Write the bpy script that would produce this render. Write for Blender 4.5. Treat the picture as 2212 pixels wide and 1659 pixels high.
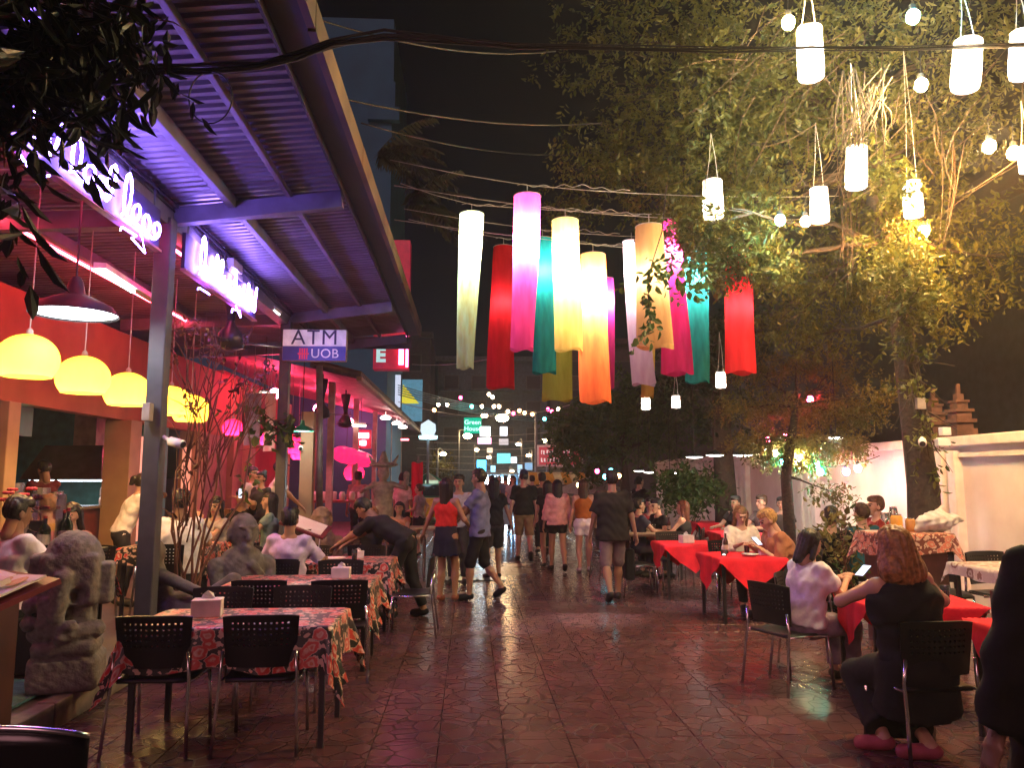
import bpy, math, random
import numpy as np
from mathutils import Vector, Matrix
V = Vector
R = math.radians
PI = math.pi
sc = bpy.context.scene
for o in list(bpy.data.objects):
    bpy.data.objects.remove(o)
COL = sc.collection

# ------------------------------------------------------------------ camera
FPX, CX, CY = 1670.5, 1106.0, 829.5          # focal length and centre for a 2212 x 1659 frame
YAW, PITCH, CAMZ = R(3.1), R(6.81), 1.70
cam_d = bpy.data.cameras.new('camera')
cam_d.sensor_width = 36.0
cam_d.lens = 36.0 * FPX / 2212.0
cam_d.clip_end = 2000
cam = bpy.data.objects.new('camera', cam_d)
COL.objects.link(cam)
FW = V((math.sin(YAW) * math.cos(PITCH), math.cos(YAW) * math.cos(PITCH), math.sin(PITCH)))
RT = V((math.cos(YAW), -math.sin(YAW), 0))
UPV = RT.cross(FW)
cam.matrix_world = Matrix((RT, UPV, -FW)).transposed().to_4x4()
cam.location = (0, 0, CAMZ)
sc.camera = cam

# ------------------------------------------------------------------ night sky, one soft reddish key
w = bpy.data.worlds.new('World')
sc.world = w
w.use_nodes = True
nt = w.node_tree
bg = nt.nodes['Background']
sky = nt.nodes.new('ShaderNodeTexSky')
sky.sky_type = 'NISHITA'
sky.sun_disc = False
SUN_EL, SUN_AZ = R(24), R(197)                # the glow of the street behind the viewer
sky.sun_elevation = SUN_EL
sky.sun_rotation = SUN_AZ
nt.links.new(sky.outputs[0], bg.inputs[0])
bg.inputs[1].default_value = 0.0006
sun_d = bpy.data.lights.new('sun', 'SUN')
sun_d.energy = 0.62
sun_d.angle = R(28)
sun_d.color = (1.0, 0.42, 0.46)
sun = bpy.data.objects.new('sun', sun_d)
COL.objects.link(sun)
sdir = V((math.sin(SUN_AZ) * math.cos(SUN_EL), math.cos(SUN_AZ) * math.cos(SUN_EL), math.sin(SUN_EL)))
sun.rotation_euler = (-sdir).to_track_quat('-Z', 'Y').to_euler()
sun.location = (0, -5, 12)
sc.view_settings.view_transform = 'Standard'
sc.view_settings.look = 'None'
sc.view_settings.exposure = 0.6
sc.view_settings.gamma = 1.0
sc.view_settings.use_curve_mapping = False
sc.cycles.use_denoising = True
sc.cycles.adaptive_threshold = 0.02
sc.cycles.max_bounces = 5
sc.cycles.diffuse_bounces = 3
sc.cycles.glossy_bounces = 3
sc.cycles.transmission_bounces = 5
sc.cycles.sample_clamp_indirect = 4.0
sc.cycles.caustics_reflective = False
sc.cycles.caustics_refractive = False

# ------------------------------------------------------------------ helpers
def ray(u, v):
    return FW * FPX + RT * (u - CX) + UPV * (CY - v)
def W(u, v, Y):
    d = ray(u, v)
    return V((0, 0, CAMZ)) + d * (Y / d.y)
def G(u, v, z=0.0):
    d = ray(u, v)
    return V((0, 0, CAMZ)) + d * ((z - CAMZ) / d.z)
def WX(u, v, X):
    d = ray(u, v)
    return V((0, 0, CAMZ)) + d * (X / d.x)

def setp(o, label=None, cat=None, group=None, kind=None):
    if label: o['label'] = label
    if cat: o['category'] = cat
    if group: o['group'] = group
    if kind: o['kind'] = kind
    return o
def thing(name, label, cat, loc=(0, 0, 0), rz=0.0, group=None):
    o = bpy.data.objects.new(name, None)
    o.empty_display_size = 0.1
    COL.objects.link(o)
    o.location = loc
    o.rotation_euler = (0, 0, rz)
    return setp(o, label, cat, group)
def copy_tree(o, parent=None):
    c = o.copy()
    COL.objects.link(c)
    c.parent = parent
    for ch in o.children:
        copy_tree(ch, c)
    return c

def mesh_obj(name, me, parent=None, loc=None):
    o = bpy.data.objects.new(name, me)
    COL.objects.link(o)
    if parent: o.parent = parent
    if loc is not None: o.location = loc
    return o

class MB:
    """collects shapes; build() links them as one mesh object"""
    def __init__(s):
        s.v = []; s.f = []; s.m = []; s.n = 0; s.mi = 0; s.org = V((0, 0, 0))
    def add(s, vs, fs):
        s.v.extend([tuple(x) for x in vs])
        for f in fs:
            s.f.append(tuple(i + s.n for i in f)); s.m.append(s.mi)
        s.n += len(vs)
        return s
    def box(s, c, d, rot=None, taper=1.0):
        c = V(c); hx, hy, hz = d[0] / 2, d[1] / 2, d[2] / 2
        vs = []
        for z, t in ((-hz, 1.0), (hz, taper)):
            for x, y in ((-hx, -hy), (hx, -hy), (hx, hy), (-hx, hy)):
                p = V((x * t, y * t, z))
                if rot is not None: p = rot @ p
                vs.append(c + p)
        return s.add(vs, [(0, 3, 2, 1), (4, 5, 6, 7), (0, 1, 5, 4), (1, 2, 6, 5), (2, 3, 7, 6), (3, 0, 4, 7)])
    def bar(s, a, b, w, h=None, up=None):
        a, b = V(a), V(b); h = h or w
        d = (b - a); L = d.length; d.normalize()
        u = V(up) if up else (V((0, 0, 1)) if abs(d.z) < 0.95 else V((0, 1, 0)))
        x = d.cross(u).normalized(); u = x.cross(d).normalized()
        rot = Matrix((x, d, u)).transposed()
        return s.box((a + b) / 2, (w, L, h), rot)
    def tube(s, pts, r, seg=8, cap=True, k=1.0):
        pts = [V(p) for p in pts]
        n = len(pts)
        rs = r if isinstance(r, (list, tuple)) else [r] * n
        vs = []; fs = []
        ref = None
        for i, p in enumerate(pts):
            d = (pts[min(i + 1, n - 1)] - pts[max(i - 1, 0)])
            if d.length < 1e-9: d = V((0, 0, 1))
            d.normalize()
            if ref is None:
                ref = V((0, 0, 1)) if abs(d.z) < 0.9 else V((1, 0, 0))
            x = d.cross(ref)
            if x.length < 1e-6: x = d.orthogonal()
            x.normalize(); y = x.cross(d).normalized(); ref = y
            for j in range(seg):
                a = 2 * PI * j / seg
                vs.append(p + x * (math.cos(a) * rs[i] * k) + y * (math.sin(a) * rs[i]))
        for i in range(n - 1):
            for j in range(seg):
                a, b = i * seg + j, i * seg + (j + 1) % seg
                fs.append((a, b, b + seg, a + seg))
        if cap:
            fs.append(tuple(range(seg - 1, -1, -1)))
            fs.append(tuple(range((n - 1) * seg, n * seg)))
        return s.add(vs, fs)
    def lathe(s, prof, c=(0, 0, 0), seg=20, rot=None, closed=False):
        c = V(c); vs = []; fs = []
        for (r, z) in prof:
            for j in range(seg):
                a = 2 * PI * j / seg
                p = V((r * math.cos(a), r * math.sin(a), z))
                if rot is not None: p = rot @ p
                vs.append(c + p)
        n = len(prof)
        for i in range(n - 1 if not closed else n):
            k = (i + 1) % n
            for j in range(seg):
                a, b = i * seg + j, i * seg + (j + 1) % seg
                c2, d2 = k * seg + (j + 1) % seg, k * seg + j
                fs.append((a, b, c2, d2))
        flat = max(p[1] for p in prof) - min(p[1] for p in prof) < 0.006
        if not closed and not flat:
            if prof[0][0] > 1e-5 and getattr(s, 'capends', True): fs.append(tuple(range(seg - 1, -1, -1)))
            if prof[-1][0] > 1e-5 and getattr(s, 'capends', True): fs.append(tuple(range((n - 1) * seg, n * seg)))
        return s.add(vs, fs)
    def ball(s, c, r, seg=10, rings=6, sq=(1, 1, 1)):
        c = V(c); vs = []; fs = []
        for i in range(rings + 1):
            t = PI * i / rings
            for j in range(seg):
                a = 2 * PI * j / seg
                vs.append(c + V((r * sq[0] * math.sin(t) * math.cos(a), r * sq[1] * math.sin(t) * math.sin(a), r * sq[2] * math.cos(t))))
        for i in range(rings):
            for j in range(seg):
                a, b = i * seg + j, i * seg + (j + 1) % seg
                fs.append((a, a + seg, b + seg, b))
        return s.add(vs, fs)
    def prism(s, poly, a, b):
        """poly: list of 2D -> extruded: a, b functions/vectors giving 3D frames (origin, ex, ey, depth vector)"""
        o, ex, ey = a; o, ex, ey = V(o), V(ex), V(ey); dv = V(b)
        n = len(poly)
        vs = [o + ex * x + ey * y for x, y in poly] + [o + ex * x + ey * y + dv for x, y in poly]
        fs = [tuple(range(n - 1, -1, -1)), tuple(range(n, 2 * n))]
        for i in range(n):
            j = (i + 1) % n
            fs.append((i, j, j + n, i + n))
        return s.add(vs, fs)
    def quad(s, a, b, c, d):
        return s.add([a, b, c, d], [(0, 1, 2, 3)])
    def mesh(s, name, mats, smooth=False):
        me = bpy.data.meshes.new(name)
        me.from_pydata(s.v, [], s.f)
        mats = mats if isinstance(mats, (list, tuple)) else [mats]
        for m in mats: me.materials.append(m)
        if len(mats) > 1: me.polygons.foreach_set('material_index', s.m)
        if smooth: me.polygons.foreach_set('use_smooth', [True] * len(me.polygons))
        me.update()
        return me
    def build(s, name, mats, parent=None, smooth=False, world=True, bevel=0.0):
        if world and parent is not None:
            p = parent
            while p.parent: p = p.parent
            if p.rotation_euler.z == 0:
                lx, ly, lz = p.location
                s.v = [(x - lx, y - ly, z - lz) for x, y, z in s.v]
            else:
                raise ValueError('world build under a rotated thing ' + name)
        o = mesh_obj(name, s.mesh(name, mats, smooth), parent)
        if bevel:
            b = o.modifiers.new('bevel', 'BEVEL'); b.width = bevel; b.segments = 2; b.limit_method = 'ANGLE'
        return o
    def top(s, name, mats, label, cat, loc, group=None, kind=None, smooth=False, bevel=0.0):
        """a thing that is one mesh: shapes were collected in world space, origin at loc"""
        lx, ly, lz = loc
        s.v = [(x - lx, y - ly, z - lz) for x, y, z in s.v]
        o = mesh_obj(name, s.mesh(name, mats, smooth), None, loc)
        if bevel:
            b = o.modifiers.new('bevel', 'BEVEL'); b.width = bevel; b.segments = 2; b.limit_method = 'ANGLE'
        return setp(o, label, cat, group, kind)

def text_mesh(txt, size, extrude=0.004, shear=0.0, bold=0.0, space=1.0):
    cu = bpy.data.curves.new('t', 'FONT')
    cu.body = txt; cu.size = size; cu.extrude = extrude; cu.align_x = 'CENTER'; cu.align_y = 'CENTER'
    cu.offset = bold; cu.shear = shear; cu.space_character = space
    cu.resolution_u = 4
    o = bpy.data.objects.new('t', cu)
    COL.objects.link(o)
    dg = bpy.context.evaluated_depsgraph_get()
    me = bpy.data.meshes.new_from_object(o.evaluated_get(dg))
    bpy.data.objects.remove(o)
    bpy.data.curves.remove(cu)
    return me
def text_part(name, txt, size, mat, parent, local_matrix, **kw):
    me = text_mesh(txt, size, **kw)
    me.transform(local_matrix)
    me.materials.clear(); me.materials.append(mat)
    return mesh_obj(name, me, parent)
def point_light(name, loc, power, color, parent=None, radius=0.04):
    d = bpy.data.lights.new(name, 'POINT')
    d.energy = power; d.color = color[:3]; d.shadow_soft_size = radius
    o = bpy.data.objects.new(name, d)
    COL.objects.link(o)
    if parent:
        o.parent = parent
    o.location = loc
    return o

# ------------------------------------------------------------------ materials
MATS = {}
def mat(name, col, rough=0.6, metal=0.0, var=0.18, scale=6.0, bump=0.08, spec=0.5, emit=None, es=0.0, coat=0.0, col2=None, detail=4.0, coord='Object'):
    if name in MATS: return MATS[name]
    m = bpy.data.materials.new(name); m.use_nodes = True
    n = m.node_tree.nodes; l = m.node_tree.links
    p = n['Principled BSDF']
    p.inputs['Roughness'].default_value = rough
    p.inputs['Metallic'].default_value = metal
    p.inputs['Specular IOR Level'].default_value = spec
    if coat:
        p.inputs['Coat Weight'].default_value = coat
        p.inputs['Coat Roughness'].default_value = 0.15
    tc = n.new('ShaderNodeTexCoord')
    tx = n.new('ShaderNodeTexNoise'); tx.inputs['Scale'].default_value = scale; tx.inputs['Detail'].default_value = detail
    l.new(tc.outputs[coord], tx.inputs['Vector'])
    mx = n.new('ShaderNodeMix'); mx.data_type = 'RGBA'
    c2 = col2 if col2 else tuple(max(0, c * (1 - 2 * var)) for c in col)
    c1 = col if col2 else tuple(min(1, c * (1 + var)) for c in col)
    mx.inputs[6].default_value = (*c2, 1); mx.inputs[7].default_value = (*c1, 1)
    mr = n.new('ShaderNodeMapRange'); mr.inputs[1].default_value = 0.3; mr.inputs[2].default_value = 0.7
    l.new(tx.outputs[0], mr.inputs[0]); l.new(mr.outputs[0], mx.inputs[0])
    l.new(mx.outputs[2], p.inputs['Base Color'])
    if bump:
        b = n.new('ShaderNodeBump'); b.inputs['Strength'].default_value = bump; b.inputs['Distance'].default_value = 0.02
        l.new(tx.outputs[0], b.inputs['Height']); l.new(b.outputs[0], p.inputs['Normal'])
    if emit:
        p.inputs['Emission Color'].default_value = (*emit, 1)
        p.inputs['Emission Strength'].default_value = es
    MATS[name] = m
    return m
def emis(name, col, strength):
    if name in MATS: return MATS[name]
    m = bpy.data.materials.new(name); m.use_nodes = True
    n = m.node_tree.nodes; l = m.node_tree.links
    n.remove(n['Principled BSDF'])
    e = n.new('ShaderNodeEmission'); e.inputs[0].default_value = (*col, 1); e.inputs[1].default_value = strength
    l.new(e.outputs[0], n['Material Output'].inputs[0])
    MATS[name] = m
    return m
def cloth_lit(name, col, tr=0.55, rough=0.9, col2=None, zr=None, wrinkle=0.3):
    """thin fabric or paper that lets lamp light through"""
    if name in MATS: return MATS[name]
    m = bpy.data.materials.new(name); m.use_nodes = True
    n = m.node_tree.nodes; l = m.node_tree.links
    n.remove(n['Principled BSDF'])
    d = n.new('ShaderNodeBsdfDiffuse'); t = n.new('ShaderNodeBsdfTranslucent')
    mx = n.new('ShaderNodeMixShader'); mx.inputs[0].default_value = tr
    tc = n.new('ShaderNodeTexCoord')
    nz = n.new('ShaderNodeTexNoise'); nz.inputs['Scale'].default_value = 5.0; nz.inputs['Detail'].default_value = 3
    mp = n.new('ShaderNodeMapping'); mp.inputs['Scale'].default_value = (3, 3, 0.6)
    l.new(tc.outputs['Object'], mp.inputs[0]); l.new(mp.outputs[0], nz.inputs['Vector'])
    cm = n.new('ShaderNodeMix'); cm.data_type = 'RGBA'
    cm.inputs[6].default_value = (*(col2 or tuple(c * 0.72 for c in col)), 1); cm.inputs[7].default_value = (*col, 1)
    mr = n.new('ShaderNodeMapRange'); mr.inputs[1].default_value = 0.35; mr.inputs[2].default_value = 0.65
    l.new(nz.outputs[0], mr.inputs[0]); l.new(mr.outputs[0], cm.inputs[0])
    l.new(cm.outputs[2], d.inputs[0]); l.new(cm.outputs[2], t.inputs[0])
    b = n.new('ShaderNodeBump'); b.inputs['Strength'].default_value = wrinkle; b.inputs['Distance'].default_value = 0.02
    l.new(nz.outputs[0], b.inputs['Height'])
    l.new(b.outputs[0], d.inputs['Normal']); l.new(b.outputs[0], t.inputs['Normal'])
    l.new(d.outputs[0], mx.inputs[1]); l.new(t.outputs[0], mx.inputs[2])
    l.new(mx.outputs[0], n['Material Output'].inputs[0])
    MATS[name] = m
    return m
def leafmat(name, c1, c2, tr=0.35):
    if name in MATS: return MATS[name]
    m = bpy.data.materials.new(name); m.use_nodes = True
    n = m.node_tree.nodes; l = m.node_tree.links
    p = n['Principled BSDF']; p.inputs['Roughness'].default_value = 0.45
    a = n.new('ShaderNodeAttribute'); a.attribute_name = 'tone'
    cm = n.new('ShaderNodeMix'); cm.data_type = 'RGBA'
    cm.inputs[6].default_value = (*c1, 1); cm.inputs[7].default_value = (*c2, 1)
    l.new(a.outputs['Fac'], cm.inputs[0]); l.new(cm.outputs[2], p.inputs['Base Color'])
    t = n.new('ShaderNodeBsdfTranslucent'); l.new(cm.outputs[2], t.inputs[0])
    mx = n.new('ShaderNodeMixShader'); mx.inputs[0].default_value = tr
    l.new(p.outputs[0], mx.inputs[1]); l.new(t.outputs[0], mx.inputs[2])
    l.new(mx.outputs[0], n['Material Output'].inputs[0])
    MATS[name] = m
    return m
def glassmat(name, col=(0.9, 0.95, 1), rough=0.05):
    if name in MATS: return MATS[name]
    m = bpy.data.materials.new(name); m.use_nodes = True
    p = m.node_tree.nodes['Principled BSDF']
    p.inputs['Base Color'].default_value = (*col, 1); p.inputs['Roughness'].default_value = rough
    p.inputs['Transmission Weight'].default_value = 0.95; p.inputs['IOR'].default_value = 1.35
    MATS[name] = m
    return m
def floralmat(name, ground=(0.02, 0.02, 0.018), flower=(0.50, 0.05, 0.04), petal=(0.62, 0.42, 0.33), scale=9.0):
    if name in MATS: return MATS[name]
    m = bpy.data.materials.new(name); m.use_nodes = True
    n = m.node_tree.nodes; l = m.node_tree.links
    p = n['Principled BSDF']; p.inputs['Roughness'].default_value = 0.4
    tc = n.new('ShaderNodeTexCoord')
    nz = n.new('ShaderNodeTexNoise'); nz.inputs['Scale'].default_value = 22; nz.inputs['Detail'].default_value = 3
    ad = n.new('ShaderNodeVectorMath'); ad.operation = 'MULTIPLY_ADD'
    ad.inputs[1].default_value = (0.05, 0.05, 0.05)
    l.new(tc.outputs['UV'], nz.inputs['Vector']); l.new(nz.outputs['Color'], ad.inputs[0]); l.new(tc.outputs['UV'], ad.inputs[2])
    vo = n.new('ShaderNodeTexVoronoi'); vo.inputs['Scale'].default_value = scale; vo.inputs['Randomness'].default_value = 0.85
    l.new(ad.outputs[0], vo.inputs['Vector'])
    r = n.new('ShaderNodeValToRGB'); e = r.color_ramp.elements
    e[0].position = 0.0; e[0].color = (0.5, 0.3, 0.05, 1)
    e[1].position = 0.62; e[1].color = (*ground, 1)
    for pos, c in ((0.07, flower), (0.2, petal), (0.27, flower), (0.40, tuple(x * 1.1 for x in flower)), (0.44, petal), (0.50, ground), (0.55, (0.10, 0.12, 0.06))):
        q = e.new(pos); q.color = (*c, 1)
    l.new(vo.outputs['Distance'], r.inputs[0])
    v2 = n.new('ShaderNodeTexVoronoi'); v2.inputs['Scale'].default_value = scale * 2.3
    l.new(ad.outputs[0], v2.inputs['Vector'])
    r2 = n.new('ShaderNodeValToRGB'); r2.color_ramp.interpolation = 'CONSTANT'
    r2.color_ramp.elements[0].color = (*petal, 1); r2.color_ramp.elements[1].position = 0.38; r2.color_ramp.elements[1].color = (*ground, 1)
    l.new(v2.outputs['Distance'], r2.inputs[0])
    cm = n.new('ShaderNodeMix'); cm.data_type = 'RGBA'
    gt = n.new('ShaderNodeMath'); gt.operation = 'GREATER_THAN'; gt.inputs[1].default_value = 0.46
    l.new(vo.outputs['Distance'], gt.inputs[0])
    l.new(gt.outputs[0], cm.inputs[0]); l.new(r.outputs[0], cm.inputs[6]); l.new(r2.outputs[0], cm.inputs[7])
    l.new(cm.outputs[2], p.inputs['Base Color'])
    MATS[name] = m
    return m
# ------------------------------------------------------------------ smooth solid modelling (distance fields -> one skin)
def surfnet(f, org, h):
    nx, ny, nz = f.shape
    s = f < 0
    cs = [(i, j, k) for i in (0, 1) for j in (0, 1) for k in (0, 1)]
    cnt = np.zeros((nx - 1, ny - 1, nz - 1), np.int8)
    for i, j, k in cs:
        cnt += s[i:nx - 1 + i, j:ny - 1 + j, k:nz - 1 + k]
    mixed = (cnt > 0) & (cnt < 8)
    ii = np.argwhere(mixed)
    if len(ii) == 0: return np.zeros((0, 3)), np.zeros((0, 4), int)
    idx = -np.ones(mixed.shape, np.int64); idx[mixed] = np.arange(len(ii))
    acc = np.zeros((len(ii), 3)); num = np.zeros(len(ii))
    I, J, K = ii.T
    for a in cs:
        for ax in range(3):
            if a[ax]: continue
            b = list(a); b[ax] = 1
            fa = f[I + a[0], J + a[1], K + a[2]]; fb = f[I + b[0], J + b[1], K + b[2]]
            c = (fa < 0) != (fb < 0)
            t = np.where(c, fa / np.where(c, fa - fb, 1), 0)
            pt = np.tile(np.array(a, float), (len(ii), 1)); pt[:, ax] += t
            acc += pt * c[:, None]; num += c
    P = (ii + acc / num[:, None]) * h + org
    quads = []
    for ax in range(3):
        sl0 = [slice(None)] * 3; sl1 = [slice(None)] * 3
        sl0[ax] = slice(0, -1); sl1[ax] = slice(1, None)
        e = s[tuple(sl0)] != s[tuple(sl1)]
        pos = np.argwhere(e)
        o1, o2 = (ax + 1) % 3, (ax + 2) % 3
        ok = (pos[:, o1] > 0) & (pos[:, o2] > 0) & (pos[:, o1] < f.shape[o1] - 1) & (pos[:, o2] < f.shape[o2] - 1)
        pos = pos[ok]
        if len(pos) == 0: continue
        q = []
        for d1, d2 in ((-1, -1), (0, -1), (0, 0), (-1, 0)):
            p = pos.copy(); p[:, o1] += d1; p[:, o2] += d2
            q.append(idx[p[:, 0], p[:, 1], p[:, 2]])
        q = np.stack(q, 1)
        flip = ~s[pos[:, 0], pos[:, 1], pos[:, 2]]
        q[flip] = q[flip][:, ::-1]
        quads.append(q)
    return P, np.concatenate(quads)

def npv(p): return np.array((p[0], p[1], p[2]), float)
class Cone:
    def __init__(s, a, b, ra, rb, side=None, k=1.0, clip=None, clipa=None, op='u'):
        s.a, s.b, s.ra, s.rb, s.k, s.op = npv(a), npv(b), ra, rb, k, op
        s.side = None if side is None else npv(V(side).normalized())
        s.clip = clip; s.clipa = clipa
    def box(s):
        m = max(s.ra, s.rb) * max(1, s.k)
        return np.minimum(s.a, s.b) - m, np.maximum(s.a, s.b) + m
    def d(s, P):
        ba = s.b - s.a; L2 = max(ba @ ba, 1e-9)
        pa = P - s.a
        t = pa @ ba / L2
        h = np.clip(t, 0, 1)
        q = pa - h[..., None] * ba
        if s.side is not None and s.k != 1.0:
            qs = q @ s.side
            q = q + (qs * (1.0 / s.k - 1))[..., None] * s.side
        r = np.sqrt((q * q).sum(-1)) - (s.ra + (s.rb - s.ra) * h)
        L = math.sqrt(L2)
        if s.clip is not None: r = np.maximum(r, (t - 1) * L - s.clip)
        if s.clipa is not None: r = np.maximum(r, -t * L - s.clipa)
        return r
class Ell:
    def __init__(s, c, r, rot=None, op='u'):
        s.c, s.r, s.rot, s.op = npv(c), npv(r), (None if rot is None else np.array(rot)), op
    def box(s):
        m = max(s.r); return s.c - m, s.c + m
    def d(s, P):
        q = P - s.c
        if s.rot is not None: q = q @ s.rot
        return (np.sqrt(((q / s.r) ** 2).sum(-1)) - 1) * s.r.min()
class Box:
    def __init__(s, c, r, round=0.02, rot=None, op='u'):
        s.c, s.r, s.round, s.op = npv(c), npv(r), round, op
        s.rot = None if rot is None else np.array(rot)
    def box(s):
        m = np.linalg.norm(s.r) if s.rot is not None else s.r
        return s.c - m, s.c + m
    def d(s, P):
        q = P - s.c
        if s.rot is not None: q = q @ s.rot
        q = np.abs(q) - (s.r - s.round)
        return np.sqrt((np.maximum(q, 0) ** 2).sum(-1)) + np.minimum(q.max(-1), 0) - s.round
def sdf_mesh(prims, h=0.02, k=0.03, post=None):
    lo = np.min([p.box()[0] for p in prims if p.op == 'u'], 0) - 2.5 * h - k
    hi = np.max([p.box()[1] for p in prims if p.op == 'u'], 0) + 2.5 * h + k
    n = np.maximum(((hi - lo) / h).astype(int) + 2, 4)
    ax = [lo[i] + np.arange(n[i]) * h for i in range(3)]
    P = np.stack(np.meshgrid(*ax, indexing='ij'), -1)
    f = np.full(P.shape[:3], 9.0)
    for p in prims:
        # only evaluate near the primitive
        if p.op == 'u':
            b0, b1 = p.box(); b0 = b0 - k - 3 * h; b1 = b1 + k + 3 * h
            sl = tuple(slice(max(0, int((b0[i] - lo[i]) / h)), min(n[i], int((b1[i] - lo[i]) / h) + 2)) for i in range(3))
            d = p.d(P[sl]); g = f[sl]
            hh = np.maximum(k - np.abs(d - g), 0) / k if k > 0 else 0
            f[sl] = np.minimum(d, g) - hh * hh * k * 0.25
        else:
            f = np.maximum(f, -p.d(P))
    if post is not None: f = post(f, P)
    return surfnet(f, lo, h)
def np_mesh(name, parts, mats):
    """parts: list of (verts, quads, material indices or int)"""
    vs, fs, ms, n = [], [], [], 0
    for v, q, m in parts:
        if len(v) == 0: continue
        vs.append(v); fs.append(q + n); n += len(v)
        ms.append(np.full(len(q), m) if np.isscalar(m) else m)
    v = np.concatenate(vs).astype(np.float32); q = np.concatenate(fs).astype(np.int32); mi = np.concatenate(ms).astype(np.int32)
    me = bpy.data.meshes.new(name)
    k = q.shape[1]
    me.vertices.add(len(v)); me.vertices.foreach_set('co', v.ravel())
    me.loops.add(q.size); me.loops.foreach_set('vertex_index', q.ravel())
    me.polygons.add(len(q))
    me.polygons.foreach_set('loop_start', np.arange(len(q), dtype=np.int32) * k)
    me.polygons.foreach_set('loop_total', np.full(len(q), k, np.int32))
    for m in (mats if isinstance(mats, (list, tuple)) else [mats]): me.materials.append(m)
    me.polygons.foreach_set('material_index', mi)
    me.polygons.foreach_set('use_smooth', np.ones(len(q), bool))
    me.update(calc_edges=True)
    return me

# ---- head, hand and hair templates (made once)
def head_template(h):
    pr = [Ell((0, -0.012, 0.02), (0.076, 0.096, 0.1)), Cone((0, 0.035, -0.02), (0, 0.052, -0.082), 0.062, 0.036),
          Cone((0, -0.02, -0.05), (0, -0.03, -0.17), 0.05, 0.052), Cone((0, 0.088, 0.012), (0, 0.108, -0.024), 0.008, 0.013),
          Ell((0.079, -0.008, -0.008), (0.011, 0.022, 0.033)), Ell((-0.079, -0.008, -0.008), (0.011, 0.022, 0.033)),
          Ell((0, 0.087, -0.055), (0.024, 0.010, 0.010)), Ell((0, 0.085, 0.036), (0.05, 0.012, 0.01))]
    v, q = sdf_mesh(pr, h, 0.016)
    c = v[q].mean(1)
    m = np.zeros(len(q), int)
    for sx in (-1, 1):
        e = ((c[:, 0] - sx * 0.031) / 0.014) ** 2 + ((c[:, 2] - 0.010) / 0.009) ** 2 < 1
        m[e & (c[:, 1] > 0.05)] = 1
        b = (np.abs(c[:, 0] - sx * 0.032) < 0.020) & (np.abs(c[:, 2] - 0.034) < 0.006)
        m[b & (c[:, 1] > 0.05)] = 1
    m[(np.abs(c[:, 0]) < 0.025) & (np.abs(c[:, 2] + 0.055) < 0.009) & (c[:, 1] > 0.05)] = 2
    return v, q, m
def hand_template(h, curl):
    pr = [Cone((0, -0.02, 0), (0, 0.02, 0), 0.022, 0.023, (1, 0, 0), 1.3), Cone((0, 0.02, 0), (0, 0.078, 0), 0.018, 0.015, (1, 0, 0), 2.3)]
    for i, (x, L) in enumerate(((-0.031, 0.058), (-0.011, 0.074), (0.010, 0.078), (0.030, 0.068))):
        a = V((x, 0.084, 0)); d1 = V((x * 0.5, math.cos(curl * 0.5), -math.sin(curl * 0.5))).normalized()
        b = a + d1 * L * 0.5; d2 = V((x * 0.3, math.cos(curl * 1.5), -math.sin(curl * 1.5))).normalized()
        c = b + d2 * L * 0.55
        pr += [Cone(a, b, 0.0092, 0.0085), Cone(b, c, 0.0085, 0.0068)]
    pr += [Cone((0.03, 0.018, -0.004), (0.054, 0.052, -0.014), 0.012, 0.0105), Cone((0.054, 0.052, -0.014), (0.058, 0.085, -0.022), 0.0105, 0.0085)]
    return sdf_mesh(pr, h, 0.006)
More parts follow.
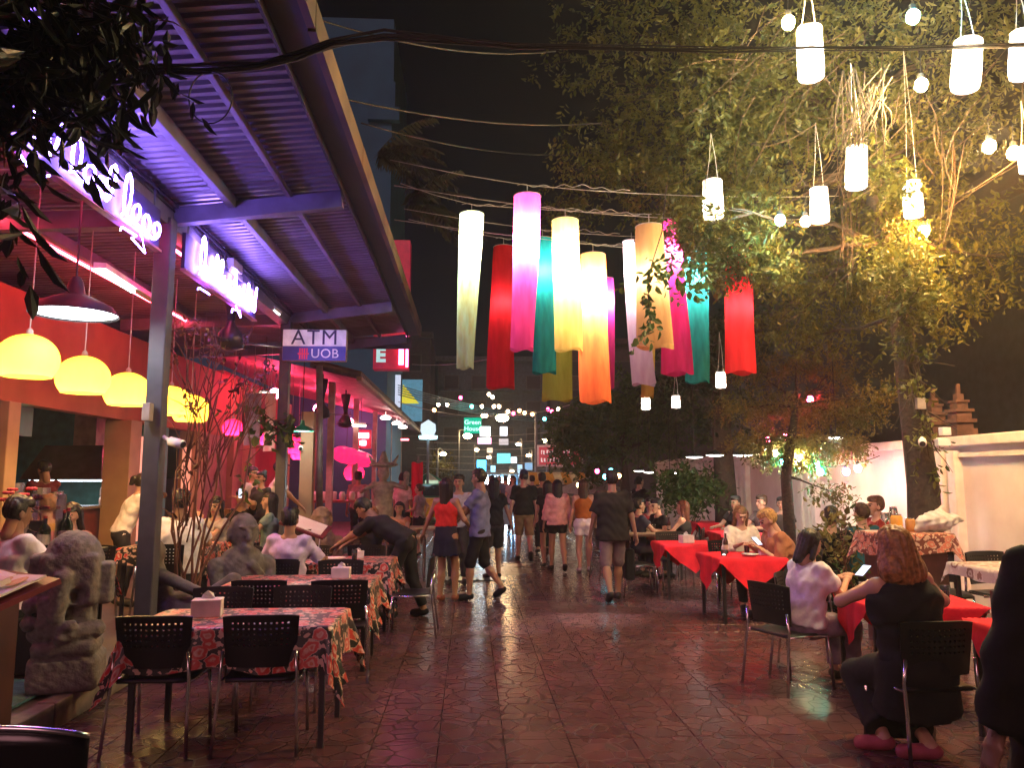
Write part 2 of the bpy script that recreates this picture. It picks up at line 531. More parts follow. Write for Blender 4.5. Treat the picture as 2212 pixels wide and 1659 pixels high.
def hair_template(kind, h):
    cap = Ell((0, -0.018, 0.03), (0.088, 0.108, 0.108))
    def face(f, P):
        x, y, z = P[..., 0], P[..., 1], P[..., 2]
        hl = 0.062 if kind in ('short', 'cap', 'buzz', 'bun', 'pony') else 0.058
        # leave the face open: in front of the ears and under the hair line
        cut = np.minimum(y - 0.012 - np.maximum(0, (z - hl)) * 2.0, hl - z)
        if kind in ('short', 'cap', 'bun', 'pony', 'buzz'):
            low = np.minimum(-(z + 0.055) + 0 * x, 1)
            cut2 = np.maximum(cut, low - 0.0 + np.clip(y, -1, 0) * 0.25)
            cut = np.maximum(cut, np.minimum(low, 0.5))
        return np.maximum(f, cut)
    pr = [cap]
    if kind == 'short':
        pr += [Ell((0.02, 0.02, 0.095), (0.06, 0.07, 0.045)), Ell((-0.02, -0.03, 0.09), (0.07, 0.07, 0.055))]
    if kind == 'cap':
        pr = [Ell((0, -0.015, 0.035), (0.09, 0.108, 0.098))]
    if kind in ('long', 'verylong', 'bob', 'wavy'):
        L = {'long': 0.30, 'verylong': 0.46, 'bob': 0.16, 'wavy': 0.24}[kind]
        wid = {'long': 1.35, 'verylong': 1.3, 'bob': 1.25, 'wavy': 1.5}[kind]
        pr += [Cone((0, -0.05, 0.03), (0, -0.085, -0.02 - L), 0.075, 0.042 if kind != 'wavy' else 0.07, (1, 0, 0), wid)]
        for sx in (-1, 1):
            pr += [Cone((sx * 0.07, -0.01, 0.03), (sx * 0.088, -0.012 - 0.03 * (L > 0.2), -0.02 - L * 0.72), 0.03, 0.026)]
    if kind == 'fluffy':
        pr = [Ell((0, -0.02, 0.03), (0.102, 0.115, 0.112)), Ell((0, -0.03, -0.08), (0.132, 0.11, 0.13)), Ell((0.06, -0.05, -0.15), (0.09, 0.085, 0.08)), Ell((-0.07, -0.05, -0.14), (0.09, 0.085, 0.08)), Ell((0, -0.07, -0.19), (0.09, 0.06, 0.06))]
    if kind == 'bun': pr += [Ell((0, -0.085, 0.115), (0.05, 0.05, 0.05))]
    if kind == 'pony': pr += [Ell((0, -0.12, 0.05), (0.03, 0.035, 0.035)), Cone((0, -0.14, 0.04), (0, -0.16, -0.20), 0.032, 0.012)]
    v, q = sdf_mesh(pr, h, 0.02 if kind != 'fluffy' else 0.04, face)
    rng = np.random.RandomState(3)
    nrm = v / (np.linalg.norm(v, axis=1)[:, None] + 1e-6)
    v = v + nrm * (0.004 * np.sin(v[:, :1] * 160 + 3 * np.sin(v[:, 1:2] * 60)) + rng.normal(0, 0.0012, (len(v), 1)))
    return v, q
TPL = {}
def tpl(kind, fn, *a):
    key = (kind,) + a
    if key not in TPL: TPL[key] = fn(*a)
    return TPL[key]
def xf(v, M, t):
    return v @ np.array(M.transposed()) + npv(t)

def ik(a, b, l1, l2, pole):
    d = b - a; L = d.length
    dn = d.normalized() if L > 1e-6 else V((0, 0, -1))
    L = min(max(L, 0.05), (l1 + l2) * 0.998)
    b = a + dn * L
    x = (l1 * l1 - l2 * l2 + L * L) / (2 * L)
    h = math.sqrt(max(0.0, l1 * l1 - x * x))
    pp = pole - dn * pole.dot(dn)
    if pp.length < 1e-5: pp = dn.orthogonal()
    return a + dn * x + pp.normalized() * h, b

SKIN = lambda: mat('skin_light', (0.50, 0.30, 0.22), 0.5, var=0.05, bump=0.0)
def skinmat(k):
    c = {'light': (0.47, 0.27, 0.19), 'tan': (0.34, 0.185, 0.115), 'dark': (0.2, 0.11, 0.07)}[k]
    return mat('skin_' + k, c, 0.5, var=0.05, bump=0.0)
def clothm(c, rough=0.85):
    return mat('cloth_%02x%02x%02x' % tuple(int(x * 255) for x in c), c, rough, var=0.12, scale=14, bump=0.25, spec=0.25)
def hairm(c):
    return mat('hair_%02x%02x%02x' % tuple(int(x * 255) for x in c), c, 0.45, var=0.3, scale=40, bump=0.3, spec=0.4)
BLACKHAIR = (0.012, 0.010, 0.010); BROWNHAIR = (0.06, 0.03, 0.015); BLOND = (0.42, 0.24, 0.09); REDHAIR = (0.30, 0.135, 0.045)

def skeleton(sit=False, fem=False, lean=0.0, twist=0.0, side=0.0, pelvis=None, feet=None, hands=None, poles=None, toe=None, knees=None, head=(0, 0)):
    J = {}
    pel = V(pelvis) if pelvis is not None else V((0, 0, 0.545 if sit else 0.95))
    l = R(lean)
    up = (Matrix.Rotation(R(side), 3, 'Y') @ V((0, math.sin(l), math.cos(l)))).normalized()
    sd = Matrix.Rotation(R(twist), 3, 'Z') @ V((1, 0, 0))
    sd = (sd - up * sd.dot(up)).normalized()
    fw = up.cross(sd).normalized()
    J.update(pel=pel, up=up, sd=sd, fw=fw)
    sw = 0.155 if fem else 0.178
    J['waist'] = pel + up * 0.16; J['chest'] = pel + up * 0.36; J['neck'] = pel + up * 0.535
    J['sh'] = [pel + up * 0.475 - sd * sw, pel + up * 0.475 + sd * sw]
    hipw = 0.088
    J['hip'] = [pel + V((-hipw, 0, -0.03)), pel + V((hipw, 0, -0.03))]
    if feet is None:
        feet = [(-0.10, 0.40, 0.085), (0.10, 0.42, 0.085)] if sit else [(-0.10, 0.0, 0.085), (0.10, 0.03, 0.085)]
    J['knee'] = []; J['ank'] = []
    for i in (0, 1):
        kp = V(knees[i]) if knees else V((-0.1 + 0.2 * i, 1, 0.35 if sit else 0.0))
        k, a = ik(J['hip'][i], V(feet[i]), 0.43, 0.42, kp)
        J['knee'].append(k); J['ank'].append(a)
    if hands is None:
        hands = [(-0.17, 0.42, 0.80), (0.17, 0.42, 0.80)] if sit else [(-0.28, 0.04, 0.84), (0.28, 0.08, 0.85)]
    J['elb'] = []; J['wri'] = []
    for i in (0, 1):
        pl = V(poles[i]) if poles else V(((-0.5, 0.5)[i], -0.6, -0.6))
        e, wv = ik(J['sh'][i], V(hands[i]), 0.285, 0.25, pl)
        J['elb'].append(e); J['wri'].append(wv)
    J['toe'] = [V(t) for t in toe] if toe else [J['ank'][0] + V((-0.03, 0.15, -0.05)), J['ank'][1] + V((0.03, 0.15, -0.05))]
    hu = (up * 0.45 + V((0, 0, 1)) * 0.55).normalized()
    hr = Matrix.Rotation(R(head[1]), 3, 'Z') @ sd
    hr = (hr - hu * hr.dot(hu)).normalized()
    hf = hu.cross(hr)
    M = Matrix((hr, hf, hu)).transposed() @ Matrix.Rotation(R(head[0]), 3, 'X')
    J['headM'] = M
    J['head'] = J['neck'] + hu * 0.155 + fw * 0.02
    return J
def body_prims(J, fem, fat=1.0):
    sd = J['sd']; pr = []
    pel, wa, ch, ne, up = J['pel'], J['waist'], J['chest'], J['neck'], J['up']
    wz = 0.088 if fem else 0.102
    pr += [Cone(J['hip'][0], J['hip'][1], 0.098 * fat, 0.098 * fat), Cone(pel, wa, 0.105 * fat, wz * fat, sd, 1.35),
           Cone(wa, ch, wz * fat, (0.104 if fem else 0.112) * fat, sd, 1.38), Cone(ch, ne - up * 0.05, 0.112 * fat, 0.062, sd, 1.45),
           Cone(ne - up * 0.06, J['head'], 0.056, 0.05)]
    for i in (0, 1):
        pr += [Cone(ne - up * 0.07, J['sh'][i], 0.05, 0.055), Cone(J['sh'][i], J['elb'][i], 0.052 if not fem else 0.045, 0.039 if not fem else 0.035),
               Cone(J['elb'][i], J['wri'][i], 0.039 if not fem else 0.034, 0.026), Cone(J['hip'][i], J['knee'][i], 0.086 * fat, 0.056),
               Cone(J['knee'][i], J['knee'][i].lerp(J['ank'][i], 0.35), 0.054, 0.053), Cone(J['knee'][i].lerp(J['ank'][i], 0.35), J['ank'][i], 0.053, 0.035),
               Cone(J['ank'][i] + V((0, 0, -0.035)), J['toe'][i], 0.040, 0.032)]
    return pr

def person(name_label, loc, rz, H=1.70, sit=False, fem=False, skin='light', hair='short', haircol=BLACKHAIR,
           shirt=(0.5, 0.5, 0.5), sleeve=0.55, hem=-0.03, top=0.0, loose=0.016, lower='pants', lowcol=(0.03, 0.03, 0.035), lowlen=None,
           shoes=(0.02, 0.02, 0.02), cap=None, fat=1.0, res=0.02, group=None, glasses=False, straps=False, apron=None, curl=0.5, cat='person', barefoot=False, **pose):
    J = skeleton(sit=sit, fem=fem, **pose)
    s = H / 1.75
    root = thing('person', name_label, cat, loc, rz, group)
    sm = skinmat(skin)
    body = body_prims(J, fem, fat)
    v, q = sdf_mesh(body, res, 0.035)
    eye = mat('eye_dark', (0.02, 0.015, 0.012), 0.3, var=0, bump=0); lip = mat('lip', (0.42, 0.12, 0.10), 0.45, var=0, bump=0)
    hv, hq, hm = tpl('head', head_template, 0.0075)
    parts = [(v, q, 0), (xf(hv, J['headM'], J['head']), hq, hm)]
    ht, hqd = tpl('hand', hand_template, 0.0058, curl)
    for i in (0, 1):
        d = (J['wri'][i] - J['elb'][i]).normalized()
        x = V((1, 0, 0)) if i == 1 else V((-1, 0, 0))
        nup = V((0, 0, 1)) if abs(d.z) < 0.75 else (V((1, 0.25, 0)) if i == 1 else V((-1, 0.25, 0)))
        xx = d.cross(nup).normalized(); zz = xx.cross(d).normalized()
        M = Matrix((xx, d, zz)).transposed()
        hh = ht.copy(); qq = hqd
        if i == 1:
            hh[:, 0] *= -1; qq = hqd[:, ::-1]
        parts.append((xf(hh, M, J['wri'][i] + d * 0.012), qq, 0))
    for k in range(len(parts)):
        parts[k] = (parts[k][0] * s, parts[k][1], parts[k][2])
    mesh_obj('body', np_mesh('body', parts, [sm, eye, lip]), root)
    def part(nm, prims, m, kk=0.03, post=None, r=res):
        v, q = sdf_mesh(prims, r, kk, post)
        return mesh_obj(nm, np_mesh(nm, [(v * s, q, 0)], m), root)
    pel, wa, ch, ne, up, sd, fw = J['pel'], J['waist'], J['chest'], J['neck'], J['up'], J['sd'], J['fw']
    g = loose
    # upper garment
    if shirt is not None:
        wz = (0.088 if fem else 0.104) * fat
        bot = pel + up * hem
        pr = [Cone(bot, wa, (0.124 if hem <= 0 else 0.112) * fat + g, max(wz, 0.098 * fat) + g, sd, 1.42 if hem <= 0 else 1.36, clipa=0.0), Cone(wa, ch, max(wz, 0.098 * fat) + g, 0.114 * fat + g, sd, 1.38),
              Cone(ch, ne - up * (0.06 + top), 0.114 * fat + g, 0.066 + g * 0.7 + top * 0.4, sd, 1.45, clip=0.02 if top else 0.012)]
        if sleeve > 0:
            for i in (0, 1):
                pr.append(Cone(ne - up * 0.075, J['sh'][i], 0.048 + g * 0.5, 0.052 + g * 0.5))
                if sleeve <= 1:
                    e = J['sh'][i].lerp(J['elb'][i], sleeve)
                    pr.append(Cone(J['sh'][i], e, 0.052 + g * 0.5, 0.050 + g, clip=0.0))
                else:
                    e = J['elb'][i].lerp(J['wri'][i], min(sleeve - 1, 0.95))
                    pr += [Cone(J['sh'][i], J['elb'][i], 0.055 + g * 0.8, 0.044 + g), Cone(J['elb'][i], e, 0.044 + g, 0.032 + g, clip=0.0)]
        if straps:
            for i in (0, 1):
                a = ne - up * 0.07 + sd * (-0.10 + 0.2 * i)
                for dy in (-1, 1):
                    pr.append(Cone(a + up * 0.02, ch + sd * (-0.11 + 0.22 * i) + fw * dy * 0.10 + up * 0.03, 0.02, 0.03))
            pr.append(Cone(ne - up * 0.06 - sd * 0.11 - fw * 0.09, ch + sd * 0.06 - fw * 0.115, 0.014, 0.014))
        rng = random.Random(hash(name_label) % 1000)
        ph = rng.random() * 6
        def wr(f, P):
            return f + 0.0075 * np.sin(P[..., 2] * 44 + ph + 5 * np.sin(P[..., 0] * 11 + ph)) * np.sin(P[..., 0] * 19 + P[..., 1] * 23 + ph)
        part('shirt' if not straps else 'dress_top', pr, clothm(shirt), 0.03, wr)
    # lower garment
    lm = clothm(lowcol)
    if lower in ('pants', 'shorts'):
        ln = lowlen if lowlen is not None else (1.9 if lower == 'pants' else 0.8)
        pr = [Cone(J['hip'][0], J['hip'][1], 0.104 * fat + 0.008, 0.104 * fat + 0.008), Cone(pel - V((0, 0, 0.02)), pel + up * 0.07, 0.112 * fat, 0.110 * fat, sd, 1.33, clip=0.0)]
        for i in (0, 1):
            if ln <= 1:
                e = J['hip'][i].lerp(J['knee'][i], ln)
                pr.append(Cone(J['hip'][i], e, 0.094 * fat + 0.008, 0.08 + 0.012 * ln, clip=0.0))
            else:
                e = J['knee'][i].lerp(J['ank'][i], ln - 1)
                pr += [Cone(J['hip'][i], J['knee'][i], 0.096 * fat + 0.004, 0.079), Cone(J['knee'][i], e, 0.079, 0.060, clip=0.0)]
        def wr2(f, P):
            return f + 0.005 * np.sin(P[..., 2] * 40 + 4 * np.sin(P[..., 0] * 13)) * np.sin(P[..., 1] * 21 + P[..., 0] * 9)
        part('trousers' if ln > 1.3 else 'shorts', pr, lm, 0.025, wr2)
    elif lower == 'skirt':
        ln = lowlen if lowlen is not None else 0.9
        if not sit:
            mid = (J['knee'][0] + J['knee'][1]) / 2
            e = pel + V((0, 0, 0.04)); e = e.lerp(V((mid.x, mid.y * 0.6, mid.z)), ln)
            pr = [Cone(pel + V((0, 0, 0.13)), pel - V((0, 0, 0.05)), 0.118 * fat, 0.132 * fat, sd, 1.36, clipa=0.0), Cone(pel - V((0, 0, 0.05)), e, 0.132 * fat, 0.175 * fat, sd, 1.3, clip=0.0)]
        else:
            pr = [Cone(J['hip'][0], J['hip'][1], 0.118 * fat, 0.118 * fat), Cone(pel, pel + up * 0.1, 0.12 * fat, 0.11 * fat, sd, 1.33)]
            for i in (0, 1):
                pr.append(Cone(J['hip'][i], J['knee'][i], 0.105 * fat, 0.085))
            mk = (J['knee'][0] + J['knee'][1]) / 2; mh = (J['hip'][0] + J['hip'][1]) / 2
            pr.append(Cone(mh, mk, 0.10, 0.08, sd, 1.5))
            ma = (J['ank'][0] + J['ank'][1]) / 2
            pr.append(Cone(mk, mk.lerp(ma, max(0.05, ln - 1)), 0.10, 0.13, sd, 1.6, clip=0.0))
            if ln > 1.5:
                for i in (0, 1): pr.append(Cone(J['knee'][i], J['knee'][i].lerp(J['ank'][i], ln - 1), 0.088, 0.085, clip=0.0))
            if ln > 1.7: pr.append(Cone(pel - V((0, 0.02, 0)), pel + V((0.02, 0.05, -0.28)), 0.13 * fat, 0.16 * fat, sd, 1.35, clip=0.0))
        def wr3(f, P):
            a = np.arctan2(P[..., 1], P[..., 0])
            return f + 0.008 * np.sin(a * 11) * np.clip((0.95 - P[..., 2]) * 3, 0, 1)
        part('skirt', pr, lm, 0.03, wr3 if not sit else None)
    if shoes is not None:
        for i in (0, 1):
            t = J['toe'][i]; a = J['ank'][i]
            pr = [Cone(a + V((0, 0, -0.03)), t, 0.047, 0.040), Cone(a + (a - t) * 0.2 + V((0, 0, -0.04)), t + V((0, 0, -0.012)), 0.036, 0.036)]
            part('shoe', pr, clothm(shoes, 0.6), 0.02)
    if hair:
        hv, hq = tpl('hair', hair_template, hair, 0.0095)
        mesh_obj('hair', np_mesh('hair', [(xf(hv, J['headM'], J['head']) * s, hq, 0)], hairm(haircol)), root)
    def headpart(nm, prims, m, hres=0.008, kk=0.01):
        v, q = sdf_mesh(prims, hres, kk)
        mesh_obj(nm, np_mesh(nm, [(xf(v, J['headM'], J['head']) * s, q, 0)], m), root)
    if cap is not None:
        headpart('cap', [Cone((0, -0.015, 0.075), (0, -0.015, 0.095), 0.098, 0.085, clipa=0.0), Cone((0, 0.06, 0.077), (0, 0.165, 0.067), 0.012, 0.010, (1, 0, 0), 6.5)], clothm(cap))
    if glasses:
        mb = MB()
        for sx in (-1, 1):
            mb.tube([(sx * 0.034 + 0.02 * math.cos(t), 0.105, 0.008 + 0.016 * math.sin(t)) for t in [k * PI / 5 for k in range(11)]], 0.003, 5)
            mb.tube([(sx * 0.055, 0.105, 0.012), (sx * 0.083, 0.0, 0.012)], 0.0025, 5)
        mb.tube([(-0.014, 0.107, 0.01), (0.014, 0.107, 0.01)], 0.003, 5)
        me = mb.mesh('glasses', mat('spectacle_frame', (0.02, 0.02, 0.02), 0.3, bump=0))
        me.transform(Matrix.Translation(J['head']) @ J['headM'].to_4x4()); me.transform(Matrix.Scale(s, 4))
        mesh_obj('glasses', me, root)
    root['_'] = 0; del root['_']
    return root, J, s
# ================================================================== SETTING
rnd = random.Random(7)
M_black = mat('black_paint', (0.015, 0.015, 0.017), 0.4, bump=0.05)
M_steel = mat('grey_steel', (0.17, 0.17, 0.19), 0.45, metal=0.3, var=0.1, scale=5)
M_chrome = mat('chrome', (0.6, 0.6, 0.62), 0.22, metal=1.0, var=0.05, bump=0)
M_white = mat('white_paint', (0.75, 0.74, 0.72), 0.5, var=0.06)
M_cable = mat('black_cable', (0.012, 0.012, 0.012), 0.6, bump=0)
M_wire = mat('pale_wire', (0.45, 0.43, 0.4), 0.5, bump=0)

# ---- paving: pressed slabs with a crazy-paving relief, worn glossy
def paving_material():
    m = bpy.data.materials.new('paving_slab'); m.use_nodes = True
    n = m.node_tree.nodes; l = m.node_tree.links
    p = n['Principled BSDF']; p.inputs['Specular IOR Level'].default_value = 0.28
    geo = n.new('ShaderNodeNewGeometry')
    nz = n.new('ShaderNodeTexNoise'); nz.inputs['Scale'].default_value = 3.2; nz.inputs['Detail'].default_value = 5
    l.new(geo.outputs['Position'], nz.inputs['Vector'])
    big = n.new('ShaderNodeTexNoise'); big.inputs['Scale'].default_value = 0.55; big.inputs['Detail'].default_value = 3
    l.new(geo.outputs['Position'], big.inputs['Vector'])
    ad = n.new('ShaderNodeVectorMath'); ad.operation = 'MULTIPLY_ADD'; ad.inputs[1].default_value = (0.05, 0.05, 0.0)
    l.new(nz.outputs['Color'], ad.inputs[0]); l.new(geo.outputs['Position'], ad.inputs[2])
    vo = n.new('ShaderNodeTexVoronoi'); vo.feature = 'DISTANCE_TO_EDGE'; vo.inputs['Scale'].default_value = 6.8
    l.new(ad.outputs[0], vo.inputs['Vector'])
    mr = n.new('ShaderNodeMapRange'); mr.inputs[1].default_value = 0.0; mr.inputs[2].default_value = 0.05; mr.interpolation_type = 'SMOOTHSTEP'
    l.new(vo.outputs['Distance'], mr.inputs[0])
    c = n.new('ShaderNodeMix'); c.data_type = 'RGBA'
    c.inputs[6].default_value = (0.062, 0.026, 0.030, 1); c.inputs[7].default_value = (0.112, 0.047, 0.053, 1)
    l.new(big.outputs[0], c.inputs[0])
    oi = n.new('ShaderNodeObjectInfo')
    hv = n.new('ShaderNodeHueSaturation')
    mv = n.new('ShaderNodeMapRange'); mv.inputs[3].default_value = 0.6; mv.inputs[4].default_value = 1.35
    v1 = n.new('ShaderNodeTexVoronoi'); v1.inputs['Scale'].default_value = 6.8
    l.new(ad.outputs[0], v1.inputs['Vector'])
    sp = n.new('ShaderNodeSeparateColor'); l.new(v1.outputs['Color'], sp.inputs[0])
    av = n.new('ShaderNodeMath'); av.operation = 'MULTIPLY_ADD'; av.inputs[1].default_value = 0.55
    hf = n.new('ShaderNodeMath'); hf.operation = 'MULTIPLY'; hf.inputs[1].default_value = 0.45
    l.new(oi.outputs['Random'], hf.inputs[0]); l.new(sp.outputs[0], av.inputs[0]); l.new(hf.outputs[0], av.inputs[2])
    l.new(av.outputs[0], mv.inputs[0]); l.new(mv.outputs[0], hv.inputs['Value']); l.new(c.outputs[2], hv.inputs['Color'])
    dk = n.new('ShaderNodeMix'); dk.data_type = 'RGBA'; dk.inputs[6].default_value = (0.040, 0.019, 0.020, 1)
    l.new(mr.outputs[0], dk.inputs[0]); l.new(hv.outputs[0], dk.inputs[7])
    l.new(dk.outputs[2], p.inputs['Base Color'])
    rr = n.new('ShaderNodeMapRange'); rr.inputs[1].default_value = 0.35; rr.inputs[2].default_value = 0.7; rr.inputs[3].default_value = 0.20; rr.inputs[4].default_value = 0.31
    l.new(big.outputs[0], rr.inputs[0])
    gr = n.new('ShaderNodeMix'); gr.inputs[2].default_value = 0.5
    l.new(mr.outputs[0], gr.inputs[0]); l.new(rr.outputs[0], gr.inputs[3]); l.new(gr.outputs[0], p.inputs['Roughness'])
    b = n.new('ShaderNodeBump'); b.inputs['Strength'].default_value = 0.18; b.inputs['Distance'].default_value = 0.0035
    hs = n.new('ShaderNodeMath'); hs.operation = 'MULTIPLY_ADD'; hs.inputs[1].default_value = 0.35
    l.new(nz.outputs[0], hs.inputs[0]); l.new(mr.outputs[0], hs.inputs[2])
    l.new(hs.outputs[0], b.inputs['Height']); l.new(b.outputs[0], p.inputs['Normal'])
    return m
M_pave = paving_material()
M_bed = mat('mortar_bed', (0.03, 0.027, 0.026), 0.8)
setp(MB().box((0, 150, -0.08), (700, 700, 0.1)).top('ground', mat('dark_ground', (0.05, 0.048, 0.046), 0.8), None, None, (0, 0, -0.03)), kind='structure')
pav = MB().box((0.6, 32, -0.021), (17, 74, 0.018)).top('pavement', M_bed, None, None, (0, 0, -0.012), kind='structure')
SL = 0.42
def slab_mb(x, y, mb, dz=0.0, tx=0.0):
    a = SL / 2 - 0.003; bq = a - 0.0025
    vs = []
    for z, r in ((-0.008, a), (-0.003 + dz, a), (0.0 + dz, bq)):
        for sx, sy in ((-1, -1), (1, -1), (1, 1), (-1, 1)):
            vs.append((x + sx * r, y + sy * r, z + tx * sx))
    fs = [(8, 9, 10, 11)]
    for k in (0, 4):
        for j in range(4):
            fs.append((k + j, k + (j + 1) % 4, k + 4 + (j + 1) % 4, k + 4 + j))
    mb.add(vs, fs)
slab_meshes = []
for q in range(4):
    mb = MB(); slab_mb(0, 0, mb, (-0.0008, 0, 0.0003, -0.0004)[q], (0.0003, -0.0002, 0, 0.0002)[q]); slab_meshes.append(mb.mesh('slab', M_pave))
cells = []
for i in range(-7, 16):
    for j in range(9, 150):
        cells.append((i * SL + 0.02, j * SL))
def inview(x, y):
    cx = x * math.cos(YAW) - y * math.sin(YAW); cy = x * math.sin(YAW) + y * math.cos(YAW)
    return abs(cx) < 0.70 * cy + 0.3 and y > 3.9
near = [c for c in cells if inview(*c)]
near.sort(key=lambda c: c[1] + 0.15 * abs(c[0]))
nearset = set(near[:300])
for c in near[:300]:
    mesh_obj('slab', slab_meshes[rnd.randrange(4)], pav, (c[0], c[1], 0.012))
mb = MB()
for c in cells:
    if c not in nearset: slab_mb(c[0], c[1], mb, rnd.uniform(-0.0008, 0.0004), rnd.uniform(-0.0003, 0.0003))
o = mb.build('slab_field', M_pave, pav); o['kind'] = 'stuff'
# drain cover in the walkway
t = thing('drain_cover', 'dark metal drain cover set in the paving behind the couple', 'drain cover', G(1020, 1252) + V((0, 0, 0.004)))
MB().box(t.location + V((0, 0, 0.006)), (1.1, 0.45, 0.012)).build('plate', mat('drain_iron', (0.09, 0.09, 0.1), 0.3, metal=0.8), t)
for k in range(6):
    MB().box(t.location + V((-0.45 + 0.18 * k, 0, 0.016)), (0.05, 0.36, 0.008)).build('rib', M_steel, t)

# ---- raised terrace with kerb, left
TZ = 0.18
M_teal = mat('teal_carpet', (0.05, 0.13, 0.14), 0.9, scale=30, bump=0.3)
tr = MB().box((-5.9, 16, TZ / 2 - 0.01), (6.05, 40, TZ - 0.02)).top('terrace_floor', mat('terrace_tile', (0.12, 0.09, 0.08), 0.4, scale=2), None, None, (-5.9, 16, 0), kind='structure')
for k in range(20):
    y = 3.2 + k * 1.2
    MB().box((-2.84, y + 0.59, TZ / 2), (0.13, 1.18, TZ + 0.004)).build('kerb_stone', mat('kerb_stone', (0.2, 0.16, 0.14), 0.6, scale=9, bump=0.3), tr, bevel=0.012)
MB().box((-3.75, 4.9, TZ + 0.003), (1.5, 2.6, 0.016)).top('floor_mat', M_teal, 'teal floor mat under the stone statue on the terrace', 'mat', (-3.75, 4.9, TZ))

# ---- canopy of the first restaurant
RX = [(-8.2, 3.95), (-2.95, 4.24), (-1.22, 4.42)]     # x, z of the roof underside
def roofz(x):
    if x < -2.95: return 3.95 + (x + 8.2) / 5.25 * 0.29
    return 4.24 + (x + 2.95) / 1.73 * 0.18
can = thing('restaurant_canopy', 'wide corrugated metal canopy on grey posts over the left restaurant terrace', 'canopy', (-3.5, 6, 0))
M_roof = mat('corrugated_sheet', (0.26, 0.25, 0.28), 0.36, metal=0.3, scale=1.3, col2=(0.13, 0.115, 0.12), detail=8)
sheet = []
P0, P1 = -1.8, 15.0
pitch = 0.11
def sheet_mesh(nr):
    mb = MB(); ys = []
    for k in range(nr):
        b = k * pitch
        ys += [(b, 0), (b + 0.045, 0), (b + 0.06, 0.022), (b + 0.095, 0.022)]
    ys.append((nr * pitch, 0))
    xs = [-8.2, -5.5, -2.95, -1.22]
    vs = []; fs = []
    for x in xs:
        for y, dz in ys: vs.append((x, y, roofz(x) + 0.06 + dz))
    n = len(ys)
    for i in range(3):
        for j in range(n - 1):
            fs.append((i * n + j, i * n + j + 1, (i + 1) * n + j + 1, (i + 1) * n + j))
    mb.add(vs, fs)
    return mb.mesh('roof_sheet', M_roof)
sm_ = sheet_mesh(8)
k = 0
y = P0
while y < P1 - 0.2:
    o = mesh_obj('roof_sheet', sm_, can, (3.5, y - 6, 0.004 * (k % 2)))
    y += 8 * pitch - 0.004; k += 1
M_beam = mat('beam_paint', (0.20, 0.19, 0.24), 0.5, scale=4, col2=(0.12, 0.105, 0.12), detail=8)
for x, wd, hg in ((-2.90, 0.16, 0.20), (-2.28, 0.07, 0.12), (-1.75, 0.05, 0.06), (-4.3, 0.08, 0.12)):
    z = roofz(x)
    MB().box((x, (P0 + P1) / 2, z + 0.05 - hg / 2 - (0.06 if wd > 0.1 else 0)), (wd, P1 - P0, hg)).build('purlin', M_beam, can, bevel=0.006)
for yy in (2.4, 7.3, 12.1, 14.9):
    a = V((-5.4, yy, roofz(-5.4) - 0.08)); b = V((-1.25, yy, roofz(-1.25) - 0.06))
    MB().bar(a, V((-2.9, yy, roofz(-2.9) - 0.10)), 0.10, 0.17).build('rafter', M_beam, can)
    MB().bar(V((-2.9, yy, roofz(-2.9) - 0.10)), b, 0.10, 0.16).build('rafter', M_beam, can)
for yy in (2.4, 7.2, 12.0):
    mb = MB().box((-2.86, yy, (4.1 + TZ) / 2), (0.15, 0.15, 4.1 - TZ))
    po = mb.build('post', mat('post_paint', (0.075, 0.075, 0.095), 0.5, var=0.15, scale=5), can, bevel=0.01)
    MB().box((-2.86, yy, TZ + 0.02), (0.26, 0.26, 0.03)).build('base_plate', M_steel, po)
for k, (dx, dz) in enumerate(((0.10, 0.10), (0.12, 0.06), (0.09, 0.02))):
    MB().tube([(-2.90 + dx, P0 + q * 0.8, roofz(-2.9) - 0.08 + dz + 0.012 * math.sin(q * 1.7 + k)) for q in range(int((P1 - P0) / 0.8))], 0.009, 6).build('conduit', M_cable, can, smooth=True)
rp_ = thing('added_ceiling_tube', 'added red tube hidden behind the ceiling purlin over the terrace', 'lamp', (-4.42, 8.5, 4.08))  # added light, kept out of sight, that reddens the ceiling
MB().tube([(-4.42, 4.6, 4.10), (-4.42, 12.6, 4.10)], 0.016, 8).build('tube', emis('added_red_glow', (1.0, 0.05, 0.08), 48), rp_)
MB().box((-4.42, 8.5, 4.135), (0.04, 8.1, 0.02)).build('batten', M_black, rp_)
# eave: gutter, fascia and the pale edge flashing
MB().box((-1.11, (P0 + P1) / 2, 4.46), (0.20, P1 - P0, 0.05)).build('gutter', mat('gutter_dark', (0.010, 0.009, 0.010), 0.6), can)
MB().box((-1.225, (P0 + P1) / 2, 4.45), (0.02, P1 - P0, 0.14)).build('gutter_lip', mat('gutter_dark', (0.01, 0.01, 0.01)), can)
for k in range(8):
    MB().box((-0.985, P0 + 1.05 + 2.1 * k, 4.51 + 0.004 * (k % 3)), (0.05, 2.08, 0.20)).build('eave_flashing', mat('eave_flashing', (0.16, 0.10, 0.05), 0.7, scale=1.2, col2=(0.02, 0.012, 0.008)), can)
MB().box((-4.6, P1 + 0.02, 4.29), (6.9, 0.05, 0.24)).build('end_fascia', mat('end_fascia', (0.04, 0.03, 0.035), 0.6), can)

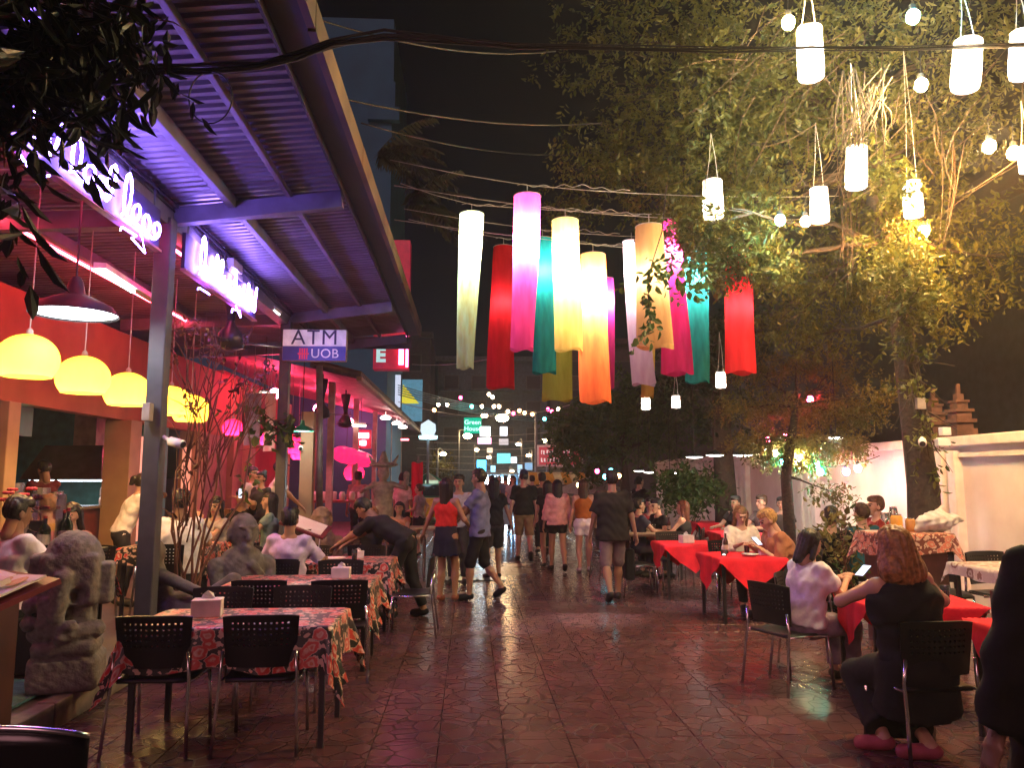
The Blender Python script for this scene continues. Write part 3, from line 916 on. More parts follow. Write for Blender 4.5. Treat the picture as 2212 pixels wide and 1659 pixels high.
# ---- facade of the first restaurant behind the terrace (x = -5.4) and its rooms
M_orange = mat('orange_plaster', (0.34, 0.10, 0.045), 0.8, var=0.12, scale=2, bump=0.2)
M_beige = mat('beige_plaster', (0.36, 0.24, 0.14), 0.8, var=0.1, scale=3, bump=0.2)
bl = thing('restaurant_building', 'orange plastered restaurant front with open kitchen behind the terrace', 'building', (-6.5, 10, 0))
MB().box((-5.5, 9, 3.25), (0.2, 22, 1.35)).build('lintel_wall', M_orange, bl)
for yy, wd in ((3.6, 0.3), (6.9, 0.3), (9.35, 0.24), (12.5, 0.40), (15.6, 0.40), (17.9, 0.3)):
    MB().box((-5.45, yy, 1.28 + TZ / 2), (wd, wd, 2.58 - TZ)).build('column', M_beige, bl, bevel=0.01)
MB().box((-9.3, 10, 2.0), (0.15, 24, 4.0)).build('back_wall', mat('room_wall', (0.20, 0.16, 0.13), 0.8), bl)
MB().box((-7.4, 14.4, 1.9), (3.8, 0.12, 3.6)).build('side_wall', mat('teal_wall', (0.06, 0.25, 0.23), 0.7), bl)
MB().box((-7.4, 10, 3.3), (3.8, 24, 0.1)).build('ceiling', mat('room_ceiling', (0.3, 0.22, 0.18), 0.8), bl)
for u0, u1, v0, v1 in ((222, 247, 985, 1062), (262, 284, 985, 1062)):
    a, b = W(u0, v1, 14.32), W(u1, v0, 14.32)
    w_ = MB().box((a + b) / 2, (abs(b.x - a.x), 0.05, abs(b.z - a.z))).build('window', M_white, bl)
    MB().box((a + b) / 2 + V((0, -0.03, 0)), (abs(b.x - a.x) - 0.06, 0.03, abs(b.z - a.z) - 0.06)).build('pane', emis('teal_window', (0.10, 0.75, 0.72), 0.9), w_)
for y0_, y1_, m_ in ((15.9, 17.7, mat('pink_plaster', (0.30, 0.19, 0.15), 0.8, scale=3)), (18.1, 20.0, mat('pink_plaster', (0.5, 0.34, 0.28)))):
    MB().box((-5.48, (y0_ + y1_) / 2, 1.35), (0.1, y1_ - y0_, 2.5)).build('wall_panel', m_, bl)
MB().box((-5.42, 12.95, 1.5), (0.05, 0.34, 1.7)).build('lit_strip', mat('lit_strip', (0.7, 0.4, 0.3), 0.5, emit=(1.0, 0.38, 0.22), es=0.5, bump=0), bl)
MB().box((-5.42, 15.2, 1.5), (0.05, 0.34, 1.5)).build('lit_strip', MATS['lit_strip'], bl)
# kitchen
kt = thing('kitchen_hood', 'dark steel extractor hood glowing white above the cooking counter', 'extractor hood', W(160, 1060, 12.9) * 1.0)
c = kt.location
MB().add([c + V(p) for p in ((-0.62, -0.45, 0.18), (0.62, -0.45, 0.18), (0.62, 0.35, 0.18), (-0.62, 0.35, 0.18), (-0.45, -0.1, 0.72), (0.45, -0.1, 0.72), (0.45, 0.35, 0.72), (-0.45, 0.35, 0.72))],
         [(0, 1, 5, 4), (1, 2, 6, 5), (2, 3, 7, 6), (3, 0, 4, 7), (4, 5, 6, 7)]).build('canopy', mat('hood_brown', (0.10, 0.06, 0.05), 0.35, metal=0.5), kt)
MB().box(c + V((0.1, 0.2, 1.25)), (0.35, 0.35, 1.06)).build('flue', mat('flue_steel', (0.5, 0.35, 0.35), 0.4, metal=0.5), kt)
MB().box(c + V((0, -0.05, 0.16)), (1.1, 0.5, 0.02)).build('light_strip', emis('hood_light', (0.8, 0.9, 1.0), 7), kt)
ct = thing('kitchen_counter', 'dark red counter with steel top in front of the open kitchen', 'counter', (-5.95, 11.2, TZ))
MB().box((-5.95, 11.2, TZ + 0.52), (0.5, 2.5, 1.04)).build('front', mat('counter_red', (0.16, 0.03, 0.03), 0.5), ct)
MB().box((-5.93, 11.2, TZ + 1.06), (0.62, 2.6, 0.04)).build('worktop', mat('steel_top', (0.6, 0.62, 0.66), 0.2, metal=0.9, bump=0.02), ct)
for k, (dx, dy, hh, r) in enumerate(((-0.1, -0.6, 0.35, 0.16), (0.0, -0.1, 0.28, 0.14), (-0.05, 0.4, 0.22, 0.12))):
    MB().lathe([(0.01, 0.0), (r, 0.0), (r, hh), (r * 0.92, hh), (r * 0.9, 0.02)], (-5.93 + dx, 11.2 + dy, TZ + 1.082), 16).top('stock_pot', M_chrome, ('tall steel stock pot nearest us on the kitchen counter', 'middle steel pot on the kitchen counter', 'low steel pot farthest along the kitchen counter')[k], 'pot', (-5.93 + dx, 11.2 + dy, TZ + 1.082), 'pots on the kitchen counter', smooth=False)
MB().box(W(252, 978, 13.7), (0.55, 0.06, 0.34)).top('wall_screen', mat('screen_black', (0.01, 0.012, 0.015), 0.15), 'small black screen hanging in the teal back room', 'screen', W(252, 978, 13.7), bevel=0.008)
# teal neon lettering at the far left
ng = thing('neon_lettering', 'teal neon lettering cut by the left edge', 'neon sign', WX(15, 893, -5.6))
text_part('neon_tube', 'nks', 0.30, emis('neon_teal', (0.02, 0.95, 0.75), 5), ng, Matrix.Translation((0.02, 0.0, 0)) @ Matrix.Rotation(PI / 2, 4, 'Z') @ Matrix.Rotation(PI / 2, 4, 'X'), shear=0.15, extrude=0.01)
MB().box(ng.location + V((-0.06, 0, 0)), (0.03, 1.3, 0.5)).build('backing', mat('neon_backing', (0.03, 0.12, 0.12), 0.5), ng)

# ---- second restaurant: red room, tiled eave
rb = thing('tiled_restaurant', 'red-lit restaurant with a tiled lean-to roof beyond the canopy', 'building', (-5, 24, 0))
M_red = mat('red_plaster', (0.42, 0.05, 0.06), 0.7, var=0.1, scale=2)
MB().box((-6.4, 26.8, 2.2), (0.2, 13.6, 4.4)).build('back_wall', M_red, rb)
MB().box((-5.2, 33.6, 1.9), (2.6, 0.2, 3.8)).build('end_wall', mat('dark_red_wall', (0.12, 0.03, 0.04), 0.7), rb)
MB().add([(-6.4, 15.3, 4.55), (-2.25, 15.3, 3.62), (-2.25, 33.5, 3.62), (-6.4, 33.5, 4.55)], [(0, 3, 2, 1)]).build('ceiling_lining', mat('pink_ceiling', (0.5, 0.2, 0.22), 0.6), rb)
M_tile = mat('roof_tile', (0.10, 0.07, 0.055), 0.7, bump=0.3)
tile = MB(); tile.lathe([(0.075, 0), (0.085, 0.55)], (0, 0, 0), 10)
tme = tile.mesh('roof_tile', M_tile)
for k in range(84):
    for r_ in range(2):
        o = mesh_obj('roof_tile', tme, rb, (-2.17 - r_ * 0.45 + 5, 15.4 + k * 0.215 - 24, 3.70 + r_ * 0.115))
        o.rotation_euler = (0, R(-77), 0)
MB().box((-2.2, 24.4, 3.62), (0.10, 18.2, 0.08)).build('eave_board', mat('eave_board', (0.30, 0.17, 0.10), 0.6), rb)
for yy in (16.6, 20.2, 24.2, 28.8, 33.0):
    MB().box((-2.95, yy, 1.85), (0.13, 0.13, 3.7)).build('post', mat('pinkish_post', (0.40, 0.28, 0.26), 0.6), rb)
for yy in (19.0, 23.0, 27.0):
    MB().box((-5.4, yy, 1.9), (0.25, 0.25, 3.8)).build('inner_post', M_beige, rb)
for (u0, u1, v0, v1, nm, m_) in ((822, 836, 1000, 1068, 'lit_panel', emis('amber_panel', (1.0, 0.5, 0.03), 1.6)), (806, 822, 1000, 1050, 'dark_panel', M_black)):
    a, b = W(u0, v1, 29), W(u1, v0, 29)
    MB().box((a + b) / 2, (abs(b.x - a.x), 0.1, abs(b.z - a.z))).build(nm, m_, rb)

# ---- blue-grey tall building over the eave
bb = thing('tall_building', 'pale blue-grey tall building rising behind the canopy eave', 'building', (-5, 30, 0))
M_blue = mat('blue_render', (0.03, 0.15, 0.25), 0.8, var=0.1, scale=1)
e = W(846, 300, 27)
MB().box((e.x - 3.5, 30, 9.25), (7.0, 6, 18.5)).build('wall', M_blue, bb)
for k, (v0, v1, du) in enumerate(((235, 262, 14), (180, 235, 5), (95, 180, 2))):
    a, b = W(846 + du, v1, 26.9), W(846 + du, v0, 26.9)
    MB().box(((a.x + e.x) / 2 - 0.4, 26.9, (a.z + b.z) / 2), (abs(a.x - e.x) + 0.9, 0.3, abs(b.z - a.z))).build('moulding', M_blue, bb)

# ---- boundary wall on the right with pilasters and stepped pillars
M_wall = mat('weathered_wall', (0.80, 0.76, 0.71), 0.85, scale=1.6, bump=0.5, col2=(0.62, 0.55, 0.50), detail=8)
M_wall2 = mat('wall_trim', (0.80, 0.77, 0.72), 0.8, scale=5, bump=0.3, col2=(0.66, 0.59, 0.54))
bw = thing('boundary_wall', 'weathered pale plaster wall with paired pilasters along the right side', 'wall', (6.6, 14, 0))
MB().box((6.62, 15, 1.05), (0.2, 24, 2.1)).build('wall_panel', M_wall, bw)
MB().box((6.60, 15, 2.16), (0.34, 24, 0.14)).build('coping', M_wall2, bw, bevel=0.02)
MB().box((6.50, 15, 1.98), (0.08, 24, 0.06)).build('moulding', M_wall2, bw)
for yy in (6.2, 10.35, 14.6, 18.2, 21.6):
    for d in (-0.30, -0.02, 0.26):
        if d == 0.26 and yy < 12: continue
        MB().box((6.47, yy + d, 1.02), (0.14, 0.17, 2.04)).build('pilaster', M_wall2, bw, bevel=0.015)
for yy in (10.05, 10.62):
    for k, (w_, z0, z1) in enumerate(((0.34, 2.23, 2.36), (0.26, 2.36, 2.46), (0.34, 2.46, 2.52), (0.24, 2.52, 2.64), (0.30, 2.64, 2.69), (0.18, 2.69, 2.80), (0.22, 2.80, 2.84), (0.11, 2.84, 2.95), (0.05, 2.95, 3.12))):
        z0, z1, w_ = 2.23 + (z0 - 2.23) * 0.8, 2.23 + (z1 - 2.23) * 0.8, w_ * 0.85
        MB().box((6.58, yy, (z0 + z1) / 2), (w_, w_, z1 - z0)).build('pillar_step', mat('old_brick', (0.10, 0.052, 0.042), 0.9, scale=9, bump=0.6), bw)
# cable runs, dark house beyond the wall
hb = thing('dark_house', 'unlit dark house behind the boundary wall', 'building', (11, 12, 0))
MB().box((12.5, 16, 3.2), (7, 22, 6.4)).build('wall', mat('dark_house_wall', (0.02, 0.03, 0.035), 0.8), hb)
MB().add([(8.6, 4.5, 6.3), (16.4, 4.5, 6.3), (16.4, 27.5, 6.3), (8.6, 27.5, 6.3), (12.5, 6, 9), (12.5, 26, 9)], [(0, 1, 4), (1, 2, 5, 4), (2, 3, 5), (3, 0, 4, 5), (3, 2, 1, 0)]).build('roof', mat('dark_roof', (0.03, 0.02, 0.02), 0.8), hb)
# ================================================================== LAMPS, LANTERNS, SIGNS
# ---- yellow dome lamps in a row over the terrace
def shell_profile(r, h, cut):
    pr = []
    for k in range(13):
        t = PI * 0.02 + (PI * cut - PI * 0.02) * k / 12
        pr.append((r * math.sin(t), h * math.cos(t)))
    return pr
M_yel = cloth_lit('yellow_acrylic', (0.95, 0.68, 0.12), 0.62, col2=(0.93, 0.66, 0.11), wrinkle=0.0)
def dome_lamp(c, r, label, m, col, power, group, ztop, cord=M_wire, name='dome_lamp', cut=0.72):
    t = thing(name, label, 'lamp', c, 0, group)
    mb = MB(); mb.capends = False
    mb.lathe(shell_profile(r, r * 0.92, cut), c, 28)
    s = mb.build('shade', m, t, smooth=True)
    MB().tube([c + V((0, 0, r * 0.9)), V((c.x, c.y, ztop))], 0.006, 6).build('cord', cord, t)
    MB().lathe([(0.03, 0), (0.028, 0.04), (0.012, 0.06)], c + V((0, 0, r * 0.89)), 10).build('cap', cord, s, smooth=True)
    MB().ball((0, 0, 0.02), 0.05, 8, 6).build('bulb', emis('bulb_' + name, tuple(col), 14), t, world=False)
    point_light('bulb_glow', (0, 0, -0.09), power, col, t, 0.06)
    return t
GY = 'yellow dome lamps over the terrace'
dl = ('largest yellow dome lamp, cut by the left edge', 'second yellow dome lamp from the left edge', 'yellow dome lamp just left of the near grey post',
      'yellow dome lamp half hidden right behind the near grey post', 'yellow dome lamp seen through twigs right of the near post')
for k, (u, v, Y) in enumerate(((60, 778, 6.75), (180, 818, 7.75), (275, 848, 8.75), (369, 872, 10.0), (412, 888, 10.8))):
    c = W(u, v, Y)
    dome_lamp(c, 0.245, dl[k], M_yel, (1.0, 0.62, 0.17), 42, GY, roofz(c.x) + 0.04)
# ---- pink lamps farther in
M_pink = cloth_lit('pink_acrylic', (0.95, 0.06, 0.20), 0.65, wrinkle=0.0)
pl = ((503, 925, 13.2, 0.17, 'round pink lamp hanging left of the far grey post among vines'), (630, 962, 15.5, 0.23, 'large pink lamp just right of the far grey post'), (644, 982, 17.5, 0.16, 'smaller pink lamp lower behind the large pink one'),
      (545, 950, 14.4, 0.14, 'small pink lamp left of two between vine leaves'), (576, 950, 14.6, 0.14, 'small pink lamp right of two between vine leaves'), (765, 1022, 22.5, 0.29, 'pink globe lamp behind the man in a grey shirt'))
for k, (u, v, Y, r, lb) in enumerate(pl):
    c = W(u, v, Y)
    dome_lamp(c, r, lb, M_pink, (1.0, 0.16, 0.30), 22, 'pink lamps in the second restaurant', 3.9, name='pink_lamp', cut=0.78)
# long pink lantern
a, b = W(725, 978, 19.5), W(800, 997, 21.0)
t = thing('long_lantern', 'long glossy pink tube lantern under the red ceiling', 'lantern', (a + b) / 2)
c = V(t.location)
d = (b - a)
pts = [a + d * k / 10 for k in range(11)]
MB().tube(pts, [0.12, 0.19, 0.215] + [0.21, 0.22, 0.21, 0.22, 0.21] + [0.205, 0.18, 0.1], 18).build('shade', mat('pink_gloss', (0.85, 0.03, 0.2), 0.2, emit=(1.0, 0.02, 0.16), es=0.75, bump=0), t, smooth=True)
for q in (pts[3], pts[7]):
    MB().tube([q + V((0, 0, 0.2)), V((q.x, q.y, 4.0))], 0.008, 6).build('cord', M_cable, t)
# ---- black enamel pendant
def pendant(u, v, Y, r, label, m, power, col, ztop, name='pendant_lamp', tilt=None, em=5.0):
    c = W(u, v, Y)
    t = thing(name, label, 'lamp', c)
    mb = MB(); mb.capends = False
    pr = [(r, 0.0), (r * 0.985, 0.012), (r * 0.86, r * 0.22), (r * 0.45, r * 0.42), (r * 0.22, r * 0.52), (r * 0.17, r * 0.8), (0.03, r * 0.95)]
    shd = mb.lathe(pr, c, 28).build('shade', m, t, smooth=True)
    MB().lathe([(0.001, 0.02), (r * 0.96, 0.016)], c, 24).build('diffuser', emis('diffuser_%s' % name, col, em), shd)
    MB().tube([c + V((0, 0, r * 0.9)), V((c.x, c.y, ztop))], 0.009, 6).build('cord', M_cable, t)
    point_light('bulb_glow', (0, 0, -0.05), power, col, t, 0.06)
    return t
pendant(160, 680, 6.4, 0.335, 'large black enamel pendant lamp with white glow under the first neon sign', mat('black_enamel', (0.012, 0.013, 0.015), 0.55, bump=0.0, spec=0.3), 16, (0.9, 0.95, 1.0), 4.05, em=6)
pendant(653, 932, 13.3, 0.20, 'green enamel pendant lamp right of the far grey post', mat('green_enamel', (0.02, 0.22, 0.13), 0.25, bump=0), 12, (0.95, 1.0, 0.9), 3.9, name='green_pendant_lamp')
pendant(572, 848, 12.6, 0.10, 'small white spotlight on the ceiling left of the bank sign', mat('dim_shade', (0.1, 0.08, 0.07), 0.4), 6, (1.0, 0.85, 0.7), 3.95, name='ceiling_spot', em=8)
# fluorescent batten on the ceiling
fb = thing('fluorescent_tube', 'white fluorescent tube on the orange ceiling beside the neon sign', 'lamp', W(250, 612, 7.2))
a, b = W(215, 585, 6.75), W(292, 632, 8.1)
MB().bar(a + V((0, 0, 0.05)), b + (b - a) * 1.2 + V((0, 0, 0.05)), 0.10, 0.05).build('batten', M_white, fb)
MB().tube([a, a.lerp(b, 0.92)], 0.022, 8).build('tube', emis('tube_white', (1.0, 0.93, 0.85), 12), fb)
# ---- two neon signs hung from the beam: dark panel with script tubing
M_neonp = mat('neon_panel', (0.045, 0.03, 0.11), 0.4, bump=0.02)
M_neon = emis('neon_violet', (0.29, 0.17, 1.0), 52)
def script_word(x0, x1, zc, amp, loops, seed):
    """cursive tube: uneven handwritten loops and humps"""
    rg = random.Random(seed); stroke = []
    wd = [rg.uniform(0.6, 1.4) for _ in range(loops)]; tot = sum(wd); x = x0
    for k in range(loops):
        w_ = (x1 - x0) * wd[k] / tot
        kind = 'cap' if k == 0 else rg.choice(('e', 'l', 'n', 'e', 'u'))
        hgt = amp * {'cap': 1.1, 'l': 1.0, 'e': 0.48, 'n': 0.45, 'u': 0.42}[kind] * rg.uniform(0.9, 1.1)
        zb = zc - amp * 0.45 + rg.uniform(-0.01, 0.01)
        if kind in ('e', 'l', 'cap'):
            for q in range(10):
                a = -PI / 2 + 2 * PI * q / 10
                stroke.append((x + w_ * (0.45 + 0.40 * math.cos(a) + 0.35 * (q / 10 - 0.5)) + 0.10 * hgt * math.sin(a), zb + hgt * 0.5 * (math.sin(a) + 1)))
        elif kind == 'n':
            stroke += [(x + w_ * f, zb + hgt * g) for f, g in ((0.05, 0), (0.1, 0.9), (0.25, 1), (0.42, 0.8), (0.45, 0.0), (0.52, 0.9), (0.7, 1.0), (0.82, 0.7), (0.9, 0.0))]
        else:
            stroke += [(x + w_ * f, zb + hgt * g) for f, g in ((0.05, 0.9), (0.1, 0.2), (0.3, 0.0), (0.5, 0.3), (0.55, 1.0), (0.6, 0.2), (0.85, 0.05))]
        x += w_
    return stroke
def neon_sign(y0, y1, z0, z1, label, seed, words):
    X = -2.79
    t = thing('neon_sign', label, 'neon sign', (X, (y0 + y1) / 2, z0), 0, 'neon signs on the canopy beam')
    MB().box((X, (y0 + y1) / 2, (z0 + z1) / 2), (0.035, y1 - y0, z1 - z0)).build('panel', M_neonp, t)
    MB().box((X + 0.01, (y0 + y1) / 2, z0 - 0.01), (0.06, y1 - y0 + 0.02, 0.02)).build('bottom_rail', mat('pink_rail', (0.6, 0.2, 0.4), 0.4), t)
    for k in range(5):
        yy = y0 + 0.1 + (y1 - y0 - 0.2) * k / 4
        MB().bar((X, yy, z1), (X, yy, roofz(X) - 0.02), 0.012).build('hanger', M_steel, t)
    MB().tube([(X - 0.26, y0 + 0.05, 4.02), (X - 0.26, y1 - 0.05, 4.02)], 0.014, 6).build('added_back_tube', emis('added_rose_glow', (1.0, 0.05, 0.14), 60), t)  # added tube hidden behind the beam to tint the ceiling rose
    for k, (f0, f1, amp, lp) in enumerate(words):
        st = script_word(y0 + (y1 - y0) * f0, y0 + (y1 - y0) * f1, (z0 + z1) / 2 + 0.02, amp, lp, seed + k)
        pts = [V((X + 0.05 + 0.008 * math.sin(i), y, z)) for i, (y, z) in enumerate(st)]
        MB().tube(pts, 0.0105, 6).build('neon_tube', M_neon, t)
        if k % 2 == 0:
            pts = [V((X + 0.045, y, z - 0.16 + 0.03 * math.sin(y * 19))) for (y, z) in st[::3] if z < (z0 + z1) / 2]
            if len(pts) > 3: MB().tube(pts[:6], 0.007, 5).build('small_tube', M_neon, t)
neon_sign(4.6, 6.84, 3.70, 4.06, 'violet neon script sign on the beam left of the near post', 5, ((0.02, 0.22, 0.34, 3), (0.27, 0.58, 0.30, 4), (0.63, 0.97, 0.34, 4)))
neon_sign(7.46, 9.95, 3.70, 4.06, 'violet neon script sign on the beam between the two posts', 23, ((0.12, 0.30, 0.36, 2), (0.31, 0.55, 0.28, 5), (0.58, 0.78, 0.34, 4), (0.79, 0.97, 0.30, 4)))
# floodlights on the beam
fl = thing('flood_light', 'small bright floodlight on the beam beside the bank sign', 'lamp', W(588, 665, 11.2))
MB().box(fl.location, (0.20, 0.34, 0.05), Matrix.Rotation(R(25), 3, 'Y')).build('housing', M_white, fl)
MB().box(fl.location + V((0, 0, -0.032)), (0.17, 0.30, 0.012), Matrix.Rotation(R(25), 3, 'Y')).build('lens', emis('flood_lens', (1, 0.97, 0.9), 14), fl)
f2 = thing('beam_box', 'unlit pale box bracket on the beam above the second neon sign', 'bracket', W(505, 575, 9.0))
MB().box(f2.location, (0.10, 0.36, 0.10)).build('box', M_white, f2)
MB().box(f2.location + V((0, 0.05, -0.08)), (0.04, 0.5, 0.06)).build('arm', M_white, f2)
# ---- bank sign on the far post
at = thing('bank_sign', 'white and blue cash machine sign on the far grey post', 'sign', W(681, 747, 11.9))
c = at.location
a, b = W(612, 780, 11.9), W(751, 714, 11.9)
wd, hg = b.x - a.x, b.z - a.z
MB().box(c, (wd, 0.12, hg)).build('case', M_white, at, bevel=0.008)
wf_ = MB().box(c + V((0, -0.064, hg * 0.23)), (wd - 0.01, 0.006, hg * 0.52)).build('white_face', mat('sign_white', (0.72, 0.72, 0.76), 0.35, emit=(0.75, 0.68, 0.85), es=0.20, bump=0), at)
bf_ = MB().box(c + V((0, -0.064, -hg * 0.265)), (wd - 0.01, 0.006, hg * 0.46)).build('blue_face', mat('sign_blue', (0.03, 0.05, 0.28), 0.35, emit=(0.05, 0.06, 0.35), es=0.10, bump=0), at)
RX90 = Matrix.Rotation(PI / 2, 4, 'X')
text_part('lettering', 'ATM', 0.33, mat('sign_navy', (0.02, 0.02, 0.08), 0.4, bump=0), wf_, Matrix.Translation((0, -0.070, hg * 0.225)) @ RX90, space=1.1)
text_part('lettering', 'UOB', 0.20, mat('sign_white', (0.7, 0.7, 0.7)), bf_, Matrix.Translation((0.16, -0.070, -hg * 0.28)) @ RX90, space=1.04)
for k in range(4):
    MB().box(c + V((-0.215 + 0.035 * k, -0.070, -hg * 0.28)), (0.022, 0.006, 0.17)).build('emblem_bar', mat('emblem_red', (0.7, 0.04, 0.07), 0.4, emit=(0.8, 0.05, 0.1), es=0.2, bump=0), at)
MB().box(c + V((-0.163, -0.068, -hg * 0.28)), (0.17, 0.006, 0.022)).build('emblem_cross', MATS['emblem_red'], at)
# ---- red projecting sign with an E
es_ = thing('projecting_sign', 'tall red projecting sign showing a white letter E beyond the canopy eave', 'sign', W(848, 660, 17.0))
c = V(es_.location)
a, b = W(808, 800, 17.0), W(888, 524, 17.0)
wd, hg = b.x - a.x, b.z - a.z
M_redlit = mat('red_lightbox', (0.42, 0.01, 0.03), 0.35, emit=(0.9, 0.01, 0.09), es=0.10, bump=0)
MB().box(c, (wd, 0.35, hg)).build('case', M_redlit, es_)
MB().tube([V((b.x - 0.035, c.y - 0.2, a.z + 0.05 + hg * f)) for f in (0.0, 0.15, 0.3, 0.45)], 0.028, 8).build('edge_tube', emis('pink_tube', (1.0, 0.16, 0.42), 7), es_)
MB().tube([V((b.x - 0.16, c.y - 0.2, a.z + 0.10 + hg * f)) for f in (0.0, 0.1, 0.2)], 0.055, 8).build('edge_tube', MATS['pink_tube'], es_)
text_part('lettering', 'E', 0.42, mat('sign_pale', (0.5, 0.7, 0.7), emit=(0.4, 0.8, 0.8), es=0.5, bump=0), es_, Matrix.Translation((-0.22, -0.185, W(824, 771, 17).z - c.z)) @ RX90, bold=0.02)
# ---- thin string bulbs helper
def bulb(u, v, Y, r, col, es, label, group, up=0.3, name='string_bulb', cord=True, cat='light bulb'):
    c = W(u, v, Y)
    t = thing(name, label, cat, c, 0, group)
    MB().ball(c, r, 8, 6, (1, 1, 1.15)).build('glass', emis('bulb_%02x%02x%02x_%d' % (*[int(255 * x) for x in col], int(es)), col, es), t, smooth=True)
    MB().lathe([(r * 0.55, r * 0.9), (r * 0.5, r * 1.9), (0.004, r * 2.0)], c, 8).build('socket', M_cable, t)
    if cord: MB().tube([c + V((0, 0, r * 1.9)), c + V((0.01, 0.0, up))], 0.004, 5).build('cord', M_cable, t)
    return t
WARM = (1.0, 0.72, 0.32); ORANGE = (1.0, 0.42, 0.10); CYAN = (0.35, 0.95, 0.95); RED = (1.0, 0.03, 0.10); GREEN = (0.05, 0.9, 0.7); MAG = (1.0, 0.05, 0.35)
GB = 'festoon bulbs in the big tree'
for u, v, Y, r, col, es, lb in ((1703, 48, 6.2, 0.045, WARM, 1700, 'warm bulb beside the topmost paper lantern'), (1972, 35, 6.0, 0.045, CYAN, 550, 'cyan bulb near the top edge of the tree'),
        (1990, 183, 6.6, 0.045, WARM, 2500, 'warm bulb left of the tilted paper lantern'), (2137, 316, 6.8, 0.045, WARM, 2500, 'warm bulb at the right under the tilted lantern'),
        (1995, 500, 8.4, 0.05, ORANGE, 2400, 'orange bulb below the rightmost hanging lantern pair'), (1685, 475, 8.2, 0.045, CYAN, 550, 'cyan bulb among leaves beside the lower paper lantern'),
        (1740, 478, 8.3, 0.045, ORANGE, 1000, 'orange bulb touching the lower paper lantern'), (2190, 330, 7.2, 0.05, ORANGE, 2400, 'orange bulb at the right edge of the picture')):
    bulb(u, v, Y, r * 1.25, col, es, lb, GB)
GS = 'coloured bulbs in the small tree'
for u, v, Y, col, es, lb in ((1750, 863, 12.0, RED, 120, 'lone red bulb high in the small tree'), (1660, 951, 12.2, RED, 120, 'lower left red bulb of the small tree'), (1696, 945, 12.3, RED, 120, 'second red bulb of the small tree, beside the lower left one'),
        (1676, 980, 12.0, (1, .9, .8), 420, 'white bulb at the lower edge of the small tree'), (1691, 997, 11.8, GREEN, 150, 'teal bulb left of the brightest yellow bulb'), (1722, 991, 11.8, WARM, 1300, 'brightest yellow bulb under the small tree'),
        (1765, 1003, 11.7, GREEN, 150, 'upper of two teal bulbs together under the small tree'), (1772, 1019, 11.7, GREEN, 150, 'lower of two teal bulbs together under the small tree'),
        (1828, 1019, 11.4, MAG, 200, 'magenta bulb at the right end of the bulb string'), (1853, 1012, 11.3, WARM, 130, 'warm bulb at the right end of the bulb string')):
    bulb(u, v, Y, 0.052, col, es * 1.5, lb, GS, 0.2)
# wire that carries them
def sag(a, b, s, n=14):
    return [a.lerp(b, k / n) - V((0, 0, s * 4 * (k / n) * (1 - k / n))) for k in range(n + 1)]
def wire(name, a, b, s, r, label, m=M_cable, cat='cable', group=None, n=14):
    return MB().tube(sag(a, b, s, n), r, 6).top(name, m, label, cat, (a + b) / 2, group, smooth=True)
wire('bulb_wire', W(1600, 930, 13), W(1900, 985, 11), 0.35, 0.006, 'thin wire of coloured bulbs through the small tree')
# ---- white paper cylinder lanterns
M_paper = cloth_lit('lantern_paper', (0.58, 0.47, 0.38), 0.62, wrinkle=0.1)
def paper_lantern(u, v, Y, w_, h_, label, power, tilt=0, cordlen=0.6, sway=(0, 0)):
    c = W(u, v, Y)
    t = thing('paper_lantern', label, 'lantern', c, 0, 'white paper lanterns in the trees')
    r = w_ * Y / FPX / 2; h = h_ * Y / FPX
    rot = Matrix.Rotation(R(tilt), 3, 'Y')
    mb = MB(); mb.capends = False
    mb.lathe([(r * 0.94, h * 0.5), (r, h * 0.48), (r * 1.0, h * 0.2), (r * 1.02, -h * 0.2), (r, -h * 0.47), (r * 0.93, -h * 0.5)], c, 22, rot)
    pp_ = mb.build('paper', M_paper, t, smooth=True)
    m2 = MB(); m2.lathe([(0.001, 0), (r * 0.94, 0)], c + rot @ V((0, 0, -h * 0.49)), 20, rot).build('bottom', M_paper, pp_)
    for z in (h * 0.5, -h * 0.5):
        pts = [c + rot @ V((r * 0.96 * math.cos(a), r * 0.96 * math.sin(a), z)) for a in [2 * PI * k / 16 for k in range(17)]]
        MB().tube(pts, 0.005, 5).build('hoop', M_wire, pp_)
    for s in (-1, 1):
        a = c + rot @ V((s * r * 0.6, 0, h * 0.5))
        MB().tube([a, a.lerp(c + V((sway[0], sway[1], h * 0.5 + cordlen)), 0.5) + V((0.01, 0, 0)), c + V((sway[0], sway[1], h * 0.5 + cordlen))], 0.004, 5).build('cord', M_wire, t)
    point_light('bulb_glow', rot @ V((0, 0, -h * 0.27)), power * 3.4, (1.0, 0.95, 0.88), t, 0.03)
for a in ((1750, 115, 6.1, 58, 122, 'topmost white paper lantern, crossed by the thick cable', 34, 0, 0.5), (2088, 140, 5.9, 62, 118, 'tilted white paper lantern at the upper right', 62, 8, 0.5),
          (2207, 118, 5.8, 52, 112, 'paper lantern cut by the right edge', 62, 6, 0.5), (1850, 362, 7.2, 46, 96, 'paper lantern under the bundle of dry roots', 34, 4, 0.9),
          (1972, 430, 8.1, 40, 82, 'paper lantern hung on two long cords at the right', 62, 0, 1.6), (1770, 443, 8.3, 40, 78, 'paper lantern between the orange bulb and hanging roots', 34, 0, 0.8),
          (1540, 430, 8.7, 44, 86, 'paper lantern covered by leaves beside the coloured tubes', 34, 0, 0.6), (2216, 345, 7.2, 30, 60, 'small paper lantern at the right edge', 14, 0, 0.5),
          (1557, 821, 11.0, 21, 34, 'tiny paper lantern below the rightmost red tube', 10, 0, 0.6), (1395, 872, 14.5, 18, 26, 'tiny lantern at left of the far pair', 8, 0, 0.5), (1460, 868, 14.5, 18, 26, 'tiny lantern at right of the far pair', 8, 0, 0.5)):
    paper_lantern(*a)
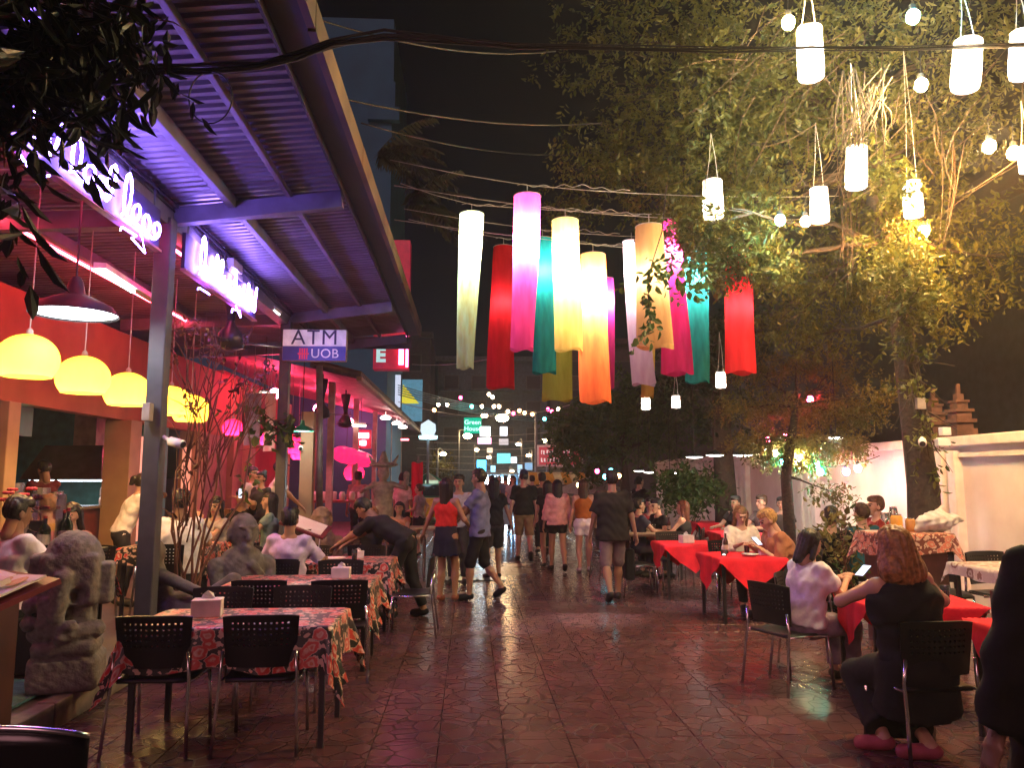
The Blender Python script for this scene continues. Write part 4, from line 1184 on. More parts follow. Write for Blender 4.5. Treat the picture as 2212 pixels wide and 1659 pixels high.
# ---- coloured fabric tubes on wires
def fabric_tube(top, bot, wt, wb, Y, label, col, power=0.0, lcol=(1.0, 0.9, 0.75), col2=None, drop=0.4, seed=0, tr=0.55):
    a = W(top[0], top[1], Y); b = W(bot[0], bot[1], Y)
    r0 = wt * Y / FPX / 2; r1 = wb * Y / FPX / 2
    L = (a - b).length
    t = thing('fabric_tube_lantern', label, 'lantern', b, 0, 'coloured fabric tube lanterns over the street')
    rg = random.Random(seed)
    n, seg = 22, 28
    ph = [rg.random() * 6 for _ in range(4)]
    vs = []; fs = []
    for i in range(n + 1):
        f = i / n
        c = a.lerp(b, f) + V((0.02 * math.sin(f * 3 + ph[0]) * f, 0, 0))
        r = r0 * (1 - f) + r1 * f
        if i == 0: r *= 0.97
        for j in range(seg):
            q = 2 * PI * j / seg
            fold = 1 + f * (0.06 * math.sin(3 * q + ph[1]) + 0.05 * math.sin(5 * q + ph[2] + f * 2)) + 0.012 * math.sin(2 * q + f * 9 + ph[3])
            ky = 1.0 - 0.25 * f
            z = 0.02 * math.sin(3 * q + ph[2]) if i == n else 0
            vs.append(c + V((r * fold * math.cos(q), r * fold * ky * math.sin(q), z)))
    for i in range(n):
        for j in range(seg):
            k = i * seg + j; k2 = i * seg + (j + 1) % seg
            fs.append((k, k2, k2 + seg, k + seg))
    m = cloth_lit('tube_' + label.split(' ')[0] + '_%d' % seed, col, tr, col2=col2, wrinkle=0.6)
    fab = MB().add(vs, fs).build('fabric', m, t, smooth=True)
    MB().lathe([(0.001, 0.003), (r0 * 0.96, 0.0)], a, 24).build('top_disc', mat('tube_top_card', (0.30, 0.24, 0.18), 0.9), fab)
    MB().tube([a + V((r0 * math.cos(q), r0 * math.sin(q), 0)) for q in [2 * PI * k / 20 for k in range(21)]], 0.006, 5).build('hoop', M_wire, fab)
    MB().tube([a, a + V((0, 0, 0.14))], 0.005, 5).build('hook', M_wire, t)
    if power: point_light('bulb_glow', (a - b) * 1.0 - V((0, 0, drop)), power, lcol, t, 0.04)  # tubes taken as unlit also get a weak added light
    return a + V((0, 0, 0.14))
H_ = []
TUBES = [
 ((1019, 463), (1006, 795), 55, 37, 10.2, 'white tube lantern at the left end of the row', (0.40, 0.48, 0.30), 300, (0.9, 1.0, 0.88), (0.36, 0.32, 0.14), 0.45),
 ((1088, 534), (1084, 838), 46, 62, 11.6, 'unlit red tube lantern second in the row', (0.66, 0.025, 0.04), 9, (1, .6, .5), (0.55, 0.02, 0.03), 0.9),
 ((1139, 424), (1132, 756), 62, 50, 8.9, 'magenta tube lantern glowing white at its top, highest of all', (0.52, 0.04, 0.15), 430, (1, .92, .95), (0.42, 0.028, 0.115), 0.55),
 ((1172, 517), (1179, 806), 46, 52, 10.8, 'teal tube lantern between the magenta and the yellow one', (0.014, 0.25, 0.22), 55, (0.85, 1, 1), (0.012, 0.17, 0.155), 0.5),
 ((1221, 477), (1227, 756), 60, 60, 9.4, 'pale yellow tube lantern glowing white at the top', (0.60, 0.46, 0.13), 330, (1, .95, .8), (0.54, 0.38, 0.09), 0.6),
 ((1206, 560), (1206, 865), 52, 66, 11.9, 'lime green tube lantern showing only below the yellow one', (0.42, 0.42, 0.08), 26, (1, 1, .7), (0.36, 0.36, 0.06), 0.7),
 ((1281, 551), (1288, 869), 56, 70, 9.5, 'orange tube lantern with a white glowing top', (0.66, 0.16, 0.045), 420, (1, .92, .75), (0.58, 0.11, 0.035), 0.5),
 ((1311, 602), (1313, 840), 30, 32, 11.3, 'slim magenta tube half hidden behind the orange one', (0.55, 0.04, 0.18), 70, (1, .85, .9), (0.5, 0.03, 0.2), 0.35),
 ((1364, 522), (1391, 831), 40, 52, 10.9, 'lilac white tube lantern behind the beige one', (0.50, 0.36, 0.42), 230, (1, .95, .92), (0.44, 0.28, 0.35), 0.5),
 ((1402, 490), (1414, 750), 62, 82, 8.4, 'beige tube lantern with a vine hanging over it', (0.58, 0.38, 0.18), 22, (1, .8, .6), (0.52, 0.32, 0.14), 0.6),
 ((1401, 620), (1401, 858), 26, 28, 12.4, 'yellow tube tip showing below the beige lantern', (0.6, 0.42, 0.10), 16, (1, .9, .6), (0.55, 0.36, 0.09), 0.6),
 ((1449, 478), (1460, 808), 40, 70, 10.3, 'hot pink tube lantern behind leaves right of the beige one', (0.58, 0.022, 0.14), 300, (1, .85, .85), (0.48, 0.015, 0.10), 0.5),
 ((1506, 548), (1505, 826), 54, 52, 10.4, 'teal tube lantern behind leaves at right', (0.02, 0.28, 0.24), 100, (0.9, 1, 1), (0.016, 0.19, 0.165), 0.35),
 ((1597, 535), (1598, 806), 58, 68, 9.6, 'red tube lantern at the right end of the row', (0.68, 0.025, 0.04), 14, (1, .6, .5), (0.56, 0.02, 0.03), 0.8)]
for k, (tp, bt, wt, wb, Y, lb, col, pw, lc, c2, dr) in enumerate(TUBES):
    H_.append(fabric_tube(tp, bt, wt, wb, Y, lb, col, pw, lc, c2, dr, seed=k + 11))
# wires for the tubes, from the canopy eave to the trees
for k, (i, lb) in enumerate(((2, 'highest pale wire carrying the magenta tube'), (0, 'pale wire carrying the white tube'), (4, 'pale wire carrying the yellow tube'), (3, 'pale wire carrying the teal tube'), (6, 'lowest near pale wire carrying the orange tube'), (1, 'pale wire carrying the red tube'))):
    h = H_[i]
    a = V((-0.97, h.y, h.z + 0.28)); b = V((4.6, h.y + 0.2, h.z + 0.02))
    pts = [a, a.lerp(h, 0.5) - V((0, 0, 0.02)), h] + [h.lerp(b, q / 6) - V((0, 0, 0.25 * (q / 6) * (1 - q / 6))) for q in range(1, 7)]
    mb = MB().tube(pts, 0.0045, 6)
    rg = random.Random(k)
    cw = []
    for q in range(40):      # flex wound round the wire
        f = q / 39; p = h.lerp(b, f * 0.35 - 0.03)
        cw.append(p + V((0, 0.012 * math.cos(q), 0.014 * math.sin(q * 0.9) - 0.03 * f * math.sin(f * 9))))
    mb.tube(cw, 0.0045, 5)
    mb.top('tube_wire', M_wire, lb, 'wire', h, 'wires carrying the tube lanterns', smooth=True)
# ---- thick black cable bundle across the top
mb = MB()
P = [W(-60, 178, 4.2), W(150, 168, 4.3), W(330, 150, 4.4), W(440, 147, 4.45), W(560, 140, 4.5), W(640, 118, 4.55), W(720, 92, 4.6), W(830, 75, 4.7), W(960, 84, 4.8), W(1106, 96, 4.9), W(1350, 104, 5.0), W(1560, 106, 5.1), W(1750, 102, 5.2), W(1960, 104, 5.3), W(2330, 92, 5.4)]
for k in range(5):
    rg = random.Random(k)
    mb.tube([p + V((0.0, rg.uniform(-0.02, 0.02), (k - 2) * 0.011 * (1 if i < 9 else 0.8) + rg.uniform(-0.008, 0.008))) for i, p in enumerate(P)], [0.010] * 8 + [0.007, 0.006, 0.0055, 0.005, 0.005, 0.005, 0.005], 6)
mb.top('cable_bundle', M_cable, 'thick black bundle of cables crossing the street at the top', 'cable', P[7], smooth=True)
lp = [W(455, 210, 4.4) + V((0.125 * math.sin(t), 0, 0.16 * math.cos(t))) for t in [2 * PI * k / 30 for k in range(29)]]
MB().tube(lp, 0.0045, 6).top('cable_loop', M_cable, 'loose loop of cable hanging under the bundle', 'cable', lp[0], smooth=True)
for k, (p, q, lb) in enumerate(((W(600, 178, 6), W(1300, 265, 9), 'black cable slanting below the thick bundle'), (W(640, 25, 6), W(1200, 110, 8), 'black cable slanting above the thick bundle'), (W(780, 265, 8), W(1280, 330, 11), 'black cable over the palm fronds'))):
    wire('slanting_cable', p, q, 0.15, 0.008, lb, group='thin cables over the street')
# reflector pendants at right, in three rows
def disc_lamp(u, v, Y, r, label):
    c = W(u, v, Y)
    t = thing('disc_lamp', label, 'lamp', c, 0, 'flat enamel lamps under the trees')
    mb = MB(); mb.capends = False
    mb.lathe([(r, 0), (r * 0.9, r * 0.2), (r * 0.25, r * 0.42), (0.02, r * 0.6)], c, 22).build('shade', M_black, t, smooth=True)
    MB().lathe([(0.001, -0.03), (r * 0.6, -0.024), (r * 0.98, -0.004)], c, 20).build('diffuser', emis('disc_white', (1, 0.95, 0.88), 9), t)
    MB().tube([c + V((0, 0, r * 0.55)), c + V((0, 0, 1.6))], 0.008, 5).build('cord', M_cable, t)
for u, v, Y, r, lb in ((1500, 987, 15, 0.17, 'flat lamp at left of the near row of three'), (1545, 983, 14.6, 0.18, 'flat lamp in the middle of the near row of three'), (1605, 983, 14.2, 0.19, 'flat lamp at right of the near row of three'),
                       (1380, 1017, 20, 0.14, 'flat lamp at left end of the far row'), (1402, 1020, 19.5, 0.14, 'second flat lamp of the far row'), (1447, 1021, 19, 0.13, 'third flat lamp of the far row'), (1463, 1021, 18.5, 0.13, 'flat lamp at right end of the far row'),
                       (1806, 945, 11.6, 0.13, 'flat lamp half hidden in the small tree')):
    disc_lamp(u, v, Y, r, lb)
# ceiling lamps and fans of the red room
for k, (u, v, Y, lb) in enumerate(((893, 0, 0, ''),)): pass
def fan(u, v, Y, label):
    c = W(u, v, Y)
    t = thing('ceiling_fan', label, 'ceiling fan', c, 0, 'black ceiling fans under the red ceiling')
    MB().lathe([(0.03, -0.22), (0.17, -0.18), (0.15, -0.02), (0.06, 0.1), (0.03, 0.2)], c, 14).build('motor', M_black, t, smooth=True)
    MB().lathe([(0.03, 0.1), (0.10, 0.45), (0.12, 0.6)], c, 12).build('canopy_cup', M_black, t, smooth=True)
    MB().tube([c + V((0, 0, 0.15)), c + V((0, 0, 0.75))], 0.02, 6).build('rod', M_black, t)
    for q in range(3):
        a = 2 * PI * q / 3 + 0.4
        d = V((math.cos(a), math.sin(a), 0))
        MB().bar(c + d * 0.12 + V((0, 0, -0.12)), c + d * 0.62 + V((0, 0, -0.12)), 0.10, 0.012).build('blade', M_black, t)
fan(695, 882, 16.0, 'left black ceiling fan of the red restaurant')
fan(746, 905, 19.0, 'right black ceiling fan of the red restaurant')
fan(498, 720, 9.6, 'dark fan under the beam below the second neon sign')
for k, (u, v, Y, lb) in enumerate(((893 - 0, 903, 25, 'round ceiling lamp nearest under the tiled eave'), (0, 0, 0, ''))):
    if Y == 0: continue
for u, v, Y, lb in ((833, 902, 23.0, 'round ceiling lamp nearest us under the tiled eave'), (857, 914, 26, 'bare bulb between the round lamps under the tiled eave'), (870, 922, 28, 'round ceiling lamp farthest under the tiled eave')):
    c = W(u, v, Y)
    t = thing('eave_lamp', lb, 'lamp', c, 0, 'lamps under the tiled eave')
    MB().lathe([(0.001, -0.06), (0.14, -0.05), (0.16, 0.0), (0.1, 0.05), (0.02, 0.06)], c, 16).build('glass', emis('eave_white', (1, 0.85, 0.75), 9), t, smooth=True)
    MB().tube([c + V((0, 0, 0.05)), c + V((0, 0, 0.18))], 0.02, 6).build('stem', M_white, t)
for k, (u, v, Y) in enumerate(((720, 990, 19), (800, 900, 22), (840, 960, 27))):
    pass
# pink/white lit sign boxes inside the red room
t = thing('lightbox_sign', 'small glowing white and pink light box in the red restaurant', 'sign', W(784, 946, 23.0))
for (u, v, w_, h_) in ((784, 941, 24, 11), (784, 957, 12, 10)):
    c = W(u, v, 23.0)
    MB().box(c, (w_ * 23 / FPX, 0.08, h_ * 23 / FPX)).build('lit_face', emis('box_white', (1, 0.75, 0.85), 6), t)
MB().box(W(784, 949, 23.1), (0.5, 0.06, 0.55)).build('case', M_redlit, t)
for u0, u1, v, Y, lb in ((733, 752, 1069 - 80, 24, 'red tube lamp at left in the red room'), (862, 910, 0, 0, ''), (868 - 2, 883, 1048 - 98, 28, 'red tube lamp at right in the red room')):
    if not Y: continue
    a, b = W(u0, v, Y), W(u1, v, Y)
    tb = thing('red_tube_lamp', lb, 'lamp', a, 0, 'red tube lamps')
    MB().tube([a, b], 0.03, 8).build('tube', emis('red_tube', (1, 0.12, 0.16), 8), tb)
    MB().box((a + b) / 2 + V((0, 0.03, 0.05)), ((b - a).length, 0.05, 0.03)).build('batten', M_red, tb)
a, b = W(752, 918, 20.0), W(790, 920, 20.0)
t = thing('white_tube_lamp', 'white tube lamp under the red ceiling by the fan', 'lamp', a)
MB().tube([a, b], 0.03, 8).build('tube', emis('tube_cream', (1, 0.8, 0.6), 9), t)
MB().box((a + b) / 2 + V((0, 0.02, 0.05)), ((b - a).length, 0.05, 0.03)).build('batten', M_white, t)
# lamps that light the red room (round red glass globes on its ceiling)
for k, (x, y, z) in enumerate(((-4.4, 17.6, 3.55), (-4.2, 21.5, 3.55), (-4.0, 26, 3.5), (-3.6, 30.5, 3.4))):
    t = thing('red_globe_lamp', ('nearest', 'second', 'third', 'farthest')[k] + ' red globe lamp on the ceiling of the red restaurant', 'lamp', (x, y, z), 0, 'red globe lamps on the red ceiling')
    MB().ball((x, y, z), 0.12, 12, 8).build('globe', emis('red_globe', (1.0, 0.06, 0.17), 170), t, smooth=True)
    MB().tube([(x, y, z + 0.1), (x, y, z + 0.35)], 0.012, 6).build('stem', M_cable, t)
# ================================================================== FURNITURE
M_plast = mat('black_plastic', (0.008, 0.008, 0.009), 0.42, var=0.1, bump=0.03, spec=0.35)
def chair_proto():
    t = thing('chair', 'x', 'chair')
    # perforated curved back shell
    nc, nr = 27, 13
    px = 0.47 / 13.5; xs = []
    for j in range(14): xs += [-0.235 + px * j, -0.235 + px * j + 0.62 * px]
    xs = np.array(xs[:28]); xs = xs - (xs[0] + xs[-1]) / 2; xs = xs / abs(xs[0]) * 0.235
    zs = [0.515, 0.56, 0.60]
    for q in range(5): zs += [0.645 + 0.034 * q, 0.645 + 0.034 * q + 0.011]
    zs += [0.815, 0.838]
    nz = len(zs) - 1
    vs = []
    for iz, z in enumerate(zs):
        for x in xs:
            taper = 0.90 + 0.10 * (z - 0.515) / 0.32
            y = -0.20 - 0.10 * (z - 0.5) + 0.035 * (x / 0.235) ** 2
            vs.append((x * taper, y, z - 0.012 * (abs(x) / 0.235) ** 4 * (iz == nz)))
    fs = []
    for i in range(nz):
        for j in range(nc):
            if 3 <= i < nz - 1 and (i - 3) % 2 == 0 and j % 2 == 1 and 2 < j < nc - 2: continue
            a = i * (nc + 1) + j
            fs.append((a, a + 1, a + nc + 2, a + nc + 1))
    o = MB().add(vs, fs).build('backrest', M_plast, t, world=False)
    sm = o.modifiers.new('thick', 'SOLIDIFY'); sm.thickness = 0.014; sm.offset = 0
    # dished seat
    vs = []; fs = []
    n = 8
    for i in range(n + 1):
        for j in range(n + 1):
            u, v = j / n * 2 - 1, i / n * 2 - 1
            vs.append((u * 0.225 * (1 - 0.10 * (v < 0) * abs(v)), v * 0.215, 0.452 - 0.018 * (1 - u * u) * (1 - v * v) - 0.025 * max(0, v) ** 4))
    for i in range(n):
        for j in range(n):
            a = i * (n + 1) + j; fs.append((a, a + 1, a + n + 2, a + n + 1))
    o = MB().add(vs, fs).build('seat', M_plast, t, world=False, smooth=True)
    sm = o.modifiers.new('thick', 'SOLIDIFY'); sm.thickness = 0.022; sm.offset = -1
    for s in (-1, 1):
        MB().tube([(s * 0.255, -0.275, 0.0), (s * 0.24, -0.24, 0.30), (s * 0.232, -0.215, 0.48), (s * 0.222, -0.225, 0.62)], 0.0115, 8).build('leg', M_chrome, t, world=False, smooth=True)
        MB().tube([(s * 0.235, 0.235, 0.0), (s * 0.232, 0.215, 0.25), (s * 0.228, 0.19, 0.43)], 0.0115, 8).build('leg', M_chrome, t, world=False, smooth=True)
        MB().tube([(s * 0.228, 0.19, 0.425), (s * 0.232, -0.215, 0.435)], 0.010, 8).build('side_rail', M_chrome, t, world=False, smooth=True)
    MB().tube([(-0.228, 0.0, 0.415), (0.228, 0.0, 0.415)], 0.010, 8).build('stretcher', M_chrome, t, world=False, smooth=True)
    return t
CH = chair_proto()
first_chair = [True]
def chair(x, y, rz, label, z=0.0, group='black perforated chairs'):
    o = CH if first_chair[0] else copy_tree(CH)
    first_chair[0] = False
    o.location = (x, y, z); o.rotation_euler = (0, 0, R(rz))
    return setp(o, label, 'chair', group)

def table(cx, cy, ax, ay, rz, label, z=0.0, h=0.74, group='restaurant tables', legm=M_black):
    t = thing('table', label, 'table', (cx, cy, z), R(rz), group)
    MB().box((0, 0, h - 0.015), (2 * ax, 2 * ay, 0.03)).build('table_top', mat('table_wood', (0.12, 0.06, 0.04), 0.5), t, world=False)
    for sx in (-1, 1):
        for sy in (-1, 1):
            MB().box((sx * (ax - 0.05), sy * (ay - 0.05), h / 2 - 0.02), (0.035, 0.035, h - 0.04)).build('leg', legm, t, world=False)
    return t
def cloth(cx, cy, ax, ay, rz, crz, ch, label, m, z=0.0, h=0.745, group=None, name='tablecloth', cw=None):
    """square cloth (half sizes ch, cw) turned by crz on a table with half sizes ax, ay"""
    cw = cw or ch
    n = 40
    q = R(crz)
    vs = []; uv = []; fs = []
    for i in range(n + 1):
        for j in range(n + 1):
            p, r = (j / n * 2 - 1) * ch, (i / n * 2 - 1) * cw
            x = p * math.cos(q) - r * math.sin(q); y = p * math.sin(q) + r * math.cos(q)
            xx = min(max(x, -ax), ax); yy = min(max(y, -ay), ay)
            ex, ey = x - xx, y - yy
            d = math.hypot(ex, ey)
            if d > 1e-6:
                nx, ny = ex / d, ey / d
                tang = (xx * (-ny) + yy * nx)
                off = 0.012 + d * (0.06 + 0.05 * math.sin(tang * 17 + cx * 5) + 0.035 * math.sin(tang * 31 + 1)) + (0.25 * d if ex and ey else 0)
                vs.append((xx + nx * off, yy + ny * off, h + 0.004 - max(0, d - 0.012) * (1.12 if ex and ey else 0.9 + 0.08 * math.sin(tang * 9 + cy))))
            else:
                vs.append((x, y, h + 0.004 + 0.0015 * math.sin(x * 13) * math.sin(y * 11)))
            uv.append((p, r))
    for i in range(n):
        for j in range(n):
            a = i * (n + 1) + j; fs.append((a, a + 1, a + n + 2, a + n + 1))
    me = MB().add(vs, fs).mesh(name, m, True)
    ul = me.uv_layers.new(name='UVMap')
    for lp in me.loops: ul.data[lp.index].uv = uv[lp.vertex_index]
    o = mesh_obj(name, me, None, (cx, cy, z))
    o.rotation_euler = (0, 0, R(rz))
    return setp(o, label, 'tablecloth', group)
M_flor = floralmat('floral_oilcloth')
M_flor2 = floralmat('floral_oilcloth_pale', ground=(0.16, 0.04, 0.03), flower=(0.55, 0.16, 0.10), petal=(0.60, 0.44, 0.32), scale=11)
M_redc = mat('red_tablecloth', (0.82, 0.022, 0.045), 0.8, var=0.10, scale=7, bump=0.55, spec=0.2)
M_nap = mat('napkin_box', (0.72, 0.62, 0.62), 0.5, bump=0.05)
def napkin(x, y, z, rz, label, s=1.0):
    t = thing('napkin_box', label, 'napkin box', (x, y, z), R(rz), 'white napkin boxes')
    MB().box((0, 0, 0.05 * s), (0.17 * s, 0.12 * s, 0.10 * s)).build('box', M_nap, t, world=False, bevel=0.006)
    MB().add([(-0.04 * s, 0.0, 0.101 * s), (0.04 * s, 0.01, 0.101 * s), (0.03 * s, 0.02, 0.13 * s), (0.0, -0.005, 0.15 * s), (-0.03 * s, 0.015, 0.125 * s), (0, 0.035, 0.102 * s)], [(0, 1, 2, 3, 4), (1, 5, 2), (5, 4, 3, 2), (0, 4, 5)]).build('tissue', M_white, t, world=False)
# --- left row along the walkway
TX, TA, TB = -1.52, 0.64, 0.36
GF = 'floral cloths of the left row'
for cy, lb, cl in ((5.48, 'table under the floral cloth nearest us at left', 'floral tablecloth nearest us, with a drooping corner'), (7.4, 'table behind the near floral table', 'floral tablecloth of the second table, mostly behind chairs'), (9.15, 'table the bending waiter reaches over', 'floral tablecloth under the waiter\'s hands')):
    table(TX, cy, TA, TB, 0, lb)
    cloth(TX, cy, TA, TB, 0, 0, TA + 0.30, cl, M_flor, group=GF, cw=TB + 0.30)
chair(-1.96, 5.28, 0, 'left of the two black chairs nearest us at the floral table')
chair(-1.31, 5.28, 2, 'right of the two black chairs nearest us at the floral table')
chair(-1.92, 6.12, 180, 'black chair facing us across the near floral table, left one')
chair(-1.33, 6.16, 176, 'black chair facing us across the near floral table, right one')
chair(-1.10, 6.92, 4, 'black chair with its back to us at the second floral table')
chair(-1.75, 6.95, -3, 'second black chair with its back to us at the second floral table')
chair(-1.98, 8.05, 180, 'black chair behind the second floral table, left')
chair(-1.32, 8.08, 183, 'black chair behind the second floral table, right')
chair(-2.02, 8.62, -2, 'black chair of the man in a lilac shirt')
chair(-1.30, 9.82, 180, 'black chair facing us behind the waiter\'s table, right')
chair(-1.95, 9.80, 178, 'black chair facing us behind the waiter\'s table, left')
chair(-0.62, 8.7, 90, 'black chair pushed in by the waiter at the table end')
napkin(-1.79, 5.55, 0.750, 10, 'white napkin box on the nearest floral table', 1.15)
napkin(-1.20, 7.50, 0.750, 0, 'white napkin box on the second floral table')
napkin(-1.30, 9.32, 0.750, 5, 'white napkin box by the waiter\'s hands', 0.8)
# glass of orange drink
t = thing('juice_glass', 'tall glass of orange drink with a straw beside the lilac-shirt man', 'glass', (-1.72, 9.05, 0.750))
MB().lathe([(0.03, 0), (0.042, 0.15), (0.039, 0.15), (0.028, 0.01)], t.location, 16).build('glass', glassmat('clear_glass'), t, smooth=True)
MB().lathe([(0.027, 0.008), (0.037, 0.13)], t.location, 16).build('drink', mat('orange_drink', (0.85, 0.40, 0.04), 0.2, emit=(0.8, 0.35, 0.03), es=0.15, bump=0), t, smooth=True)
MB().tube([V(t.location) + V((0, 0, 0.05)), V(t.location) + V((0.02, 0, 0.24))], 0.004, 6).build('straw', M_white, t)
def plate(x, y, z, r, label, group='plates on tables', m=None):
    return MB().lathe([(0.001, 0.006), (r * 0.6, 0.006), (r, 0.022), (r, 0.027), (r * 0.6, 0.012), (0.001, 0.012)], (x, y, z), 22).top('plate', m or M_white, label, 'plate', (x, y, z), group, smooth=True)
plate(-1.55, 9.10, 0.752, 0.14, 'plate the waiter is setting down')
plate(-1.85, 9.30, 0.752, 0.12, 'plate in front of the lilac-shirt man')
# --- foreground chair and menu stand at far left
MB_ = None
lc = thing('lacquered_chair', 'black chair back with a pale metal rim cut by the lower left corner', 'chair', (-1.61, 3.08, 0))
vs = []; fs = []
for i in range(7):
    for j in range(13):
        u = j / 12 * 2 - 1
        top = 0.845 - 0.045 * u * u
        vs.append((-1.61 + 0.30 * u * (0.94 + 0.06 * i / 6), 2.85 + 0.05 * u * u - 0.02 * i / 6, 0.50 + (top - 0.50) * i / 6))
for i in range(6):
    for j in range(12): fs.append((i * 13 + j, i * 13 + j + 1, i * 13 + j + 14, i * 13 + j + 13))
o = MB().add(vs, fs).build('backrest', mat('black_lacquer', (0.006, 0.006, 0.007), 0.22, bump=0.0), lc, smooth=True)
q_ = o.modifiers.new('thick', 'SOLIDIFY'); q_.thickness = 0.018
MB().tube([V(vs[6 * 13 + j]) + V((0, 0, 0.006)) for j in range(13)], 0.010, 8).build('rim', M_chrome, lc, smooth=True)
MB().box((-1.61, 3.10, 0.45), (0.46, 0.44, 0.04)).build('seat', MATS['black_lacquer'], lc, bevel=0.015)
for sx in (-1, 1):
    MB().tube([(-1.61 + sx * 0.25, 2.85, 0), (-1.61 + sx * 0.24, 2.87, 0.55)], 0.014, 8).build('leg', M_chrome, lc, smooth=True)
    MB().tube([(-1.61 + sx * 0.21, 3.29, 0), (-1.61 + sx * 0.21, 3.29, 0.43)], 0.014, 8).build('leg', M_chrome, lc, smooth=True)
ms = thing('menu_stand', 'dark lectern holding a lit open menu at the left edge', 'menu stand', (-2.64, 4.42, 0))
c = V((-2.64, 4.42, 0))
MB().box(c + V((-0.05, 0, 0.5)), (0.34, 0.36, 1.0)).build('column', mat('stand_wood', (0.05, 0.018, 0.015), 0.45), ms)
rot = Matrix.Rotation(R(-38), 3, 'Z') @ Matrix.Rotation(R(20), 3, 'X')
MB().box(c + V((0.0, -0.05, 1.05)), (0.78, 0.56, 0.03), rot).build('desk', mat('stand_top', (0.16, 0.03, 0.04), 0.4), ms)
MB().box(c + V((0.0, -0.05, 1.05)) + rot @ V((0, -0.27, 0.02)), (0.78, 0.03, 0.05), rot).build('ledge', mat('stand_top', (0.1, 0.02, 0.02)), ms)
def menu_page_mat():
    m = mat('menu_page', (0.82, 0.79, 0.78), 0.35, scale=5, bump=0, col2=(0.78, 0.66, 0.64), detail=1)
    return m
mn = thing('menu_book', 'open picture menu lying on the lectern at the left edge', 'menu', tuple(c + V((0, -0.05, 1.07))))
for s in (-1, 1):
    MB().box(c + V((0, -0.05, 1.07)) + rot @ V((s * 0.18, 0.0, 0.016)), (0.345, 0.46, 0.012), rot @ Matrix.Rotation(R(-4 * s), 3, 'Y')).build('page', menu_page_mat(), mn)
    for q in range(4):
        px, py = s * 0.18 + (-0.08, 0.08, -0.07, 0.09)[q], (0.11, 0.12, -0.08, -0.1)[q]
        MB().lathe([(0.001, 0), (0.055, 0)], c + V((0, -0.05, 1.085)) + rot @ V((px, py, 0.027 if s * (px - s * 0.18) > 0 else 0.02)), 14, rot).build('dish_picture', mat('dish_photo', (0.55, 0.22, 0.08), 0.4, scale=40, col2=(0.7, 0.5, 0.3), bump=0), mn)
MB().box(c + V((0, -0.05, 1.07)) + rot @ V((0.02, -0.03, 0.055)), (0.42, 0.28, 0.03), rot).build('loose_card', mat('card', (0.84, 0.80, 0.78), 0.35, scale=6, col2=(0.72, 0.55, 0.5), bump=0), mn)
# second menu stand
ms2 = thing('menu_stand', 'slanted menu stand behind the man in a lilac shirt', 'menu stand', (-2.25, 10.7, 0))
c = V((-2.25, 10.7, 0))
MB().box(c + V((0, 0, 0.5)), (0.3, 0.3, 1.0)).build('column', mat('stand_wood', (0.05, 0.02, 0.02)), ms2)
r2 = Matrix.Rotation(R(20), 3, 'Y') @ Matrix.Rotation(R(18), 3, 'X')
MB().box(c + V((0.05, 0, 1.04)), (0.62, 0.42, 0.03), r2).build('desk', mat('stand_top', (0.1, 0.02, 0.02)), ms2)
MB().box(c + V((0.05, 0, 1.062)), (0.52, 0.34, 0.012), r2).build('menu_page', menu_page_mat(), ms2)
# --- terrace tables and chairs (raised floor)
for k, (x, y, lb, cl) in enumerate(((-3.75, 7.05, 'terrace table of the couple at the left edge', 'floral cloth on the terrace table at the left edge'), (-3.35, 9.15, 'terrace table of the man in a white shirt seen from behind', 'pink floral cloth right behind the near grey post'), (-3.6, 11.6, 'terrace table of the group taking photos', 'floral cloth of the group taking photos'))):
    table(x, y, 0.45, 0.40, 0, lb, z=TZ)
    cloth(x, y, 0.45, 0.40, 0, 0, 0.68, cl, M_flor, z=TZ, group='floral cloths on the terrace', cw=0.62)
chair(-3.62, 6.25, -25, 'black chair of the white-shirt man at the left edge', TZ)
chair(-3.12, 8.35, 0, 'black chair of the white-shirt man behind the near post', TZ)
chair(-3.75, 7.85, 180, 'black chair of the long-haired woman with a menu', TZ)
napkin(-3.25, 9.05, TZ + 0.75, 0, 'white napkin box on the pink terrace table', 1.0)
# condiments / bottles on a side cabinet behind the near statue
cab = thing('drinks_cabinet', 'dark cabinet carrying bottles and flowers beside the near post', 'cabinet', (-3.42, 6.55, TZ))
MB().box((-3.42, 6.55, TZ + 0.45), (0.72, 0.42, 0.90)).build('body', mat('cabinet_dark', (0.015, 0.014, 0.014), 0.4), cab, bevel=0.01)
MB().box((-3.42, 6.55, TZ + 0.915), (0.78, 0.48, 0.03)).build('worktop', M_black, cab)
zt = TZ + 0.931
def bottle(x, y, h, m, label, r=0.04):
    t = thing('bottle', label, 'bottle', (x, y, zt), 0, 'bottles on the drinks cabinet')
    MB().lathe([(r, 0), (r, h * 0.6), (r * 0.85, h * 0.68), (r * 0.35, h * 0.78), (r * 0.33, h)], (x, y, zt), 14).build('glass', m, t, smooth=True)
    MB().lathe([(r * 1.02, h * 0.18), (r * 1.02, h * 0.48)], (x, y, zt), 14).build('paper_label', mat('bottle_label', (0.5, 0.42, 0.33), 0.6), t)
    MB().lathe([(r * 0.38, h * 0.94), (r * 0.38, h * 1.02)], (x, y, zt), 10).build('cap', mat('bottle_cap', (0.3, 0.02, 0.03), 0.4), t)
M_bot = mat('dark_bottle', (0.012, 0.02, 0.012), 0.08, bump=0)
bottle(-3.22, 6.48, 0.33, M_bot, 'tallest dark wine bottle close to the near post')
bottle(-3.31, 6.60, 0.31, M_bot, 'dark wine bottle with red cap behind the tallest one', 0.038)
bottle(-3.38, 6.45, 0.27, M_bot, 'shorter dark bottle at left of the wine bottles', 0.045)
